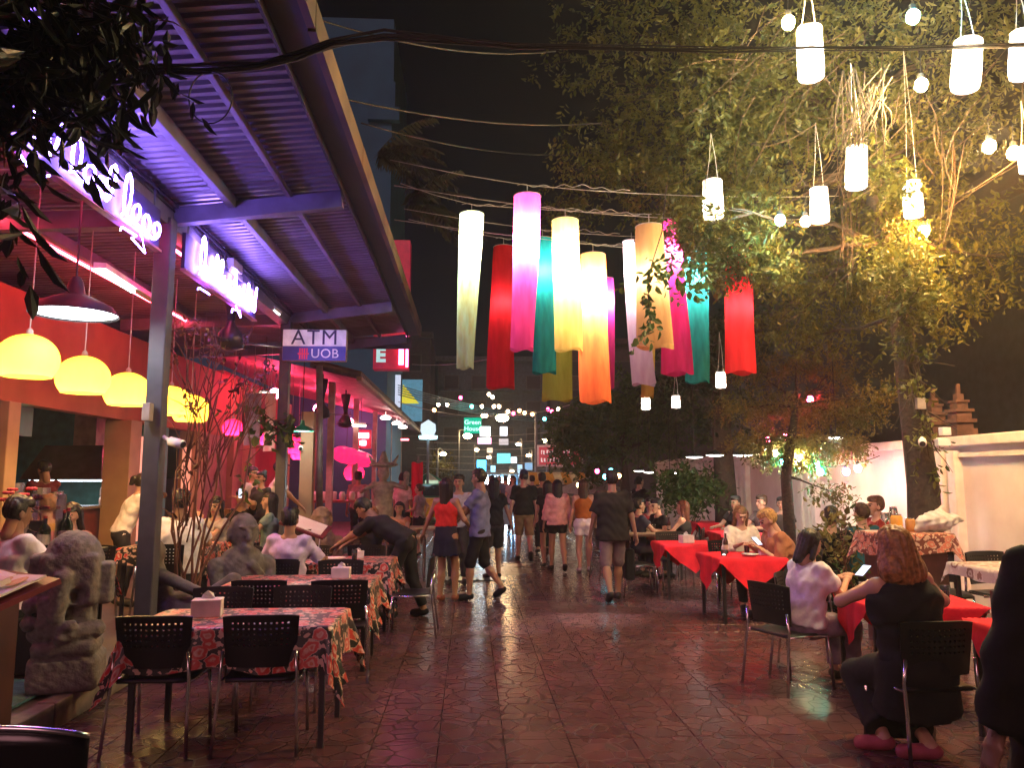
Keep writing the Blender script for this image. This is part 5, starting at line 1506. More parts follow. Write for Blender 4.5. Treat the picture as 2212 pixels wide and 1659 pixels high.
MB().box((-3.45, 6.62, zt + 0.22), (0.20, 0.16, 0.44)).top('acrylic_box', glassmat('acrylic', (0.85, 0.8, 0.95)), 'tall clear acrylic box of small items beside the bottles', 'display box', (-3.45, 6.62, zt))
fw_ = thing('flower_vase', 'vase of pink flowers behind the near statue', 'flowers', (-3.66, 6.6, zt))
MB().lathe([(0.05, 0), (0.07, 0.1), (0.04, 0.2), (0.05, 0.24)], fw_.location, 14).build('vase', mat('vase_glaze', (0.05, 0.05, 0.06), 0.15), fw_, smooth=True)
for k in range(11):
    rg = random.Random(k)
    p = V(fw_.location) + V((rg.uniform(-0.17, 0.17), rg.uniform(-0.12, 0.12), 0.36 + rg.uniform(-0.05, 0.16)))
    MB().tube([V(fw_.location) + V((0, 0, 0.22)), p], 0.004, 5).build('stem', mat('stem_green', (0.05, 0.12, 0.04), 0.6), fw_)
    mb = MB()
    for q in range(6):
        a = q * PI / 3 + k
        d = V((math.cos(a), math.sin(a), 0.4))
        mb.ball(p + d * 0.024, 0.024, 6, 4, (1, 1, 0.6))
    mb.build('blossom', mat('pink_petal', (0.55, 0.10, 0.22) if k % 3 else (0.55, 0.03, 0.06), 0.6), fw_, smooth=True)
bagc = V(W(62, 1165, 6.6))
bg_ = thing('paper_bag', 'white paper carrier bag with an arched handle at the left edge', 'bag', (bagc.x, bagc.y, bagc.z - 0.15))
MB().box(bagc + V((0, 0, 0.0)), (0.24, 0.10, 0.30)).build('bag', mat('bag_paper', (0.6, 0.52, 0.48), 0.7), bg_, bevel=0.005)
MB().tube([bagc + V((-0.13 + 0.02 - 0.09 * 0 + 0.22 * (0.5 - 0.5 * math.cos(t)) , -0.04, 0.15 + 0.11 * math.sin(t))) for t in [PI * k / 12 for k in range(13)]], 0.005, 6).build('handle', M_white, bg_)
ph = W(60, 1167, 6.3)
pf = thing('phone', 'phone with its white flash lit at the left edge', 'phone', ph)
MB().box(ph + V((0, 0.012, 0)), (0.075, 0.01, 0.15), Matrix.Rotation(R(20), 3, 'Y')).build('body', M_black, pf)
MB().ball(ph, 0.022, 8, 6).build('flash_lamp', emis('flash', (1, 0.95, 1), 60), pf)
# --- right side tables with red cloths
def redtable(x, y, a, rz, crz, half, lb, cl, m=M_redc):
    table(x, y, a, a, rz, lb, group='red cloth tables')
    cloth(x, y, a, a, rz, crz, half, cl, m, group='red tablecloths')
redtable(3.42, 6.05, 0.42, -8, 45, 0.60, 'table between the two women nearest us at right', 'red tablecloth between the woman in white and the woman in black')
redtable(3.72, 4.75, 0.42, -5, 45, 0.60, 'table at the right edge behind the dark passer-by', 'red tablecloth nearest us at the right edge')
redtable(3.30, 9.45, 0.40, 3, 45, 0.62, 'table with a lit phone before the long-haired woman', 'red tablecloth hanging in a triangle before the long-haired woman')
redtable(3.12, 11.2, 0.40, 0, 45, 0.62, 'empty table with a napkin box at right', 'red tablecloth under the white napkin box')
redtable(5.05, 16.2, 0.40, 0, 45, 0.60, 'far table behind the reddish-haired woman', 'red tablecloth far back beside the orange pillar')
redtable(4.55, 13.2, 0.38, 0, 45, 0.58, 'table just behind the long-haired woman', 'red tablecloth seen left of the long-haired woman')
napkin(3.10, 11.1, 0.753, 15, 'white napkin box on the empty red table', 1.1)
napkin(3.55, 9.35, 0.753, 0, 'small white napkin pack near the leaning blond guest', 0.6)
# long plain table of the group
t = table(3.0, 13.2, 0.55, 0.38, 0, 'pale wooden table of the dark-clothed group', group='plain tables')
MB().box((0, 0, 0.755), (1.14, 0.8, 0.02)).build('pale_top', mat('pale_wood', (0.45, 0.33, 0.2), 0.5), t, world=False)
CR = [(2.62, 6.42, -68, 'black chair of the woman in a white off-shoulder top'), (2.79, 4.84, 3, 'black chair of the woman in a black dress'), (2.95, 6.85, -120, 'empty black chair behind the woman in white'),
      (3.45, 10.3, 178, 'black chair of the long-haired woman facing us'), (3.98, 9.35, 95, 'black chair of the leaning blond guest'), (2.45, 11.3, -90, 'black chair at the left of the empty red table'),
      (3.15, 12.0, 180, 'black chair behind the empty red table'), (3.95, 11.3, 90, 'black chair at the right of the empty red table'), (2.35, 13.1, -80, 'black chair at the left of the pale wooden table'), (3.7, 13.0, 70, 'black chair of the reddish-haired woman')]
for x, y, rz, lb in CR: chair(x, y, rz, lb)
# candle jar and phone on the red table
t = thing('candle_jar', 'small glowing candle jar with greenery on the red table', 'candle', (3.05, 9.3, 0.752))
MB().lathe([(0.035, 0), (0.04, 0.07), (0.036, 0.07), (0.032, 0.01)], t.location, 14).build('jar', glassmat('clear_glass'), t, smooth=True)
MB().lathe([(0.03, 0.012), (0.03, 0.045)], t.location, 12).build('wax', emis('candle_wax', (1, 0.9, 0.8), 2.5), t)
for k in range(5):
    a = k * 1.3
    MB().add([V(t.location) + V((-0.05, 0.02, 0.05)), V(t.location) + V((-0.09 + 0.02 * math.cos(a), 0.02 + 0.03 * math.sin(a), 0.10 + 0.01 * k)), V(t.location) + V((-0.06, 0.03, 0.09))], [(0, 1, 2)]).build('leaf', mat('stem_green', (0.05, 0.12, 0.04)), t)
def phone(p, rz, tilt, label, es=2.0):
    t = thing('phone', label, 'phone', p, 0, 'phones in hands')
    rot = Matrix.Rotation(R(rz), 3, 'Z') @ Matrix.Rotation(R(tilt), 3, 'X')
    MB().box(p, (0.075, 0.15, 0.009), rot).build('body', M_black, t)
    MB().box(V(p) + rot @ V((0, 0, 0.006)), (0.068, 0.138, 0.003), rot).build('screen', emis('phone_screen', (0.75, 0.8, 1.0), es), t)
phone(V((3.55, 9.55, 0.90)), 20, 35, 'lit phone held by the long-haired woman', 1.6)
phone(V((3.22, 6.30, 0.93)), -60, 30, 'lit phone held by the woman in white', 1.3)
for k, (x, y) in enumerate(((3.15, 5.85), (3.3, 6.2), (3.6, 6.2))):
    plate(x, y, 0.753, 0.12, ('white plate nearest the woman in black', 'white plate by the phone of the woman in white', 'white plate at the far side of the same red table')[k], 'plates on the right tables')
# --- serving counter by the big tree
sc_ = thing('serving_counter', 'brown serving counter under a floral cloth beside the big tree', 'counter', (4.6, 8.1, 0))
MB().box((4.6, 8.1, 0.55), (0.62, 0.5, 1.10)).build('body', mat('counter_brown', (0.12, 0.05, 0.035), 0.6, scale=8), sc_)
cloth(4.6, 8.1, 0.36, 0.29, 0, 0, 0.62, 'orange floral cloth over the serving counter', M_flor2, h=1.11, group='cloths', name='counter_cloth', cw=0.52)
for k, (dx, dy, h, r, m, lb, shp) in enumerate(((-0.22, -0.05, 0.20, 0.05, glassmat('clear_glass'), 'wine glass at the left end of the serving counter', 'wine'), (-0.08, -0.02, 0.17, 0.06, mat('amber_jar', (0.7, 0.3, 0.05), 0.2, emit=(0.7, 0.3, 0.04), es=0.15, bump=0), 'amber jar on the serving counter', 'jar'), (0.08, 0.0, 0.13, 0.05, mat('amber_glass', (0.5, 0.25, 0.08), 0.15, bump=0), 'small amber tumbler on the serving counter', 'jar'), (-0.02, 0.14, 0.24, 0.045, glassmat('clear_glass'), 'tall clear glass behind the amber jar', 'jar'))):
    p = V((4.6 + dx, 8.1 + dy, 1.118))
    t = thing('drinking_glass' if shp == 'wine' else 'jar', lb, 'glass', p, 0, 'glassware on the serving counter')
    if shp == 'wine': MB().lathe([(0.04, 0), (0.04, 0.005), (0.006, 0.012), (0.006, 0.09), (r, 0.14), (r * 0.8, h)], p, 16).build('glass', m, t, smooth=True)
    else:
        MB().lathe([(r * 0.9, 0), (r, h * 0.3), (r, h * 0.85), (r * 0.8, h)], p, 16).build('glass', m, t, smooth=True)
        MB().lathe([(r * 0.82, h), (r * 0.86, h + 0.012), (0.001, h + 0.014)], p, 14).build('rim', M_chrome, t, smooth=True)
# plastic bag
v, q = sdf_mesh([Ell((0, 0, 0.10), (0.20, 0.12, 0.10)), Cone((0.02, 0, 0.15), (0.10, 0, 0.28), 0.07, 0.012), Cone((0.1, 0, 0.12), (0.30, 0.02, 0.13), 0.08, 0.03), Cone((-0.1, 0, 0.1), (-0.2, 0, 0.03), 0.06, 0.03)], 0.016, 0.05,
                lambda f, P: f + 0.012 * np.sin(P[..., 0] * 45 + 3 * np.sin(P[..., 2] * 30)) * np.sin(P[..., 2] * 38 + P[..., 0] * 20))
o = mesh_obj('plastic_bag', np_mesh('plastic_bag', [(v, q, 0)], cloth_lit('thin_plastic', (0.75, 0.72, 0.7), 0.3)), None, (4.92, 8.05, 1.118))
setp(o, 'crumpled white plastic bag on the serving counter', 'plastic bag')
# table at the right with plates, red ribbed rack, two chairs
table(5.05, 6.9, 0.48, 0.40, 0, 'table with used plates at the right by the wall', h=0.88)
cloth(5.05, 6.9, 0.48, 0.40, 0, 0, 0.62, 'white patterned cloth on the table by the wall', floralmat('pale_floral', ground=(0.5, 0.42, 0.38), flower=(0.2, 0.10, 0.08), petal=(0.62, 0.55, 0.5), scale=7), h=0.885, cw=0.54)
plate(4.95, 6.8, 0.893, 0.19, 'big white dish on the table by the wall', 'dishes by the wall')
plate(4.97, 6.82, 0.922, 0.15, 'white dish stacked on the big dish by the wall', 'dishes by the wall')
chair(4.75, 7.75, 170, 'black chair by the wall behind the plates, left one', 0.10)
chair(5.30, 7.60, 190, 'black chair by the wall behind the plates, right one', 0.10)
cr = thing('slatted_crate', 'dark red slatted crate at the right under the dishes table', 'crate', (4.55, 5.95, 0))
for k in range(9):
    MB().box((4.22 + 0.085 * k, 5.78, 0.42), (0.05, 0.03, 0.78)).build('slat', mat('crate_red', (0.20, 0.025, 0.03), 0.5), cr)
for z in (0.06, 0.42, 0.79):
    MB().box((4.56, 5.80, z), (0.80, 0.03, 0.05)).build('rail', mat('crate_red', (0.2, 0.02, 0.03)), cr)
MB().box((4.56, 5.98, 0.4), (0.78, 0.32, 0.78)).build('box', mat('crate_dark', (0.05, 0.01, 0.012), 0.6), cr)
# wall-mounted bits on the big tree
for u, v, Y, d, lb, nm, ct in ((2041, 932, 8.35, (0.10, 0.08, 0.09), 'small white junction box on the big tree trunk', 'junction_box', 'box'), (2036, 956, 8.35, (0.14, 0.08, 0.08), 'grey meter box below the white one on the trunk', 'meter_box', 'box'), (1988, 872, 8.5, (0.10, 0.06, 0.13), 'pale box high on the big tree trunk', 'junction_box', 'box')):
    MB().box(W(u, v, Y), d).top(nm, M_white if 'white' in lb else mat('grey_box', (0.35, 0.3, 0.28), 0.6), lb, ct, W(u, v, Y), bevel=0.006)
def cctv(p, rz, label):
    t = thing('security_camera', label, 'camera', p, 0, 'security cameras')
    d = Matrix.Rotation(R(rz), 3, 'Z') @ V((0, -1, -0.25)).normalized()
    MB().tube([V(p), V(p) + d * 0.14], 0.042, 12).build('body', M_white, t, smooth=True)
    MB().tube([V(p) + d * 0.13, V(p) + d * 0.15], 0.030, 12).build('lens', M_black, t)
    MB().tube([V(p), V(p) - d * 0.08 + V((0, 0, 0.02))], 0.018, 8).build('bracket', M_white, t)
cctv(W(368, 953, 7.15), 70, 'white security camera on the near grey post')
cctv(W(650, 966, 13.9), 10, 'white security camera on the beige post of the red restaurant')
cctv(W(1992, 953, 8.3), -30, 'white security camera on the big tree')
MB().box(W(319, 890, 7.05), (0.07, 0.09, 0.16)).top('switch_box', mat('grey_box', (0.35, 0.3, 0.28)), 'small grey switch box on the near grey post', 'box', W(319, 890, 7.05), bevel=0.006)
# framed panel on the wall
fp = thing('framed_panel', 'narrow white framed panel hanging on the pale wall left of the big tree', 'panel', WX(1980, 1017, 6.4))
MB().box(fp.location, (0.06, 0.34, 0.48)).build('frame', M_white, fp)
MB().box(V(fp.location) + V((-0.034, 0, 0)), (0.01, 0.26, 0.40)).build('face', mat('panel_face', (0.35, 0.2, 0.16), 0.4), fp)
# beige post with pipe beside far post
MB().box(W(664, 1000, 13.95) * 1.0 + V((0, 0, -0.6)), (0.22, 0.2, 3.0)).top('beige_post', M_beige, 'beige square post with a camera right of the green lamp', 'post', W(664, 1000, 13.95) + V((0, 0, -2.1)))
MB().tube([W(690, 790, 14.2), W(690, 1100, 14.2)], 0.06, 10).top('drain_pipe', mat('pipe_grey', (0.2, 0.17, 0.17), 0.5), 'dark drain pipe beside the beige post', 'pipe', W(690, 1100, 14.2), smooth=True)
# shop goods of the red room: long side table with jars
t = thing('buffet_table', 'table with white jars and cups under the red ceiling', 'table', W(720, 1085, 17.5) * 1.0)
c = W(720, 1083, 17.5)
MB().box(c, (1.6, 0.6, 0.05)).build('table_top', mat('buffet_red', (0.3, 0.05, 0.05), 0.5), t)
for sx in (-0.7, 0.7):
    MB().box(c + V((sx, 0, -0.5)), (0.06, 0.5, 0.95)).build('leg', M_black, t)
for k in range(7):
    p = c + V((-0.6 + 0.2 * k, -0.05 + 0.1 * (k % 2), 0.026))
    MB().lathe([(0.06, 0), (0.07, 0.12 + 0.05 * (k % 3 == 0)), (0.05, 0.18), (0.001, 0.19)], p, 12).top('white_jar', M_white, ('first', 'second', 'third', 'fourth', 'fifth', 'sixth', 'last')[k] + ' white jar from the left on the buffet table', 'jar', p, 'white jars on the buffet table', smooth=True)
for k, (u, v, Y, lb) in enumerate(((878, 1160, 13.2, 'small table of the seated woman in orange'), (905, 1140, 15.0, 'small table farther along the left row'))):
    p = G(u, v + 60) if False else W(u, v, Y)
    t = thing('small_table', lb, 'table', (p.x, p.y, 0), 0, 'small tables along the left row')
    MB().box((p.x, p.y, p.z), (0.7, 0.6, 0.03)).build('table_top', mat('pale_wood', (0.45, 0.33, 0.2)), t)
    for sx in (-0.3, 0.3):
        for sy in (-0.25, 0.25):
            MB().tube([(p.x + sx, p.y + sy, p.z - 0.01), (p.x + sx, p.y + sy, 0)], 0.014, 8).build('leg', M_chrome, t)

# printed cloth banners hung behind the vines
for k, (u0, u1, v0, v1, m_, lb) in enumerate(((526, 566, 850, 962, mat('banner_grey', (0.30, 0.27, 0.30), 0.8, scale=7, col2=(0.14, 0.12, 0.15)), 'grey patterned cloth banner behind the vine leaves'), (568, 598, 850, 975, mat('banner_pale', (0.62, 0.45, 0.38), 0.8, scale=4, col2=(0.5, 0.28, 0.2)), 'pale printed cloth banner left of the far grey post'))):
    a, b = W(u0, v1, 13.9), W(u1, v0, 13.9)
    t = thing('cloth_banner', lb, 'banner', (a + b) / 2, 0, 'cloth banners on the terrace')
    vs = []; fs = []
    for i in range(9):
        for j in range(9):
            vs.append((a.x + (b.x - a.x) * j / 8, 13.9 + 0.02 * math.sin(j * 1.1 + i * 0.4), a.z + (b.z - a.z) * i / 8))
    for i in range(8):
        for j in range(8): fs.append((i * 9 + j, i * 9 + j + 1, i * 9 + j + 10, i * 9 + j + 9))
    MB().add(vs, fs).build('cloth', m_, t, smooth=True)
    MB().tube([(a.x, 13.9, b.z), (b.x, 13.9, b.z)], 0.012, 6).build('rod', M_wire, t)
    MB().tube([((a.x + b.x) / 2, 13.9, b.z), ((a.x + b.x) / 2, 13.9, 4.0)], 0.004, 5).build('cord', M_wire, t)

# ---- things on the tables
def tumbler(x, y, z, label, m=None, h=0.12, r=0.034):
    t = thing('tumbler', label, 'glass', (x, y, z), 0, 'glasses on tables')
    MB().lathe([(r * 0.8, 0), (r, h), (r * 0.93, h), (r * 0.72, 0.008)], (x, y, z), 14).build('glass', glassmat('clear_glass'), t, smooth=True)
    MB().lathe([(r * 0.7, 0.01), (r * 0.88, h * 0.7)], (x, y, z), 12).build('drink', m or mat('iced_tea', (0.30, 0.10, 0.03), 0.2, bump=0), t, smooth=True)
def beer(x, y, z, label):
    t = thing('beer_bottle', label, 'bottle', (x, y, z), 0, 'beer bottles on tables')
    MB().lathe([(0.031, 0), (0.031, 0.13), (0.026, 0.155), (0.013, 0.19), (0.013, 0.24)], (x, y, z), 12).build('glass', mat('brown_bottle', (0.06, 0.025, 0.01), 0.08, bump=0), t, smooth=True)
    MB().lathe([(0.0318, 0.04), (0.0318, 0.10)], (x, y, z), 12).build('paper_label', mat('bottle_label', (0.5, 0.42, 0.33), 0.6), t)
zr = 0.753
tumbler(3.62, 5.85, zr, 'tumbler of iced tea by the right arm of the woman in black')
tumbler(3.28, 5.98, zr, 'tumbler of iced tea before the woman in white')
beer(3.52, 6.25, zr, 'brown beer bottle between the two near women')
tumbler(3.42, 9.55, zr, 'tumbler of iced tea before the long-haired woman')
beer(3.18, 9.62, zr, 'brown beer bottle at the left of the lit phone')
plate(3.35, 9.25, zr, 0.10, 'small plate on the red table with the candle', 'plates on the right tables')
for k, (dx, dy) in enumerate(((-0.35, 0.05), (-0.12, -0.12), (0.15, 0.08), (0.38, -0.05))):
    (tumbler if k % 2 == 0 else beer)(3.0 + dx, 13.2 + dy, 0.768, ('glass at the left end of the pale wooden table', 'beer bottle second from the left on the pale wooden table', 'glass right of the middle of the pale wooden table', 'beer bottle at the right end of the pale wooden table')[k])
tumbler(-1.30, 9.02, 0.752, 'tumbler of iced tea near the waiter')
beer(-1.95, 9.15, 0.752, 'brown beer bottle before the lilac-shirt man')
tumbler(-3.60, 7.15, TZ + 0.755, 'tumbler on the terrace table at the left edge')
beer(-3.88, 7.10, TZ + 0.755, 'brown beer bottle on the terrace table at the left edge')
tumbler(-3.55, 9.25, TZ + 0.755, 'tumbler on the pink terrace table')
plate(-3.45, 9.2, TZ + 0.752, 0.12, 'plate on the pink terrace table', 'plates on the terrace')
plate(-3.6, 11.55, TZ + 0.752, 0.12, 'plate on the table of the group taking photos', 'plates on the terrace')
tumbler(-3.4, 11.5, TZ + 0.755, 'tumbler on the table of the group taking photos')
# ================================================================== STATUES
M_stone = mat('grey_stone', (0.15, 0.135, 0.13), 0.9, scale=12, bump=0.5, col2=(0.07, 0.066, 0.06), detail=8)
M_stone2 = mat('sand_stone', (0.34, 0.25, 0.18), 0.85, scale=14, bump=0.6, col2=(0.2, 0.14, 0.10), detail=8)
def statue(name, prims, label, loc, rz, m, h=0.018, k=0.03, group='stone statues', scale=1.0):
    def rough(f, P):
        return f + 0.004 * np.sin(P[..., 0] * 61 + 3 * np.sin(P[..., 2] * 37)) * np.sin(P[..., 1] * 53 + P[..., 2] * 41)
    v, q = sdf_mesh(prims, h, k, rough)
    o = mesh_obj(name, np_mesh(name, [(v * scale, q, 0)], m), None, loc)
    o.rotation_euler = (0, 0, R(rz))
    return setp(o, label, 'statue', group)
# seated big-headed figure with folded legs on a rounded plinth (faces away, to the terrace)
p = G(140, 1500, TZ)
st = [Box((0, 0, 0.14), (0.25, 0.21, 0.14), 0.06), Box((0, 0.02, 0.33), (0.225, 0.20, 0.06), 0.05), Cone((-0.20, 0.12, 0.46), (0.02, 0.20, 0.42), 0.07, 0.055), Cone((0.20, 0.12, 0.44), (-0.04, 0.21, 0.50), 0.07, 0.05), Box((0, -0.02, 0.56), (0.17, 0.15, 0.16), 0.05),
      Box((0, 0.02, 0.84), (0.205, 0.17, 0.20), 0.05), Ell((0, 0.01, 1.0), (0.205, 0.18, 0.21)), Box((-0.245, 0.02, 0.80), (0.05, 0.10, 0.16), 0.03), Box((0.235, 0.05, 0.86), (0.05, 0.09, 0.18), 0.04),
      Cone((0.03, 0.19, 0.86), (0.06, 0.20, 0.58), 0.07, 0.06), Ell((0.25, 0.16, 0.66), (0.055, 0.055, 0.065)), Ell((0.245, 0.17, 0.53), (0.06, 0.055, 0.06)), Box((0.14, 0.17, 0.60), (0.05, 0.05, 0.12), 0.02), Ell((-0.07, 0.20, 0.72), (0.055, 0.07, 0.075), op='s')]
statue('statue', st, 'grey stone figure with domed head squatting beside the menu stand', (p.x - 0.07, p.y + 0.15, TZ), 196, mat('pale_stone', (0.21, 0.19, 0.185), 0.9, scale=26, bump=0.5, col2=(0.12, 0.11, 0.105), detail=8), 0.014, 0.022, scale=0.93)
# bald bearded old man bust
p = V((-2.62, 8.3, 0))
def bust(z0, s=1.0):
    pr = [Box((0, 0, z0 * 0.5), (0.20, 0.18, z0 * 0.5), 0.04), Cone((0, 0, z0), (0, 0.0, z0 + 0.36), 0.22, 0.20, (1, 0, 0), 1.15), Cone((-0.26, 0, z0 + 0.34), (0.26, 0, z0 + 0.34), 0.10, 0.10),
          Cone((0, 0, z0 + 0.4), (0, 0.02, z0 + 0.56), 0.10, 0.09), Ell((0, 0.0, z0 + 0.70), (0.15, 0.17, 0.19)), Cone((0, 0.06, z0 + 0.62), (0, 0.11, z0 + 0.50), 0.10, 0.07), Cone((0, 0.12, z0 + 0.52), (0, 0.13, z0 + 0.34), 0.075, 0.03),
          Cone((0, 0.15, z0 + 0.72), (0, 0.19, z0 + 0.63), 0.02, 0.03), Ell((0.15, 0, z0 + 0.66), (0.02, 0.045, 0.07)), Ell((-0.15, 0, z0 + 0.66), (0.02, 0.045, 0.07)), Ell((0.06, 0.155, z0 + 0.75), (0.045, 0.02, 0.015)), Ell((-0.06, 0.155, z0 + 0.75), (0.045, 0.02, 0.015)),
          Ell((0.055, 0.17, z0 + 0.71), (0.03, 0.02, 0.018), op='s'), Ell((-0.055, 0.17, z0 + 0.71), (0.03, 0.02, 0.018), op='s'), Cone((-0.28, 0.02, z0 + 0.3), (-0.25, 0.14, z0 + 0.10), 0.075, 0.065), Cone((-0.25, 0.14, z0 + 0.10), (-0.04, 0.19, z0 + 0.36), 0.06, 0.05), Cone((0.28, 0.02, z0 + 0.3), (0.24, 0.12, z0 + 0.02), 0.075, 0.06)]
    return pr
pb = W(520, 1280, 7.9)
statue('statue', bust(0.55), 'grey stone bust of a bald bearded old man left of the lilac-shirt man', (pb.x, pb.y, 0.0), -146, M_stone, 0.013, 0.02, scale=0.93)
# reclining figure by the near post
pr_ = W(405, 1265, 7.5)
statue('statue', [Ell((0, 0, 0.45), (0.30, 0.2, 0.2)), Cone((-0.2, 0, 0.5), (-0.30, -0.02, 0.86), 0.13, 0.10), Ell((-0.31, -0.02, 1.0), (0.11, 0.12, 0.13)), Cone((0.1, -0.1, 0.5), (0.42, -0.16, 0.74), 0.10, 0.07), Cone((0.42, -0.16, 0.74), (0.48, -0.18, 0.40), 0.07, 0.06), Cone((-0.2, -0.12, 0.8), (0.12, -0.2, 0.66), 0.06, 0.05), Box((0, 0, 0.15), (0.42, 0.22, 0.15), 0.03)],
       'dark stone reclining figure just right of the near grey post', (pr_.x, pr_.y, 0.0), 10, M_stone)
# sandstone carved figure by the second menu stand
pc = W(693, 1180, 12.2)
statue('statue', bust(0.35), 'sandstone carved figure with staring face behind the second menu stand', (pc.x, pc.y, 0.0), 200, M_stone2, 0.02)
# standing guardian with raised arms and wide headdress
J = skeleton(hands=[(-0.42, 0.25, 1.50), (0.36, 0.30, 1.35)], poles=[(-0.8, -0.2, -0.5), (0.8, -0.2, -0.5)], feet=[(-0.16, 0, 0.085), (0.16, 0.03, 0.085)])
gp = body_prims(J, False, 1.25) + [Ell(tuple(J['head']), (0.12, 0.13, 0.15)), Ell((0, 0, 1.80), (0.28, 0.2, 0.05)), Cone((0, 0, 1.8), (0, 0, 2.02), 0.12, 0.05), Cone((-0.2, 0, 1.84), (-0.28, 0, 1.98), 0.04, 0.02), Cone((0.2, 0, 1.84), (0.28, 0, 1.98), 0.04, 0.02),
      Box((0, 0, 0.02), (0.3, 0.25, 0.08), 0.03), Cone((0, 0, 0.9), (0, 0, 0.55), 0.16, 0.26, (1, 0, 0), 1.1, clip=0.0), Cone((-0.42, 0.25, 1.45), (-0.42, 0.3, 1.62), 0.05, 0.06)]
pg = G(828, 1122)
statue('guardian_statue', gp, 'standing sandstone guardian with raised arms at the red restaurant', (W(828, 1040, 15.3).x, 15.3, 0.12), 190, M_stone2, 0.022)
# ================================================================== PLANTS
def leaves_mesh(name, centers, n_each, spread, size, m, seed=0, droop=0.5, aspect=0.5):
    rg = np.random.RandomState(seed)
    C = np.array([npv(c) for c in centers]); S = np.array(spread, float)
    if S.ndim == 1: S = np.tile(S, (len(C), 1))
    n_each = np.array(n_each) if not np.isscalar(n_each) else np.full(len(C), n_each)
    idx = np.repeat(np.arange(len(C)), n_each)
    N = len(idx)
    # sprays: leaves sit alternately along short drooping twigs
    K = 7
    spray = np.arange(N) // K; ns = spray.max() + 1; along = np.arange(N) % K
    d = rg.normal(size=(ns, 3)); d /= np.linalg.norm(d, axis=1)[:, None]
    rr = rg.uniform(0, 1, ns) ** 0.45
    first = idx[::K][:ns]
    o0 = C[first] + d * rr[:, None] * S[first]
    tw = rg.normal(size=(ns, 3)); tw[:, 2] -= droop * 1.6; tw /= np.linalg.norm(tw, axis=1)[:, None]
    tb_ = rg.normal(size=(ns, 3)); tb_ -= tw * (tb_ * tw).sum(1)[:, None]; tb_ /= np.linalg.norm(tb_, axis=1)[:, None]
    pos = o0[spray] + tw[spray] * (along * size * 0.42)[:, None] + rg.normal(0, size * 0.06, (N, 3))
    sg = np.where(along % 2 == 0, 1.0, -1.0)[:, None]
    ax = tw[spray] * 0.7 + tb_[spray] * sg * 0.9 + rg.normal(0, 0.28, (N, 3)); ax[:, 2] -= droop * 0.35; ax /= np.linalg.norm(ax, axis=1)[:, None]
    sd = np.cross(ax, tb_[spray] * 0.2 + np.array([0, 0, 1.0]) + rg.normal(0, 0.45, (N, 3))); sd /= (np.linalg.norm(sd, axis=1)[:, None] + 1e-6)
    nr = np.cross(ax, sd)
    L = size * (rg.uniform(0.65, 1.2, ns)[spray] * rg.uniform(0.75, 1.15, N))[:, None]; Wd = L * aspect * 0.5 * rg.uniform(0.8, 1.2, N)[:, None]
    fold = 0.25 * Wd
    v = np.stack([pos, pos + ax * L * 0.35 - sd * Wd + nr * fold, pos + ax * L * 0.72 - sd * Wd * 0.72 + nr * fold * 0.5, pos + ax * L - nr * L * 0.12,
                  pos + ax * L * 0.72 + sd * Wd * 0.72 + nr * fold * 0.5, pos + ax * L * 0.35 + sd * Wd + nr * fold], 1).reshape(-1, 3)
    b = np.arange(N) * 6
    q = np.concatenate([np.stack([b, b + 1, b + 2, b + 3], 1), np.stack([b, b + 3, b + 4, b + 5], 1)])
    me = np_mesh(name, [(v, q, 0)], m)
    tone = np.clip(rg.uniform(0, 1, ns)[spray] * 0.7 + rg.uniform(0, 0.3, N), 0, 1)
    at = me.attributes.new('tone', 'FLOAT', 'FACE')
    at.data.foreach_set('value', np.concatenate([tone, tone]).astype(np.float32))
    me.polygons.foreach_set('use_smooth', np.zeros(len(q), bool))
    return me
def limb_pts(a, b, rg, n=6, wob=0.12):
    a, b = V(a), V(b); L = (b - a).length
    return [a.lerp(b, k / n) + V((rg.uniform(-1, 1), rg.uniform(-1, 1), rg.uniform(-0.5, 1))) * wob * L * 0.3 * math.sin(PI * k / n) for k in range(n + 1)]
def tree(name, label, base, trunk, clumps, leaf, m, bark, seed=0, per=1.0, droop=0.5, limb_r=0.05, group='trees', aspect=0.5, twigs=0):
    """trunk: list of (point, radius); clumps: (centre, spread xyz, count)"""
    rg = random.Random(seed)
    t = thing(name, label, 'tree', base, 0, group)
    mb = MB()
    mb.tube([p for p, r in trunk], [r for p, r in trunk], 12)
    tk_ = mb.build('trunk', bark, t, smooth=True)
    tp = V(trunk[-1][0])
    mb = MB()
    for c, s, n in clumps:
        c = V(c)
        root = min((V(p) for p, r in trunk[len(trunk) // 2:]), key=lambda q: (q - c).length)
        mb.tube(limb_pts(root, c, rg), [limb_r, limb_r * 0.9, limb_r * 0.75, limb_r * 0.6, limb_r * 0.45, limb_r * 0.3, limb_r * 0.15], 7)
        for q in range(3 + twigs):
            e = c + V((rg.uniform(-1, 1) * s[0], rg.uniform(-1, 1) * s[1], rg.uniform(-1.2, 0.6) * s[2]))
            mb.tube(limb_pts(c.lerp(root, 0.2), e, rg, 4), [limb_r * 0.3, limb_r * 0.25, limb_r * 0.18, limb_r * 0.12, limb_r * 0.06], 5)
    mb.build('branches', bark, tk_, smooth=True)
    me = leaves_mesh('crown', [V(c) - V(base) for c, s, n in clumps], [int(n * per) for c, s, n in clumps], [s for c, s, n in clumps], leaf, m, seed, droop, aspect)
    o = mesh_obj('crown', me, t)
    return t
M_bark = mat('bark', (0.055, 0.036, 0.026), 0.9, scale=22, bump=0.9, col2=(0.025, 0.018, 0.014), detail=8)
L_a = leafmat('leaf_olive', (0.035, 0.058, 0.010), (0.15, 0.145, 0.026), 0.45)
L_b = leafmat('leaf_green', (0.030, 0.075, 0.020), (0.09, 0.14, 0.03))
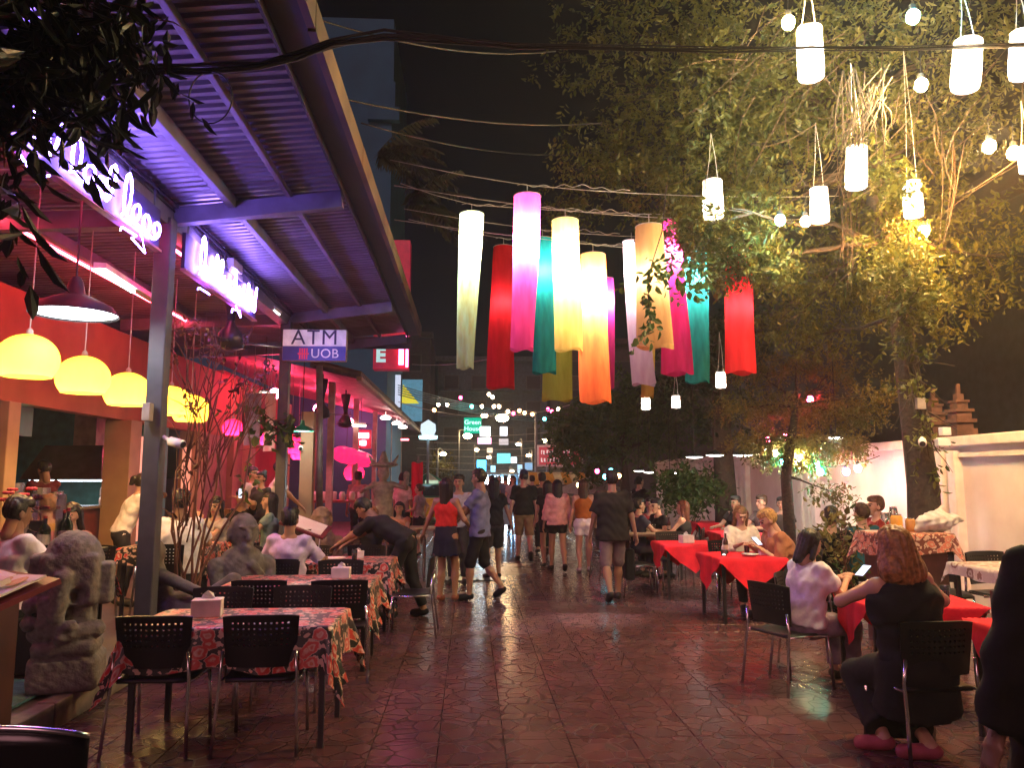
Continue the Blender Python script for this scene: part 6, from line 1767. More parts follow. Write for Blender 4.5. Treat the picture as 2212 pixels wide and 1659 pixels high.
L_c = leafmat('leaf_amber', (0.07, 0.085, 0.02), (0.17, 0.13, 0.03))
L_d = leafmat('leaf_dark', (0.012, 0.022, 0.010), (0.03, 0.045, 0.015))
# big tree on the right
tb = V((5.15, 8.75, 0))
clumps = []
rg = random.Random(4)
def cl(u, v, Y, s, n): clumps.append((W(u, v, Y), s, n))
# (frame position, depth) of the leaf masses
for u, v, Y, s, n in ((1330, 60, 9.5, 0.9, 900), (1480, 40, 9.0, 0.9, 1100), (1600, 110, 8.5, 0.8, 1100), (1420, 200, 9.5, 0.8, 1200), (1560, 230, 9.0, 0.8, 1300), (1300, 180, 10.5, 0.8, 600), (1290, 330, 10.5, 0.7, 800),
        (1400, 340, 10.0, 0.8, 1300), (1520, 360, 9.6, 0.8, 1600), (1650, 330, 9.4, 0.8, 1500), (1620, 470, 9.2, 0.6, 1400), (1500, 480, 9.6, 0.55, 1200), (1420, 470, 10.6, 0.5, 700), (1660, 560, 9.0, 0.42, 900), (1560, 560, 9.2, 0.4, 700),
        (1760, 260, 9.0, 0.8, 1200), (1780, 60, 8.6, 0.8, 900), (1700, 180, 8.8, 0.8, 1200), (1880, 40, 8.4, 0.8, 900), (1900, 220, 9.0, 0.9, 1200), (2020, 120, 8.8, 0.9, 1100), (2150, 60, 8.6, 0.9, 800), (2000, 330, 9.6, 0.9, 1300), (2120, 250, 9.2, 0.9, 1100), (1860, 450, 9.8, 0.8, 1300), (1960, 540, 9.8, 0.8, 1500),
        (2080, 480, 9.8, 0.8, 1000), (1840, 560, 10.0, 0.7, 1200), (1760, 620, 10.2, 0.6, 1100), (1880, 650, 10.2, 0.6, 1000), (2040, 640, 10.0, 0.7, 900), (2180, 560, 9.6, 0.8, 800), (1700, 700, 10.6, 0.5, 700), (1780, 720, 10.8, 0.5, 600), (1210, 90, 11, 0.8, 350), (1230, 440, 11.5, 0.6, 500), (1900, 380, 7.9, 0.4, 420), (1930, 560, 8.0, 0.45, 700), (1985, 620, 8.1, 0.4, 500), (1870, 250, 8.0, 0.4, 300), (1545, 445, 8.45, 0.22, 90)):
    if u > 1690: n = int(n * 0.62)
    if u < 1480 and v < 300: n = int(n * 0.42)
    cl(u, v, Y, (s, s, s * 0.72), n)
for k_ in range(14):
    f_ = k_ / 13
    clumps.append((V((5.15 - 0.25 * f_ + 0.1 * math.sin(k_ * 2.1), 8.45, 1.9 + 3.2 * f_)), (0.34, 0.14, 0.28), 150 if k_ > 5 else 26))
trunk = [((5.25, 8.8, 0.0), 0.27), ((5.25, 8.78, 0.6), 0.20), ((5.25, 8.78, 1.6), 0.17), ((5.22, 8.85, 2.6), 0.14), ((5.20, 8.95, 3.6), 0.12), ((5.15, 9.1, 4.6), 0.10), ((5.0, 9.2, 5.6), 0.08), ((4.8, 9.2, 6.5), 0.06)]
tree('big_tree', 'big tree at right whose leafy crown spreads over the street', tb, trunk, clumps, 0.092, L_a, M_bark, 3, per=1.25, limb_r=0.035, aspect=0.46)
# dry aerial roots hanging in its crown
for k, (u, v, Y, L, n, lb) in enumerate(((1860, 250, 6.9, 0.75, 34, 'bundle of dry hanging roots above the paper lanterns'), (1835, 480, 8.6, 1.2, 9, 'long thin hanging roots left of the orange bulb'), (2055, 380, 7.8, 1.3, 6, 'thin hanging roots at the right of the orange bulb'), (1770, 210, 7.6, 1.4, 26, 'tangle of thin brown vines crossing under the topmost lantern'), (1980, 260, 7.8, 1.5, 28, 'tangle of thin brown vines between the two right lanterns'))):
    rg = random.Random(k); mb = MB()
    c = W(u, v, Y)
    for q in range(n):
        if k >= 3:
            a = c + V((rg.uniform(-1.3, 1.3), rg.uniform(-0.4, 0.4), rg.uniform(-0.5, 0.9))); b = a + V((rg.uniform(-1.1, 0.4), rg.uniform(-0.3, 0.3), rg.uniform(-1.0, -0.2)))
            m_ = a.lerp(b, 0.5) + V((rg.uniform(-0.15, 0.15), 0, rg.uniform(-0.2, 0.1)))
            mb.tube([a, a.lerp(m_, 0.6), m_.lerp(b, 0.4), b], [0.0055, 0.005, 0.004, 0.0025], 5)
            continue
        a = c + V((rg.uniform(-0.16, 0.34) * (1 if k == 0 else 0.6), rg.uniform(-0.2, 0.2), rg.uniform(0.0, L * 0.7)))
        b = c + V((rg.uniform(-0.45, 0.2) * (1 if k == 0 else 0.35), rg.uniform(-0.2, 0.2), -L * rg.uniform(0.2, 0.9)))
        m_ = a.lerp(b, 0.5) + V((rg.uniform(-0.08, 0.08), 0, rg.uniform(-0.05, 0.1)))
        mb.tube([a, m_, b], [0.007, 0.006, 0.003], 5)
    mb.top('aerial_roots', mat('dry_root', (0.07, 0.042, 0.025), 0.9, bump=0.2), lb, 'roots', c, 'hanging roots', smooth=True)
# vine hanging over the tubes
vt = thing('hanging_vine', 'leafy vine hanging in front of the beige tube lantern', 'vine', W(1400, 560, 7.9))
pts = [W(1440, 400, 7.9), W(1430, 500, 7.9), W(1405, 580, 7.9), W(1400, 640, 7.9), W(1405, 700, 7.9)]
MB().tube(pts, 0.006, 6).build('stem', M_bark, vt)
cs = [V(p) - V(vt.location) for p in (W(1395, 640, 7.85), W(1402, 665, 7.85), W(1385, 590, 7.85), W(1412, 560, 7.85), W(1430, 545, 7.85), W(1400, 690, 7.85), W(1440, 600, 7.85), W(1470, 590, 7.85), W(1510, 570, 7.9), W(1300, 660, 7.9))]
mesh_obj('leaves', leaves_mesh('leaves', cs, [22, 20, 16, 22, 24, 10, 8, 24, 30, 5], (0.12, 0.06, 0.13), 0.115, L_b, 9, 0.9, 0.6), vt)
# small flat tree with coloured bulbs
clumps = []
for u, v, Y, s, n in ((1640, 800, 12.2, 0.6, 800), (1720, 780, 12.4, 0.6, 800), (1800, 800, 12.2, 0.6, 700), (1600, 880, 12.0, 0.5, 800), (1690, 880, 12.0, 0.6, 1300), (1780, 880, 11.8, 0.6, 1300), (1850, 900, 11.6, 0.5, 800), (1640, 950, 11.9, 0.5, 1200), (1720, 950, 11.8, 0.5, 1400), (1790, 960, 11.7, 0.5, 1200), (1845, 965, 11.5, 0.35, 500), (1680, 990, 11.7, 0.3, 500), (1750, 995, 11.7, 0.3, 500), (1900, 850, 11.0, 0.5, 500), (1790, 1060, 11.2, 0.35, 400)):
    clumps.append((W(u, v, Y), (s, s, s * 0.45), n))
bs = V((4.75, 11.5, 0))
trk = [((4.75, 11.5, 0), 0.11), ((4.78, 11.5, 0.9), 0.09), ((4.8, 11.6, 1.7), 0.08), ((4.95, 11.7, 2.3), 0.07), ((5.1, 11.8, 2.8), 0.05)]
tree('small_tree', 'small spreading tree hung with coloured bulbs in front of the pale wall', bs, trk, clumps, 0.075, L_c, M_bark, 8, limb_r=0.025, aspect=0.45)
# street tree in the middle distance
clumps = [(W(u, v, 22), (s, s, s * 0.8), n) for u, v, s, n in ((1260, 905, 0.9, 1100), (1330, 880, 0.9, 1100), (1240, 960, 0.8, 900), (1320, 950, 0.9, 1000), (1390, 900, 0.9, 900), (1440, 850, 0.9, 700), (1420, 950, 0.9, 800), (1290, 1000, 0.7, 600), (1480, 910, 0.9, 600), (1370, 840, 0.8, 700), (1225, 925, 0.6, 600))]
b_ = W(1345, 1100, 22); b_.z = 0
tree('street_tree', 'dark round street tree beyond the walking group', b_, [((b_.x, 22, 0), 0.18), ((b_.x + 0.1, 22, 1.2), 0.15), ((b_.x, 22, 2.4), 0.12)], clumps, 0.16, L_b, M_bark, 12, limb_r=0.04)
# second trunks at right, behind
clumps = [(W(u, v, 16), (1.0, 1.0, 0.8), n) for u, v, n in ((1520, 760, 600), (1600, 720, 600), (1480, 830, 500), (1560, 850, 500), (1650, 640, 500))]
b_ = W(1575, 1150, 16); b_.z = 0
tree('vine_tree', 'thick dark trunk wrapped in vines behind the far lamps', b_, [((b_.x, 16, 0), 0.30), ((b_.x - 0.05, 16, 1.5), 0.22), ((b_.x - 0.1, 16, 3.0), 0.19), ((b_.x, 16, 5.0), 0.15)], clumps, 0.16, L_d, M_bark, 14, limb_r=0.05)
# shrub by the wall left (lit), potted
def shrub(base, clumps, label, leaf, m, seed, name='shrub', stems=5, aspect=0.5, cat='shrub', droop=0.3):
    t = thing(name, label, cat, base, 0, 'shrubs and vines')
    rg = random.Random(seed); mb = MB()
    for c, s, n in clumps:
        mb.tube(limb_pts(V(base) + V((rg.uniform(-0.05, 0.05), rg.uniform(-0.05, 0.05), 0)), c, rg, 6, 0.2), [0.016, 0.014, 0.012, 0.010, 0.008, 0.006, 0.004], 6)
        for q in range(stems):
            e = V(c) + V((rg.uniform(-1, 1) * s[0], rg.uniform(-1, 1) * s[1], rg.uniform(-0.8, 1) * s[2]))
            mb.tube(limb_pts(V(base).lerp(V(c), rg.uniform(0.5, 0.95)), e, rg, 4, 0.2), [0.008, 0.007, 0.005, 0.004, 0.002], 5)
    mb.build('stems', mat('twig_brown', (0.13, 0.05, 0.035), 0.8), t, smooth=True)
    mesh_obj('leaves', leaves_mesh('leaves', [V(c) - V(base) for c, s, n in clumps], [n for c, s, n in clumps], [s for c, s, n in clumps], leaf, m, seed, droop, aspect), t)
    return t
b_ = W(1490, 1110, 16.2); b_.z = 0.0
shrub(b_, [(W(1460, 1045, 16), (0.5, 0.4, 0.35), 700), (W(1520, 1040, 16), (0.45, 0.4, 0.3), 600), (W(1490, 1070, 16), (0.5, 0.4, 0.35), 500)], 'green shrub under the far flat lamps', 0.14, L_b, 21)
# leafless climbing shrub by the near post
b_ = V((-2.62, 7.55, 0.18))
shrub(b_, [(W(405, 1000, 7.7), (0.10, 0.1, 0.3), 8), (W(430, 840, 7.8), (0.35, 0.2, 0.35), 30), (W(400, 720, 7.9), (0.30, 0.2, 0.25), 40), (W(470, 730, 8.0), (0.35, 0.2, 0.2), 60), (W(500, 820, 8.0), (0.35, 0.2, 0.2), 30), (W(450, 950, 7.8), (0.2, 0.15, 0.3), 12), (W(380, 1090, 7.6), (0.15, 0.1, 0.2), 10), (W(560, 800, 8.3), (0.3, 0.2, 0.15), 25)],
      'bare twiggy climbing shrub right of the near grey post', 0.075, leafmat('leaf_reddish', (0.07, 0.025, 0.02), (0.12, 0.06, 0.03)), 31, stems=9, cat='shrub')
# broad leaved vine by the far post
b_ = V(W(600, 1000, 11.7)); 
shrub(W(603, 930, 11.75), [(W(600, 905, 11.6), (0.22, 0.1, 0.15), 30), (W(560, 880, 11.5), (0.25, 0.1, 0.12), 14), (W(530, 1000, 11.3), (0.16, 0.1, 0.22), 16), (W(555, 900, 11.4), (0.3, 0.1, 0.1), 10), (W(632, 900, 11.6), (0.1, 0.1, 0.1), 14)], 'broad-leaved vine climbing the far grey post', 0.17, L_b, 33, 'vine', 4, 0.75, 'vine', 0.8)
# dark leaves overhanging the upper left corner
b_ = W(-80, -60, 3.6)
shrub(b_, [(W(30, 20, 3.4), (0.36, 0.3, 0.16), 240), (W(150, 20, 3.5), (0.32, 0.3, 0.15), 240), (W(250, 40, 3.6), (0.22, 0.3, 0.12), 130), (W(40, 130, 3.5), (0.28, 0.2, 0.16), 200), (W(130, 130, 3.6), (0.18, 0.2, 0.13), 130), (W(320, 20, 3.7), (0.16, 0.2, 0.08), 50), (W(20, 260, 3.4), (0.13, 0.15, 0.14), 60), (W(10, 360, 3.3), (0.09, 0.15, 0.10), 28)], 'dark overhanging foliage in the upper left corner', 0.17, leafmat('leaf_black', (0.006, 0.010, 0.006), (0.015, 0.02, 0.01), 0.15), 41, 'overhanging_foliage', 3, 0.28, 'foliage', 1.0)
# palm fronds at the eave
for kk, (u0, v0, Y0, nf, lb) in enumerate(((815, 330, 12.5, 16, 'dark palm fronds spreading from the canopy eave, upper clump'), (880, 440, 12.8, 14, 'lower clump of palm fronds beside the tube wires'))):
    fr = thing('palm_fronds', lb, 'palm', W(u0, v0, Y0), 0, 'palm fronds at the eave')
    rg = random.Random(5 + kk)
    for k in range(nf):
        c = V(fr.location)
        a = rg.uniform(-1.2, 1.5); el = rg.uniform(-0.2, 0.9)
        d = V((math.cos(a) * math.cos(el), math.sin(a) * 0.7, math.sin(el))).normalized()
        L = rg.uniform(0.8, 1.5)
        pts = [c + d * L * q / 8 + V((0, 0, -0.55 * (q / 8) ** 2)) for q in range(9)]
        mb = MB(); mb.tube(pts, 0.006, 5)
        for q in range(1, 9):
            for s in (-1, 1):
                for qq in (0, 0.5):
                    p = pts[q].lerp(pts[q - 1], qq); ll = 0.30 * (1 - 0.5 * q / 8) * rg.uniform(0.8, 1.2)
                    sdv = d.cross(V((0, 0, 1))).normalized() * s
                    tip = p + (sdv * 0.6 + d * 0.5 + V((0, 0, -0.8))).normalized() * ll
                    wv = d * 0.02
                    mb.add([p - wv, p.lerp(tip, 0.5) - wv * 1.3, tip, p.lerp(tip, 0.5) + wv * 1.3, p + wv], [(0, 1, 2, 3, 4)])
        mb.build('frond', mat('palm_green', (0.035, 0.04, 0.02), 0.5, bump=0), fr)
# potted greenery on the right table and near the small tree
shrub(V((4.35, 8.95, 0)), [(V((4.3, 8.9, 0.9)), (0.25, 0.2, 0.35), 120), (V((4.4, 9.0, 1.25)), (0.2, 0.2, 0.3), 90)], 'thin potted plant between the dark guest and the teal shirt', 0.10, L_c, 51)
shrub(V((3.25, 6.65, 0.755)), [(V((3.25, 6.65, 0.84)), (0.10, 0.06, 0.05), 40)], 'small green table plant behind the lit phone', 0.07, L_b, 52, stems=2)
# ================================================================== FAR END OF THE STREET
def facade(name, label, x0, x1, y, h, m, nx, nz, z0=3.6, lit=0.15, seed=0, depth=6, roof=None, balcony=False):
    rg = random.Random(seed)
    t = thing(name, label, 'building', ((x0 + x1) / 2, y + depth / 2, 0), 0, 'buildings at the end of the street')
    MB().box(((x0 + x1) / 2, y + depth / 2, h / 2), (x1 - x0, depth, h)).build('wall', m, t)
    sx = (x1 - x0) / nx; sz = (h - z0 - 0.6) / nz
    for i in range(nx):
        for j in range(nz):
            c = V((x0 + sx * (i + 0.5), y - 0.03, z0 + sz * (j + 0.5)))
            w_ = MB().box(c, (sx * 0.55, 0.10, sz * 0.55)).build('window', mat('far_frame', (0.08, 0.09, 0.1), 0.5), t)
            lm = rg.random() < lit
            MB().box(c + V((0, -0.04, 0)), (sx * 0.48, 0.06, sz * 0.48)).build('pane', emis('far_lit_%d' % rg.randrange(2), ((0.75, 0.85, 1.0), (1.0, 0.7, 0.35))[rg.randrange(2)], 0.5) if lm else mat('dark_pane', (0.01, 0.02, 0.03)), w_)
            if balcony and j < nz:
                MB().box(c + V((0, -0.35, -sz * 0.34)), (sx * 0.8, 0.7, 0.10)).build('balcony', m, t)
    MB().box(((x0 + x1) / 2, y - 0.15, h + 0.1), (x1 - x0 + 0.3, 0.5, 0.3)).build('parapet', m, t)
    return t
facade('far_building', 'dark terrace of shophouses at the far left end of the street', -16, -2.4, 46, 10, mat('far_grey', (0.05, 0.055, 0.07), 0.8), 6, 3, lit=0.0, seed=1)
facade('far_building', 'blue-lit shophouse closing the street in the middle', -2.2, 5.2, 52, 9.5, mat('far_blue', (0.06, 0.09, 0.13), 0.8), 4, 3, lit=0.0, seed=2, balcony=True)
facade('far_building', 'dark building behind the street tree at the far right', 5.0, 16, 42, 9, mat('far_brown', (0.06, 0.05, 0.05), 0.8), 5, 3, lit=0.0, seed=3)
# bright shop front
sf = thing('shop_front', 'low brightly lit white and blue shop front at the end of the street', 'shop', (W(1075, 1060, 36).x, 36, 0))
xa, xb = W(1040, 1060, 36).x, W(1112, 1060, 36).x
MB().box(((xa + xb) / 2, 36.6, 0.95), (xb - xa + 0.3, 1.0, 1.9)).build('wall', mat('shop_wall', (0.12, 0.15, 0.18), 0.6), sf)
n = 9
rg = random.Random(8)
for k in range(n):
    x0 = xa + (xb - xa) * k / n
    hh = rg.choice((1.5, 0.9, 1.2, 0.6))
    MB().box((x0 + (xb - xa) / n / 2, 36.05, 1.65 - hh / 2), ((xb - xa) / n - 0.08, 0.08, hh)).build('window', emis('shop_window_%d' % (k % 3), ((0.55, 0.82, 1.0), (1.0, 0.92, 0.82), (0.25, 0.62, 1.0))[k % 3], (70, 80, 55)[k % 3]), sf)
    MB().box((x0, 36.0, 0.9), (0.05, 0.12, 1.7)).build('mullion', mat('mullion_dark', (0.05, 0.06, 0.08), 0.5), sf)
    MB().box((x0 + 0.1, 35.95, 0.35), (0.16, 0.14, 0.6)).build('goods', mat('shop_goods_%d' % (k % 3), ((0.2, 0.1, 0.08), (0.05, 0.1, 0.2), (0.15, 0.15, 0.1))[k % 3], 0.6), sf)
MB().box(((xa + xb) / 2, 35.7, 1.80), (xb - xa + 0.3, 0.8, 0.07)).build('canopy', mat('shop_canopy', (0.12, 0.2, 0.24), 0.5), sf)
# row of stalls with warm striped awning
st_ = thing('market_stall', 'market stall with a warm lit striped awning beyond the walkers', 'stall', (W(1180, 1060, 31).x, 31, 0))
a, b = W(1125, 1040, 31), W(1262, 1040, 31)
for k in range(8):
    x = a.x + (b.x - a.x) * (k + 0.5) / 8
    MB().box((x, 30.4, 1.62), ((b.x - a.x) / 8 - 0.01, 1.4, 0.05), Matrix.Rotation(R(18), 3, 'X')).build('awning_strip', cloth_lit('awning_%d' % (k % 2), ((0.8, 0.7, 0.5), (0.75, 0.45, 0.12))[k % 2], 0.4), st_)
MB().box(((a.x + b.x) / 2, 31, 0.45), (b.x - a.x, 0.8, 0.9)).build('counter', mat('stall_wood', (0.25, 0.18, 0.12), 0.6), st_)
for x in (a.x, b.x):
    MB().box((x, 30.9, 1.0), (0.05, 0.05, 2.0)).build('pole', M_steel, st_)
for k in range(3):
    MB().tube([(a.x + 0.3 + k * 0.8, 30.6, 1.42), (a.x + 0.85 + k * 0.8, 30.6, 1.42)], 0.03, 8).build('tube_lamp', emis('stall_tube', (1, 0.85, 0.6), 12), st_)
# signs
def lightbox(u0, v0, u1, v1, Y, label, col, es, name='lightbox_sign', txt=None, tcol=None, pole=True):
    a, b = W(u0, v1, Y), W(u1, v0, Y)
    c = (a + b) / 2
    t = thing(name, label, 'sign', c, 0, 'light box signs at the far end')
    MB().box(c, (b.x - a.x, 0.2, b.z - a.z)).build('case', emis('lb_%02x%02x%02x_%d' % (*[int(255 * min(1, x)) for x in col], int(es * 10)), col, es), t)
    if txt:
        for k, ln in enumerate(txt):
            text_part('lettering', ln, (b.z - a.z) * 0.42, tcol, t, Matrix.Translation((0, -0.115, (b.z - a.z) * (0.2 - 0.42 * k))) @ RX90)
    if pole: MB().box(c + V((0, 0.3, 0)), (0.08, 0.4, 0.08)).build('bracket', M_black, t)
    return t
lightbox(1002, 903, 1040, 936, 38, 'green light box sign lettered in two lines', (0.0, 0.42, 0.24), 1.0, txt=('Green', 'House'), tcol=emis('lb_text', (0.6, 1, 0.9), 1.6))
lightbox(1037, 922, 1059, 943, 37.5, 'white light box sign right of the green one', (0.85, 1.0, 0.95), 4)
lightbox(1032, 946, 1061, 959, 37.5, 'pink and white light box sign below the white one', (1.0, 0.35, 0.6), 3)
lightbox(1074, 980, 1102, 1001, 40, 'cyan light box sign over the shop front', (0.1, 0.75, 0.85), 2.2)
lightbox(1104, 988, 1116, 1000, 40, 'small white light box right of the cyan one', (0.8, 0.95, 1.0), 3)
t = lightbox(1030, 994, 1050, 1030, 33, 'tall blue oval light box left of the cyan sign', (0.08, 0.55, 1.0), 3.2)
lightbox(1080, 922, 1096, 942, 41, 'striped white upright sign under the street lamp', (0.8, 0.85, 0.95), 1.6)
lightbox(1078, 948, 1098, 961, 41, 'dim round white sign below the striped one', (0.7, 0.6, 0.6), 0.8)
for k, (u0, v0, u1, v1, Y, c_, e_, lb) in enumerate(((1118, 1004, 1128, 1030, 39, (0.5, 0.75, 1.0), 0.9, 'slim pale blue lit panel right of the shop front'), (1134, 1000, 1150, 1016, 41, (0.35, 0.6, 0.9), 0.6, 'dim blue lit panel over the market stall'), (1060, 1006, 1070, 1032, 38, (0.3, 0.75, 1.0), 1.6, 'narrow bright blue panel right of the blue oval sign'), (1052, 968, 1064, 978, 40, (1.0, 0.75, 0.5), 1.2, 'tiny amber light box below the pink sign'), (1056, 1036, 1064, 1044, 33, (1.0, 0.6, 0.15), 2.5, 'tiny orange light box by the blue oval sign'), (1140, 1028, 1160, 1034, 36, (1.0, 0.9, 0.7), 3, 'thin warm strip of light over the stall'), (1164, 1022, 1186, 1028, 36, (0.8, 0.95, 1.0), 2.5, 'thin cool strip of light below the red board'), (1196, 1040, 1214, 1050, 34, (1.0, 0.85, 0.6), 2.0, 'small warm lit panel behind the walkers'))):
    lightbox(u0, v0, u1, v1, Y, lb, c_, e_)
# red lettered board (lettering unreadable in the picture: plain strokes)
a, b = W(1160, 1004, 27), W(1228, 966, 27)
c = (a + b) / 2
t = thing('sign_board', 'red board with two lines of pale lettering left of the street tree', 'sign', c)
MB().box(c + V((0.25, 0, 0)), (b.x - a.x + 0.5, 0.08, b.z - a.z + 0.14)).build('frame', M_white, t)
MB().box(c + V((0.25, -0.045, 0)), (b.x - a.x + 0.36, 0.03, b.z - a.z)).build('board', mat('sign_board_red', (0.45, 0.05, 0.07), 0.5, emit=(0.6, 0.08, 0.10), es=0.25, bump=0), t)
rg = random.Random(3)
for j in range(2):
    x = -0.40
    while x < 0.62:
        w_ = rg.uniform(0.04, 0.09)
        MB().box(c + V((x, -0.064, 0.12 - 0.26 * j)), (w_ * 0.6, 0.01, rg.uniform(0.10, 0.16))).build('lettering', mat('sign_letter', (0.75, 0.7, 0.68), 0.5, emit=(0.8, 0.7, 0.7), es=0.4, bump=0), t)
        MB().box(c + V((x + w_ * 0.3, -0.064, 0.12 - 0.26 * j + rg.choice((-0.06, 0.06)))), (w_ * 0.7, 0.01, 0.03)).build('lettering', MATS['sign_letter'], t)
        x += w_ + 0.03
# street lamps
def street_lamp(pole, u, v, Y, label, col, es, r=0.16):
    c = W(u, v, Y); p = W(pole, 1000, Y)
    t = thing('street_lamp', label, 'street lamp', (p.x, Y, 0), 0, 'street lamps at the far end')
    MB().tube([(p.x, Y, 0), (p.x, Y, c.z + 0.3)], 0.07, 8).build('pole', M_steel, t)
    MB().tube([(p.x, Y, c.z + 0.3), ((p.x + c.x) / 2, Y, c.z + 0.35), (c.x, Y, c.z + 0.15)], 0.04, 6).build('arm', M_steel, t)
    MB().ball(c, r, 12, 8, (1.2, 1, 0.7)).build('lamp_head', emis('sodium_%d' % int(es), col, es), t, smooth=True)
street_lamp(1158, 1085, 903, 34, 'brightest orange street lamp over the street end', (1.0, 0.62, 0.28), 110, 0.24)
street_lamp(990, 1010, 942, 42, 'yellow street lamp left of the brightest one', (1.0, 0.72, 0.3), 80, 0.2)
street_lamp(945, 957, 981, 44, 'yellow street lamp over the lit yellow tree', (1.0, 0.75, 0.35), 45, 0.15)
for k, (pl_, u, v, Y, r_, lb) in enumerate(((1128, 1120, 960, 48, 0.13, 'small warm street lamp right of the cyan sign'), (1062, 1056, 988, 50, 0.12, 'small warm street lamp above the shop front'), (1150, 1142, 984, 46, 0.12, 'small warm street lamp above the market stall'), (1024, 1030, 972, 50, 0.12, 'small warm street lamp below the green sign'), (1100, 1106, 1018, 52, 0.11, 'lowest warm street lamp over the shop front'), (1182, 1176, 952, 40, 0.12, 'warm street lamp left of the street tree'))):
    street_lamp(pl_, u, v, Y, lb, (1.0, 0.66, 0.32), 50, r_)
b_ = W(950, 1060, 45); b_.z = 0
tree('far_tree', 'small tree lit yellow by a street lamp at the left end', b_, [((b_.x, 45, 0), 0.12), ((b_.x, 45, 1.4), 0.09), ((b_.x, 45, 2.2), 0.06)], [(W(u, v, 45), (0.7, 0.7, 0.5), 260) for u, v in ((940, 1005, ), (955, 998), (965, 1012), (930, 1018), (950, 1022))], 0.2, L_c, M_bark, 61, limb_r=0.03)
# hanging far festoon bulbs
GFB = 'festoon bulbs over the street end'
far = ((938, 886, 0), (947, 874, 1), (966, 874, 1), (1019, 878, 2), (995, 859, 3), (1064, 858, 1), (1041, 878, 1), (1067, 878, 1), (1078, 878, 1), (1056, 852, 1), (1097, 889, 1), (1109, 893, 3), (1122, 887, 0), (1133, 892, 0), (1150, 895, 0), (1184, 884, 3), (1192, 889, 3), (1206, 884, 1), (1176, 905, 2), (1043, 898, 1), (1050, 898, 1), (1250, 1048, 4), (1330, 1030, 3), (1290, 1018, 3), (1320, 1017, 5), (1337, 1028, 0), (1307, 1030, 5))
nmz = ('orange', 'white', 'green', 'red', 'amber', 'teal')
cols = ((1, 0.45, 0.15), (1, 0.72, 0.45), (0.05, 0.9, 0.6), (1, 0.04, 0.15), (1, 0.7, 0.25), (0.1, 0.8, 0.9))
ORD = ('first', 'second', 'third', 'fourth', 'fifth', 'sixth', 'seventh', 'eighth', 'ninth', 'tenth', 'eleventh', 'twelfth')
groups_ = {}
for f_ in sorted(far): groups_.setdefault((f_[2], f_[1] < 950), []).append(f_)
for (k, hi_), lst in groups_.items():
    for q, (u, v, _) in enumerate(lst):
        wh = 'over the street end' if hi_ else 'below the street tree'
        lb = ('%s %s bulb from the left of those %s' % (ORD[q], nmz[k], wh)) if len(lst) > 1 else 'only %s bulb of those %s' % (nmz[k], wh)
        bulb(u, v, 25 if hi_ else 19, 0.055, cols[k], 26, lb, GFB if hi_ else 'bulbs below the street tree', 0.25)
wire('festoon_wire', W(860, 868, 25), W(1240, 872, 25), 0.45, 0.012, 'pale festoon wire sagging over the street end', M_wire)
# bluish cable bundle and long wires down the street
for k in range(5):
    wire('far_cable', W(860, 832 + 5 * k, 22), W(1240, 900 + 3 * k, 34), 0.25, 0.014, ORD[k] + ' from the top of the pale blue cables running to the street end', mat('blue_cable', (0.15, 0.35, 0.42), 0.4, bump=0), group='pale blue cables to the street end')
for k in range(6):
    wire('far_wire', W(900, 940 + 14 * k, 36), W(1260, 925 + 16 * k, 39), 0.2, 0.012, ORD[k] + ' from the top of the thin wires across the far end', M_wire, group='thin wires at the far end')
wire('eave_wire', W(890, 787, 14.8), W(1060, 775, 13), 0.05, 0.008, 'pale wire from the red sign to the tubes', M_wire)
# taxi
tx = thing('taxi', 'green and yellow taxi parked at the left end of the street', 'car', (W(932, 1075, 30).x, 30, 0), R(4))
def carbox(z0, z1, w0, w1, l0, l1, dy=0):
    return [(-w0, -l0 + dy, z0), (w0, -l0 + dy, z0), (w0, l0 + dy, z0), (-w0, l0 + dy, z0), (-w1, -l1 + dy, z1), (w1, -l1 + dy, z1), (w1, l1 + dy, z1), (-w1, l1 + dy, z1)]
BF = [(0, 3, 2, 1), (4, 5, 6, 7), (0, 1, 5, 4), (1, 2, 6, 5), (2, 3, 7, 6), (3, 0, 4, 7)]
o = MB().add(carbox(0.25, 0.62, 0.84, 0.86, 2.15, 2.2), BF).add(carbox(0.62, 0.92, 0.86, 0.80, 2.18, 2.0), BF).build('body', mat('taxi_yellow', (0.55, 0.45, 0.02), 0.3, coat=0.5, bump=0), tx, world=False, bevel=0.05)
o = MB().add(carbox(0.90, 1.42, 0.78, 0.60, 1.35, 0.75, 0.1), BF).build('cabin', mat('taxi_green', (0.03, 0.22, 0.08), 0.3, coat=0.5, bump=0), tx, world=False, bevel=0.05)
MB().add([(-0.66, -1.24, 0.98), (0.66, -1.24, 0.98), (0.54, -0.74, 1.37), (-0.54, -0.74, 1.37)], [(0, 1, 2, 3)]).build('windscreen', mat('car_glass', (0.02, 0.03, 0.035), 0.05, bump=0), tx, world=False)
MB().box((0, 0.1, 1.48), (0.5, 0.18, 0.12)).build('roof_sign', mat('roof_sign', (0.4, 0.5, 0.4), emit=(0.5, 0.7, 0.5), es=0.6, bump=0), tx, world=False)
for s in (-1, 1):
    MB().box((s * 0.62, -2.16, 0.62), (0.3, 0.1, 0.14)).build('headlight', emis('car_lamp', (1, 0.9, 0.75), 3), tx, world=False)
    for yy in (-1.35, 1.35):
        wv = MB().tube([(s * 0.74, yy, 0.31), (s * 0.90, yy, 0.31)], 0.31, 18).build('wheel', mat('tyre', (0.012, 0.012, 0.012), 0.8), tx, world=False)
        MB().tube([(s * 0.895, yy, 0.31), (s * 0.91, yy, 0.31)], 0.18, 14).build('rim', M_chrome, wv, world=False)
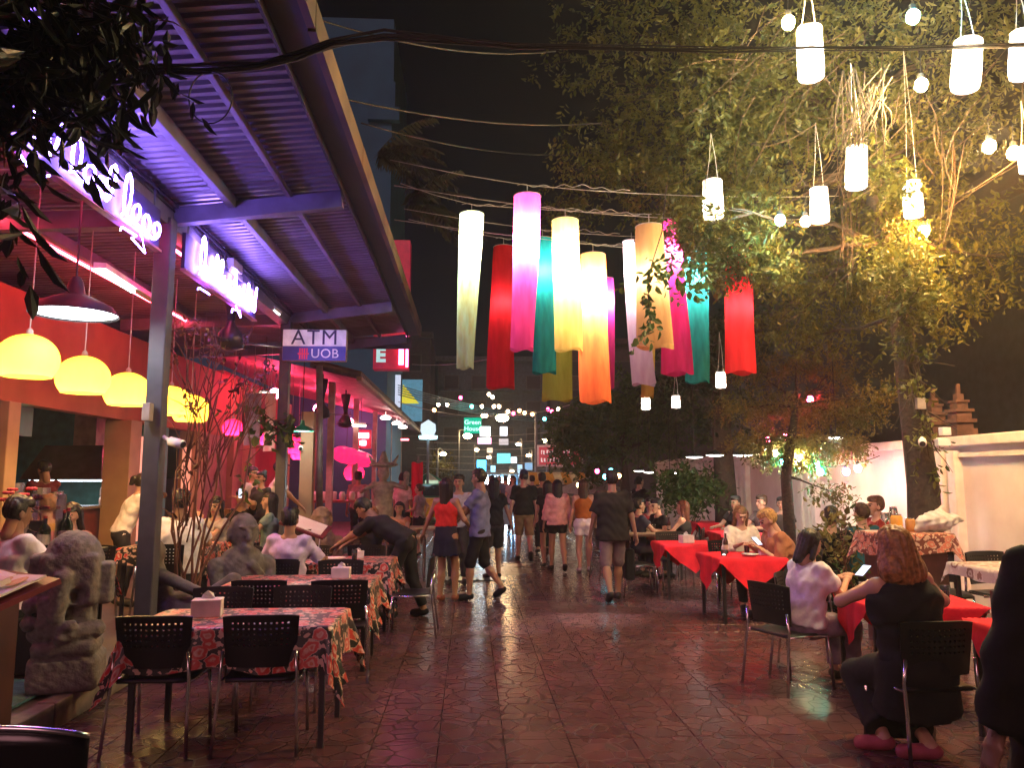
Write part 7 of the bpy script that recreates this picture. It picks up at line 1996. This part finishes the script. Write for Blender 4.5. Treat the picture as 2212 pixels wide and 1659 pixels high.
# umbrellas
def parasol(u, v, Y, r, label, c):
    p = W(u, v, Y)
    t = thing('market_umbrella', label, 'umbrella', (p.x, Y, 0), 0, 'market umbrellas')
    MB().tube([(p.x, Y, 0), (p.x, Y, p.z + 0.1)], 0.025, 8).build('pole', M_steel, t)
    for k in range(8):
        a0, a1 = k * PI / 4, (k + 1) * PI / 4
        MB().add([(p.x, Y, p.z), (p.x + r * math.cos(a0), Y + r * math.sin(a0), p.z - 0.5), (p.x + r * math.cos((a0 + a1) / 2) * 0.93, Y + r * math.sin((a0 + a1) / 2) * 0.93, p.z - 0.56), (p.x + r * math.cos(a1), Y + r * math.sin(a1), p.z - 0.5)], [(0, 1, 2, 3)]).build('panel', cloth_lit('umbrella_%d' % (k % 2 if c else 0), ((0.65, 0.68, 0.66), (0.05, 0.25, 0.18))[k % 2 if c else 0], 0.4), t)
parasol(925, 1020, 36, 0.9, 'green and white market umbrella behind the taxi', True)
parasol(1275, 1028, 24, 1.3, 'off-white market umbrella behind the walking group', False)
# blue folding stall stand at the street end
fs_ = thing('folding_stand', 'blue folding stand in the walkway beyond the couple', 'stand', (W(1092, 1100, 20).x, 20, 0))
x = fs_.location.x
M_bl = mat('stand_blue', (0.05, 0.15, 0.3), 0.5)
for s in (-1, 1):
    MB().bar((x + s * 0.2, 19.8, 0), (x + s * 0.14, 20.0, 1.0), 0.04).build('leg', M_bl, fs_)
    MB().bar((x + s * 0.2, 20.2, 0), (x + s * 0.14, 20.0, 1.0), 0.04).build('leg', M_bl, fs_)
MB().box((x, 19.88, 0.72), (0.34, 0.03, 0.5)).build('board', mat('stand_board', (0.25, 0.4, 0.5), 0.5), fs_)
# red fabric banner by the red restaurant and blue/yellow painted panel above the eave
a = W(900, 1090, 19)
bn = thing('red_banner', 'tall red fabric banner at the far corner of the red restaurant', 'banner', (a.x, 19, 0))
vs = []; fs = []
for i in range(11):
    for j in range(9):
        u = j / 8
        vs.append((a.x - 0.14 + 0.28 * u, 19 + 0.05 * math.sin(u * 7 + i * 0.3), 0.75 + 1.28 * i / 10 + 0.02 * math.sin(j)))
for i in range(10):
    for j in range(8): fs.append((i * 9 + j, i * 9 + j + 1, i * 9 + j + 10, i * 9 + j + 9))
MB().add(vs, fs).build('fabric', cloth_lit('banner_red', (0.75, 0.02, 0.06), 0.4), bn, smooth=True)
MB().tube([(a.x + 0.02, 19.1, 0), (a.x + 0.02, 19.1, 2.2)], 0.02, 8).build('pole', M_steel, bn)
a, b = W(872, 900, 34.2), W(898, 830, 34.2)
ad = thing('painted_billboard', 'blue and yellow painted billboard above the tiled eave', 'billboard', (a + b) / 2)
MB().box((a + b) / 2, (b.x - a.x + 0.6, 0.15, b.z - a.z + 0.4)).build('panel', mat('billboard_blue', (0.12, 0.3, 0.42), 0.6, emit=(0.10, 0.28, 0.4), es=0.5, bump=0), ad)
c = (a + b) / 2
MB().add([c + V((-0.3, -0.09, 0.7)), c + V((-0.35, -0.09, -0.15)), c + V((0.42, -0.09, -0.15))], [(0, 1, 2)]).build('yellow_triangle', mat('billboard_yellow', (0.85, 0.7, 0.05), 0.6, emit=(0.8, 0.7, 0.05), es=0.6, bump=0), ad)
# lit shop glass behind the projecting sign
for u0, u1, v0, v1, col, es, lb in ((752, 768, 756, 812, (0.55, 0.5, 0.5), 0.35, 'pale lit upper window left of the cyan one'), (774, 792, 756, 815, (0.15, 0.75, 0.85), 1.0, 'cyan lit upper window left of the red E sign'), (795, 808, 800, 840, (0.4, 0.85, 0.95), 1.2, 'cyan lit glass below the red E sign'), (840, 866, 810, 880, (0.55, 0.6, 0.75), 0.8, 'pale blue lit shop panel above the tiled eave')):
    a, b = W(u0, v1, 30), W(u1, v0, 30)
    t = thing('lit_window', lb, 'window', (a + b) / 2, 0, 'lit windows above the tiled eave')
    MB().box((a + b) / 2 + V((0, 0.05, 0)), (b.x - a.x + 0.08, 0.06, b.z - a.z + 0.08)).build('frame', M_black, t)
    MB().box((a + b) / 2, (b.x - a.x, 0.06, b.z - a.z)).build('pane', emis('lw_%d' % u0, col, es), t)
# wall-mounted arch lamp shop at left end
a = W(925, 925, 30)
t = thing('arched_kiosk', 'small arched kiosk lamp glowing pale blue past the tiled eave', 'lamp', a)
MB().lathe([(0.22, -0.3), (0.30, -0.1), (0.28, 0.15), (0.001, 0.33)], a, 16).build('dome', emis('kiosk_dome', (0.7, 0.85, 0.95), 0.8), t, smooth=True)
MB().lathe([(0.34, -0.42), (0.36, -0.3), (0.2, -0.3)], a, 16).build('ring', emis('kiosk_ring', (0.5, 0.9, 1.0), 4), t, smooth=True)
MB().tube([a + V((0, 0, -0.4)), V((a.x, a.y, 0))], 0.05, 8).build('pole', M_steel, t)
# ================================================================== PEOPLE
def P(label, u, v, rz, z=0.0, Y=None, **kw):
    if Y is None:
        p = G(u, v, z)
    else:
        p = W(u, v, Y); p.z = z
    return person(label, (p.x, p.y, z), R(rz), **kw)
WALK = 'people walking down the street'
SIT = 'guests seated at tables'
BLK = (0.012, 0.012, 0.014); WHT = (0.62, 0.58, 0.56)
# couple in the walkway
P('woman with long dark hair in a red top and navy skirt, seen from behind', 962, 1300, -25, H=1.66, fem=True, skin='tan', hair='verylong', haircol=BLACKHAIR, shirt=(0.62, 0.03, 0.03), sleeve=0.0, hem=0.13, loose=0.014, lower='skirt', lowcol=(0.015, 0.017, 0.035), lowlen=0.66, shoes=(0.25, 0.08, 0.05),
  hands=[(-0.42, 0.05, 0.90), (0.26, 0.26, 1.05)], feet=[(-0.08, -0.02, 0.085), (0.10, 0.10, 0.085)], group=WALK, res=0.017)
P('man with glasses in a blue polo shirt and black shorts facing the woman in red', 1036, 1296, 76, H=1.78, skin='tan', hair='short', shirt=(0.13, 0.15, 0.30), sleeve=0.75, hem=-0.10, loose=0.024, lower='shorts', lowcol=BLK, lowlen=1.18, shoes=BLK, glasses=True, head=(-8, -15),
  hands=[(-0.14, 0.40, 1.00), (0.14, 0.38, 1.02)], feet=[(-0.09, 0.12, 0.085), (0.09, -0.30, 0.16)], knees=[(0, 1, 0), (0, 1, 0)], toe=[(-0.11, 0.27, 0.035), (0.10, -0.20, 0.06)], group=WALK, res=0.017)
P('dark-haired man with a pale shirt between the couple, behind them', 990, 1262, 168, H=1.70, skin='tan', shirt=(0.35, 0.38, 0.42), lower='pants', group=WALK)
P('dark-haired woman in black partly hidden behind the man in blue', 1066, 1250, 10, H=1.66, fem=True, skin='tan', hair='long', shirt=BLK, lower='shorts', lowlen=0.9, hands=[(-0.3, 0.05, 0.85), (0.34, -0.02, 0.86)], group=WALK)
# walkers going away
P('man in a dark cap, black shirt and khaki shorts walking away', 1132, 1212, 2, H=1.78, skin='light', hair='cap', cap=(0.03, 0.04, 0.08), shirt=BLK, sleeve=0.8, hem=-0.05, loose=0.024, lower='shorts', lowcol=(0.22, 0.14, 0.07), lowlen=0.98, feet=[(-0.10, 0.16, 0.085), (0.10, -0.32, 0.20)], toe=[(-0.12, 0.31, 0.035), (0.11, -0.26, 0.06)], group=WALK)
P('man in all black walking between the cap man and the pink shirt', 1172, 1195, -3, H=1.75, skin='tan', shirt=BLK, sleeve=0.8, lower='pants', lowcol=BLK, feet=[(-0.1, -0.15, 0.1), (0.1, 0.2, 0.085)], group=WALK)
P('woman with long black hair in a pink shirt and black shorts', 1205, 1234, 4, H=1.62, fem=True, skin='tan', hair='verylong', shirt=(0.60, 0.30, 0.30), sleeve=1.7, hem=-0.06, loose=0.03, lower='shorts', lowcol=BLK, lowlen=0.45, shoes=BLK, feet=[(-0.09, 0.18, 0.085), (0.09, -0.28, 0.16)], toe=[(-0.11, 0.33, 0.035), (0.1, -0.2, 0.06)], group=WALK)
P('dark-haired woman in black beside the pink shirt, mostly hidden', 1184, 1226, 0, H=1.60, fem=True, skin='tan', hair='long', shirt=BLK, lower='shorts', lowlen=0.5, feet=[(-0.09, -0.1, 0.1), (0.09, 0.15, 0.085)], group=WALK)
P('woman in an orange top and white shorts walking away', 1262, 1236, -6, H=1.62, fem=True, skin='light', hair='verylong', haircol=(0.04, 0.018, 0.012), shirt=(0.34, 0.10, 0.02), sleeve=0.0, hem=0.08, lower='shorts', lowcol=(0.72, 0.66, 0.68), lowlen=0.52, shoes=(0.5, 0.4, 0.4), hands=[(-0.27, 0.05, 0.85), (0.24, 0.2, 0.95)], feet=[(-0.08, -0.05, 0.085), (0.10, 0.14, 0.085)], group=WALK)
P('man in a black shirt and grey shorts walking at the right of the group', 1326, 1298, 3, H=1.76, skin='tan', shirt=(0.02, 0.018, 0.018), sleeve=0.85, hem=-0.14, loose=0.035, lower='shorts', lowcol=(0.20, 0.15, 0.15), lowlen=1.02, shoes=(0.03, 0.03, 0.03), hands=[(-0.3, 0.12, 0.86), (0.33, -0.05, 0.82)], feet=[(-0.11, -0.28, 0.15), (0.10, 0.16, 0.085)], toe=[(-0.12, -0.2, 0.05), (0.11, 0.31, 0.035)], fat=1.08, group=WALK, res=0.017)
bp = G(1362, 1290)
v, q = sdf_mesh([Box((0, 0, 0.58), (0.07, 0.14, 0.22), 0.04), Cone((0, 0.08, 0.78), (0, 0.03, 1.05), 0.014, 0.012), Cone((0, -0.08, 0.78), (0, -0.03, 1.05), 0.014, 0.012)], 0.016, 0.02)
setp(mesh_obj('shoulder_bag', np_mesh('shoulder_bag', [(v, q, 0)], clothm(BLK)), None, (bp.x - 0.02, bp.y, -0.12)), 'black bag hanging from the hand of the man in grey shorts', 'bag')
# far walkers
FARW = 'distant people at the street end'
for u, Y, rz, c, lb, fm in ((1062, 26, 170, (0.03, 0.03, 0.04), 'distant dark figure left of the blue stand', False), (1092, 27, 0, (0.08, 0.12, 0.2), 'distant figure in blue behind the blue stand', False), (1108, 23, 180, (0.4, 0.4, 0.42), 'distant figure in pale clothes right of the blue stand', True), (1078, 31, 175, (0.3, 0.05, 0.05), 'distant figure in red before the shop front', True), (1150, 24, 0, BLK, 'distant dark figure behind the cap man', False)):
    P(lb, u, 1100, rz, Y=Y, shirt=c, fem=fm, hair='long' if fm else 'short', group=FARW, res=0.028, feet=[(-0.1, 0.12, 0.085), (0.1, -0.2, 0.12)])
# waiter bending over the table
P('waiter in black bending over the floral table with both arms out', 858, 1334, 78, H=1.74, skin='tan', hair='short', shirt=(0.016, 0.016, 0.02), sleeve=0.78, hem=-0.05, loose=0.018, lower='pants', lowcol=BLK, shoes=BLK, lean=62, pelvis=(0, -0.10, 0.93), hands=[(-0.02, 0.86, 0.80), (0.22, 0.80, 0.82)], poles=[(-0.6, -0.2, -0.3), (0.6, -0.2, -0.3)], feet=[(-0.12, 0.02, 0.085), (0.14, -0.30, 0.085)], head=(-18, 0), group=None, res=0.016)
P('man in a lilac shirt seated with his back to us', 622, 1250, -4, Y=8.55, sit=True, H=1.74, skin='tan', shirt=(0.62, 0.52, 0.74), sleeve=0.95, loose=0.026, lower='pants', hands=[(-0.24, 0.38, 0.80), (0.28, 0.36, 0.80)], twist=-6, group=SIT, res=0.016)
# terrace guests
T = TZ
P('man in a white shirt seated at the left edge using his phone', 28, 1200, -35, z=T, Y=6.35, sit=True, H=1.74, skin='tan', shirt=(0.78, 0.74, 0.80), sleeve=0.9, loose=0.026, head=(-15, 0), hands=[(-0.1, 0.35, 0.85), (0.12, 0.40, 0.88)], group=SIT)
P('long-haired woman reading a menu at the left, facing us', 150, 1200, 172, z=T, Y=7.75, sit=True, H=1.62, fem=True, skin='light', hair='long', shirt=(0.35, 0.12, 0.12), hands=[(-0.12, 0.3, 0.88), (0.14, 0.3, 0.9)], head=(-18, 8), group=SIT)
P('man in a white shirt seated right behind the near post, back to us', 385, 1200, 2, z=T, Y=8.4, sit=True, H=1.76, skin='tan', shirt=(0.80, 0.76, 0.80), sleeve=0.8, loose=0.028, fat=1.1, group=SIT)
P('woman in a white shirt leaning forward left of the near post', 262, 1130, -62, z=T, Y=9.6, H=1.58, fem=True, skin='light', hair='pony', shirt=(0.80, 0.77, 0.72), sleeve=0.8, lower='pants', lean=22, hands=[(-0.1, 0.5, 0.95), (0.15, 0.5, 0.95)], group='restaurant staff')
P('cook in a dark red shirt standing at the kitchen counter', 92, 1080, 60, z=T, Y=11.6, H=1.72, skin='tan', shirt=(0.12, 0.02, 0.025), sleeve=0.6, lower='pants', hands=[(-0.1, 0.42, 1.0), (0.2, 0.42, 1.0)], head=(-20, 0), group='restaurant staff')
P('man in brown with his back to us in the teal back room', 252, 1100, 5, z=T, Y=13.0, H=1.74, shirt=(0.10, 0.06, 0.04), sleeve=0.8, group='restaurant staff')
P('blond guest in yellow behind the long-haired woman', 105, 1150, 30, z=T, Y=9.0, sit=True, H=1.68, hair='short', haircol=(0.18, 0.09, 0.03), shirt=(0.42, 0.26, 0.06), sleeve=0.9, group=SIT)
P('woman with black hair drinking at the pink terrace table', 466, 1150, 150, z=T, Y=10.0, sit=True, H=1.62, fem=True, skin='light', hair='bob', shirt=(0.45, 0.4, 0.38), hands=[(-0.05, 0.28, 1.05), (0.1, 0.28, 1.0)], head=(-10, 20), group=SIT)
P('guest holding up a lit phone among the terrace group', 520, 1140, 175, z=T, Y=12.3, sit=True, H=1.66, skin='tan', shirt=BLK, hands=[(-0.05, 0.25, 1.25), (0.15, 0.3, 1.0)], group=SIT)
phone(W(521, 1066, 11.95), 0, 90, 'lit phone held up on the terrace', 1.6)
P('woman with a hair bun in a white top standing on the terrace', 543, 1120, -120, z=T, Y=13.4, H=1.66, fem=True, skin='light', hair='bun', shirt=(0.60, 0.52, 0.48), sleeve=0.3, group=SIT)
P('dark-haired woman standing close to the bun woman', 562, 1120, 150, z=T, Y=13.0, H=1.58, fem=True, skin='light', hair='bun', shirt=(0.05, 0.05, 0.06), group=SIT)
P('woman with long black hair in profile left of the far post', 582, 1150, 100, z=T, Y=11.0, sit=True, H=1.66, fem=True, skin='light', hair='long', shirt=(0.18, 0.26, 0.27), group=SIT)
P('man in a dark hat and white shirt left of the far post', 588, 1130, -80, z=T, Y=13.3, H=1.76, skin='tan', hair='cap', cap=BLK, shirt=(0.8, 0.75, 0.72), sleeve=0.7, lower='pants', lean=8, hands=[(-0.1, 0.5, 0.95), (0.2, 0.5, 0.98)], group='restaurant staff')
P('man in a grey shirt standing with his back to us in the red restaurant', 772, 1130, -10, Y=18.6, H=1.78, skin='tan', shirt=(0.26, 0.19, 0.17), sleeve=0.8, lower='pants', group='guests at the red restaurant')
P('man in a white shirt standing by the red banner', 868, 1130, -40, Y=17.2, H=1.74, skin='tan', shirt=(0.64, 0.50, 0.50), sleeve=0.8, lower='pants', head=(-20, 0), group='guests at the red restaurant')
P('girl in a pale top with one arm on her hip by the red banner', 905, 1130, 70, Y=17.0, H=1.52, fem=True, skin='light', hair='pony', haircol=BROWNHAIR, shirt=(0.45, 0.36, 0.35), sleeve=0.4, lower='shorts', lowlen=0.6, hands=[(-0.1, 0.25, 1.1), (0.22, -0.05, 1.0)], poles=[(-0.5, -0.5, -0.5), (1, -0.4, 0)], group='guests at the red restaurant')
P('woman in an orange top seated facing us beyond the waiter', 862, 1150, 170, Y=13.6, sit=True, H=1.62, fem=True, skin='tan', hair='long', shirt=(0.50, 0.20, 0.12), sleeve=0.2, group=SIT)
P('guest with long blond hair behind the waiter\'s head', 803, 1150, 20, Y=11.6, sit=True, H=1.62, fem=True, skin='light', hair='verylong', haircol=BLOND, shirt=BLK, group=SIT)
# right side guests
P('woman with shoulder-length reddish hair in a black dress, back to us', 1972, 1300, 4, Y=4.80, sit=True, H=1.78, fem=True, skin='light', hair='fluffy', haircol=REDHAIR, shirt=BLK, sleeve=0.0, top=0.19, straps=True, hem=-0.02, loose=0.016, lower='skirt', lowcol=BLK, lowlen=1.74, shoes=(0.32, 0.06, 0.09), fat=1.26, side=-7, hands=[(-0.10, 0.36, 0.95), (0.40, 0.36, 0.78)], poles=[(-1, -0.2, -0.4), (0.8, -0.5, -0.3)], feet=[(-0.16, 0.12, 0.085), (0.02, -0.06, 0.085)], toe=[(-0.27, 0.20, 0.035), (-0.11, 0.02, 0.035)], lean=4, head=(-6, 10), group=SIT, res=0.015)
P('woman with black bobbed hair in a white off-shoulder top using a phone', 1735, 1260, -72, Y=6.42, sit=True, H=1.62, fem=True, skin='light', hair='bob', shirt=(0.74, 0.68, 0.74), sleeve=0.7, top=0.05, loose=0.035, lower='pants', lowcol=(0.30, 0.22, 0.30), hands=[(-0.05, 0.42, 0.90), (0.10, 0.40, 0.90)], lean=8, head=(-22, 0), group=SIT, res=0.016)
P('long-haired woman in a cream sweater looking at her phone, facing us', 1600, 1190, 176, Y=10.28, sit=True, H=1.68, fem=True, skin='light', hair='long', haircol=(0.22, 0.11, 0.05), shirt=(0.72, 0.64, 0.56), sleeve=1.6, top=0.02, loose=0.026, lower='pants', hands=[(-0.10, 0.34, 0.86), (0.12, 0.38, 0.86)], head=(-20, 0), lean=6, group=SIT, res=0.016)
P('blond guest in an orange patterned shirt leaning over the red table', 1712, 1190, 95, Y=9.4, sit=True, H=1.76, skin='light', hair='short', haircol=BLOND, shirt=(0.40, 0.17, 0.09), sleeve=0.9, loose=0.026, lower='pants', lean=28, hands=[(-0.05, 0.42, 0.82), (0.2, 0.42, 0.82)], head=(-15, -10), fat=1.1, group=SIT, res=0.016)
P('guest in a teal shirt by the big tree, back to us', 1866, 1180, 15, Y=9.6, sit=True, H=1.74, hair='short', haircol=BROWNHAIR, shirt=(0.02, 0.10, 0.13), sleeve=0.9, loose=0.03, group=SIT)
P('bearded man in a red plaid shirt beside the serving counter', 1897, 1160, 88, Y=10.2, sit=True, H=1.78, hair='short', haircol=(0.10, 0.04, 0.02), shirt=(0.30, 0.04, 0.035), sleeve=1.6, loose=0.02, z=0.04, group=SIT)
P('guest in black half hidden by the potted plant', 1800, 1180, -20, Y=9.4, sit=True, H=1.70, shirt=BLK, group=SIT)
P('man in a grey shirt by the wall looking left', 1648, 1130, 110, Y=13.6, sit=True, H=1.72, hair='short', haircol=BROWNHAIR, shirt=(0.10, 0.08, 0.08), z=0.02, group=SIT)
P('dark-haired guest in front of the wall stripes', 1690, 1140, 150, Y=14.2, sit=True, H=1.68, shirt=(0.05, 0.04, 0.04), group=SIT)
P('man in black seated before the orange pillar', 1592, 1140, 120, Y=14.3, sit=True, H=1.70, skin='tan', shirt=BLK, group=SIT)
P('woman with reddish hair in a black dress at the pale wooden table', 1478, 1170, 60, Y=13.0, sit=True, H=1.66, fem=True, skin='light', hair='long', haircol=(0.10, 0.03, 0.015), shirt=BLK, sleeve=0.0, top=0.05, lower='skirt', lowcol=BLK, lowlen=1.2, group=SIT)
P('guest in black bending over the pale wooden table', 1437, 1170, 110, Y=13.6, sit=True, H=1.70, shirt=BLK, lean=15, group=SIT)
P('guest with folded arms at the far side of the pale wooden table', 1405, 1160, 175, Y=14.0, sit=True, H=1.68, skin='tan', shirt=(0.2, 0.03, 0.03), group=SIT)
P('guest in dark clothes at the left end of the pale wooden table', 1380, 1170, -80, Y=13.2, sit=True, H=1.70, skin='tan', shirt=(0.03, 0.03, 0.05), group=SIT)
P('waitress in black standing behind the pale wooden table', 1382, 1120, -60, Y=17.0, H=1.68, fem=True, skin='light', hair='pony', shirt=BLK, sleeve=0.8, lower='pants', hands=[(-0.05, 0.35, 1.1), (0.1, 0.38, 1.1)], group='restaurant staff')
# dark passer-by at the right edge
P('passer-by all in black cut off by the right edge', 2330, 1400, 14, Y=2.45, H=1.72, fem=False, hair='short', shirt=(0.008, 0.008, 0.008), sleeve=1.9, hem=-0.2, loose=0.04, lower='pants', lowcol=(0.006, 0.006, 0.006), fat=1.15, skin='dark', feet=[(-0.12, -0.05, 0.085), (0.12, 0.2, 0.085)], hands=[(-0.3, 0.08, 0.85), (0.3, 0.0, 0.85)], group=WALK)

# ================================================================== HAZE ADDED IN PLACE OF LENS BLOOM
hz = bpy.data.materials.new('bloom_haze'); hz.use_nodes = True
n_ = hz.node_tree.nodes; n_.remove(n_['Principled BSDF'])
pv = n_.new('ShaderNodeVolumePrincipled')
pv.inputs['Color'].default_value = (0.9, 0.9, 0.9, 1); pv.inputs['Density'].default_value = 0.0019
pv.inputs['Anisotropy'].default_value = 0.62
hz.node_tree.links.new(pv.outputs[0], n_['Material Output'].inputs['Volume'])
o = MB().box((0, 25.5, 8.85), (60, 71, 20.3)).top('haze', hz, None, None, (0, 28, 0), kind='stuff')
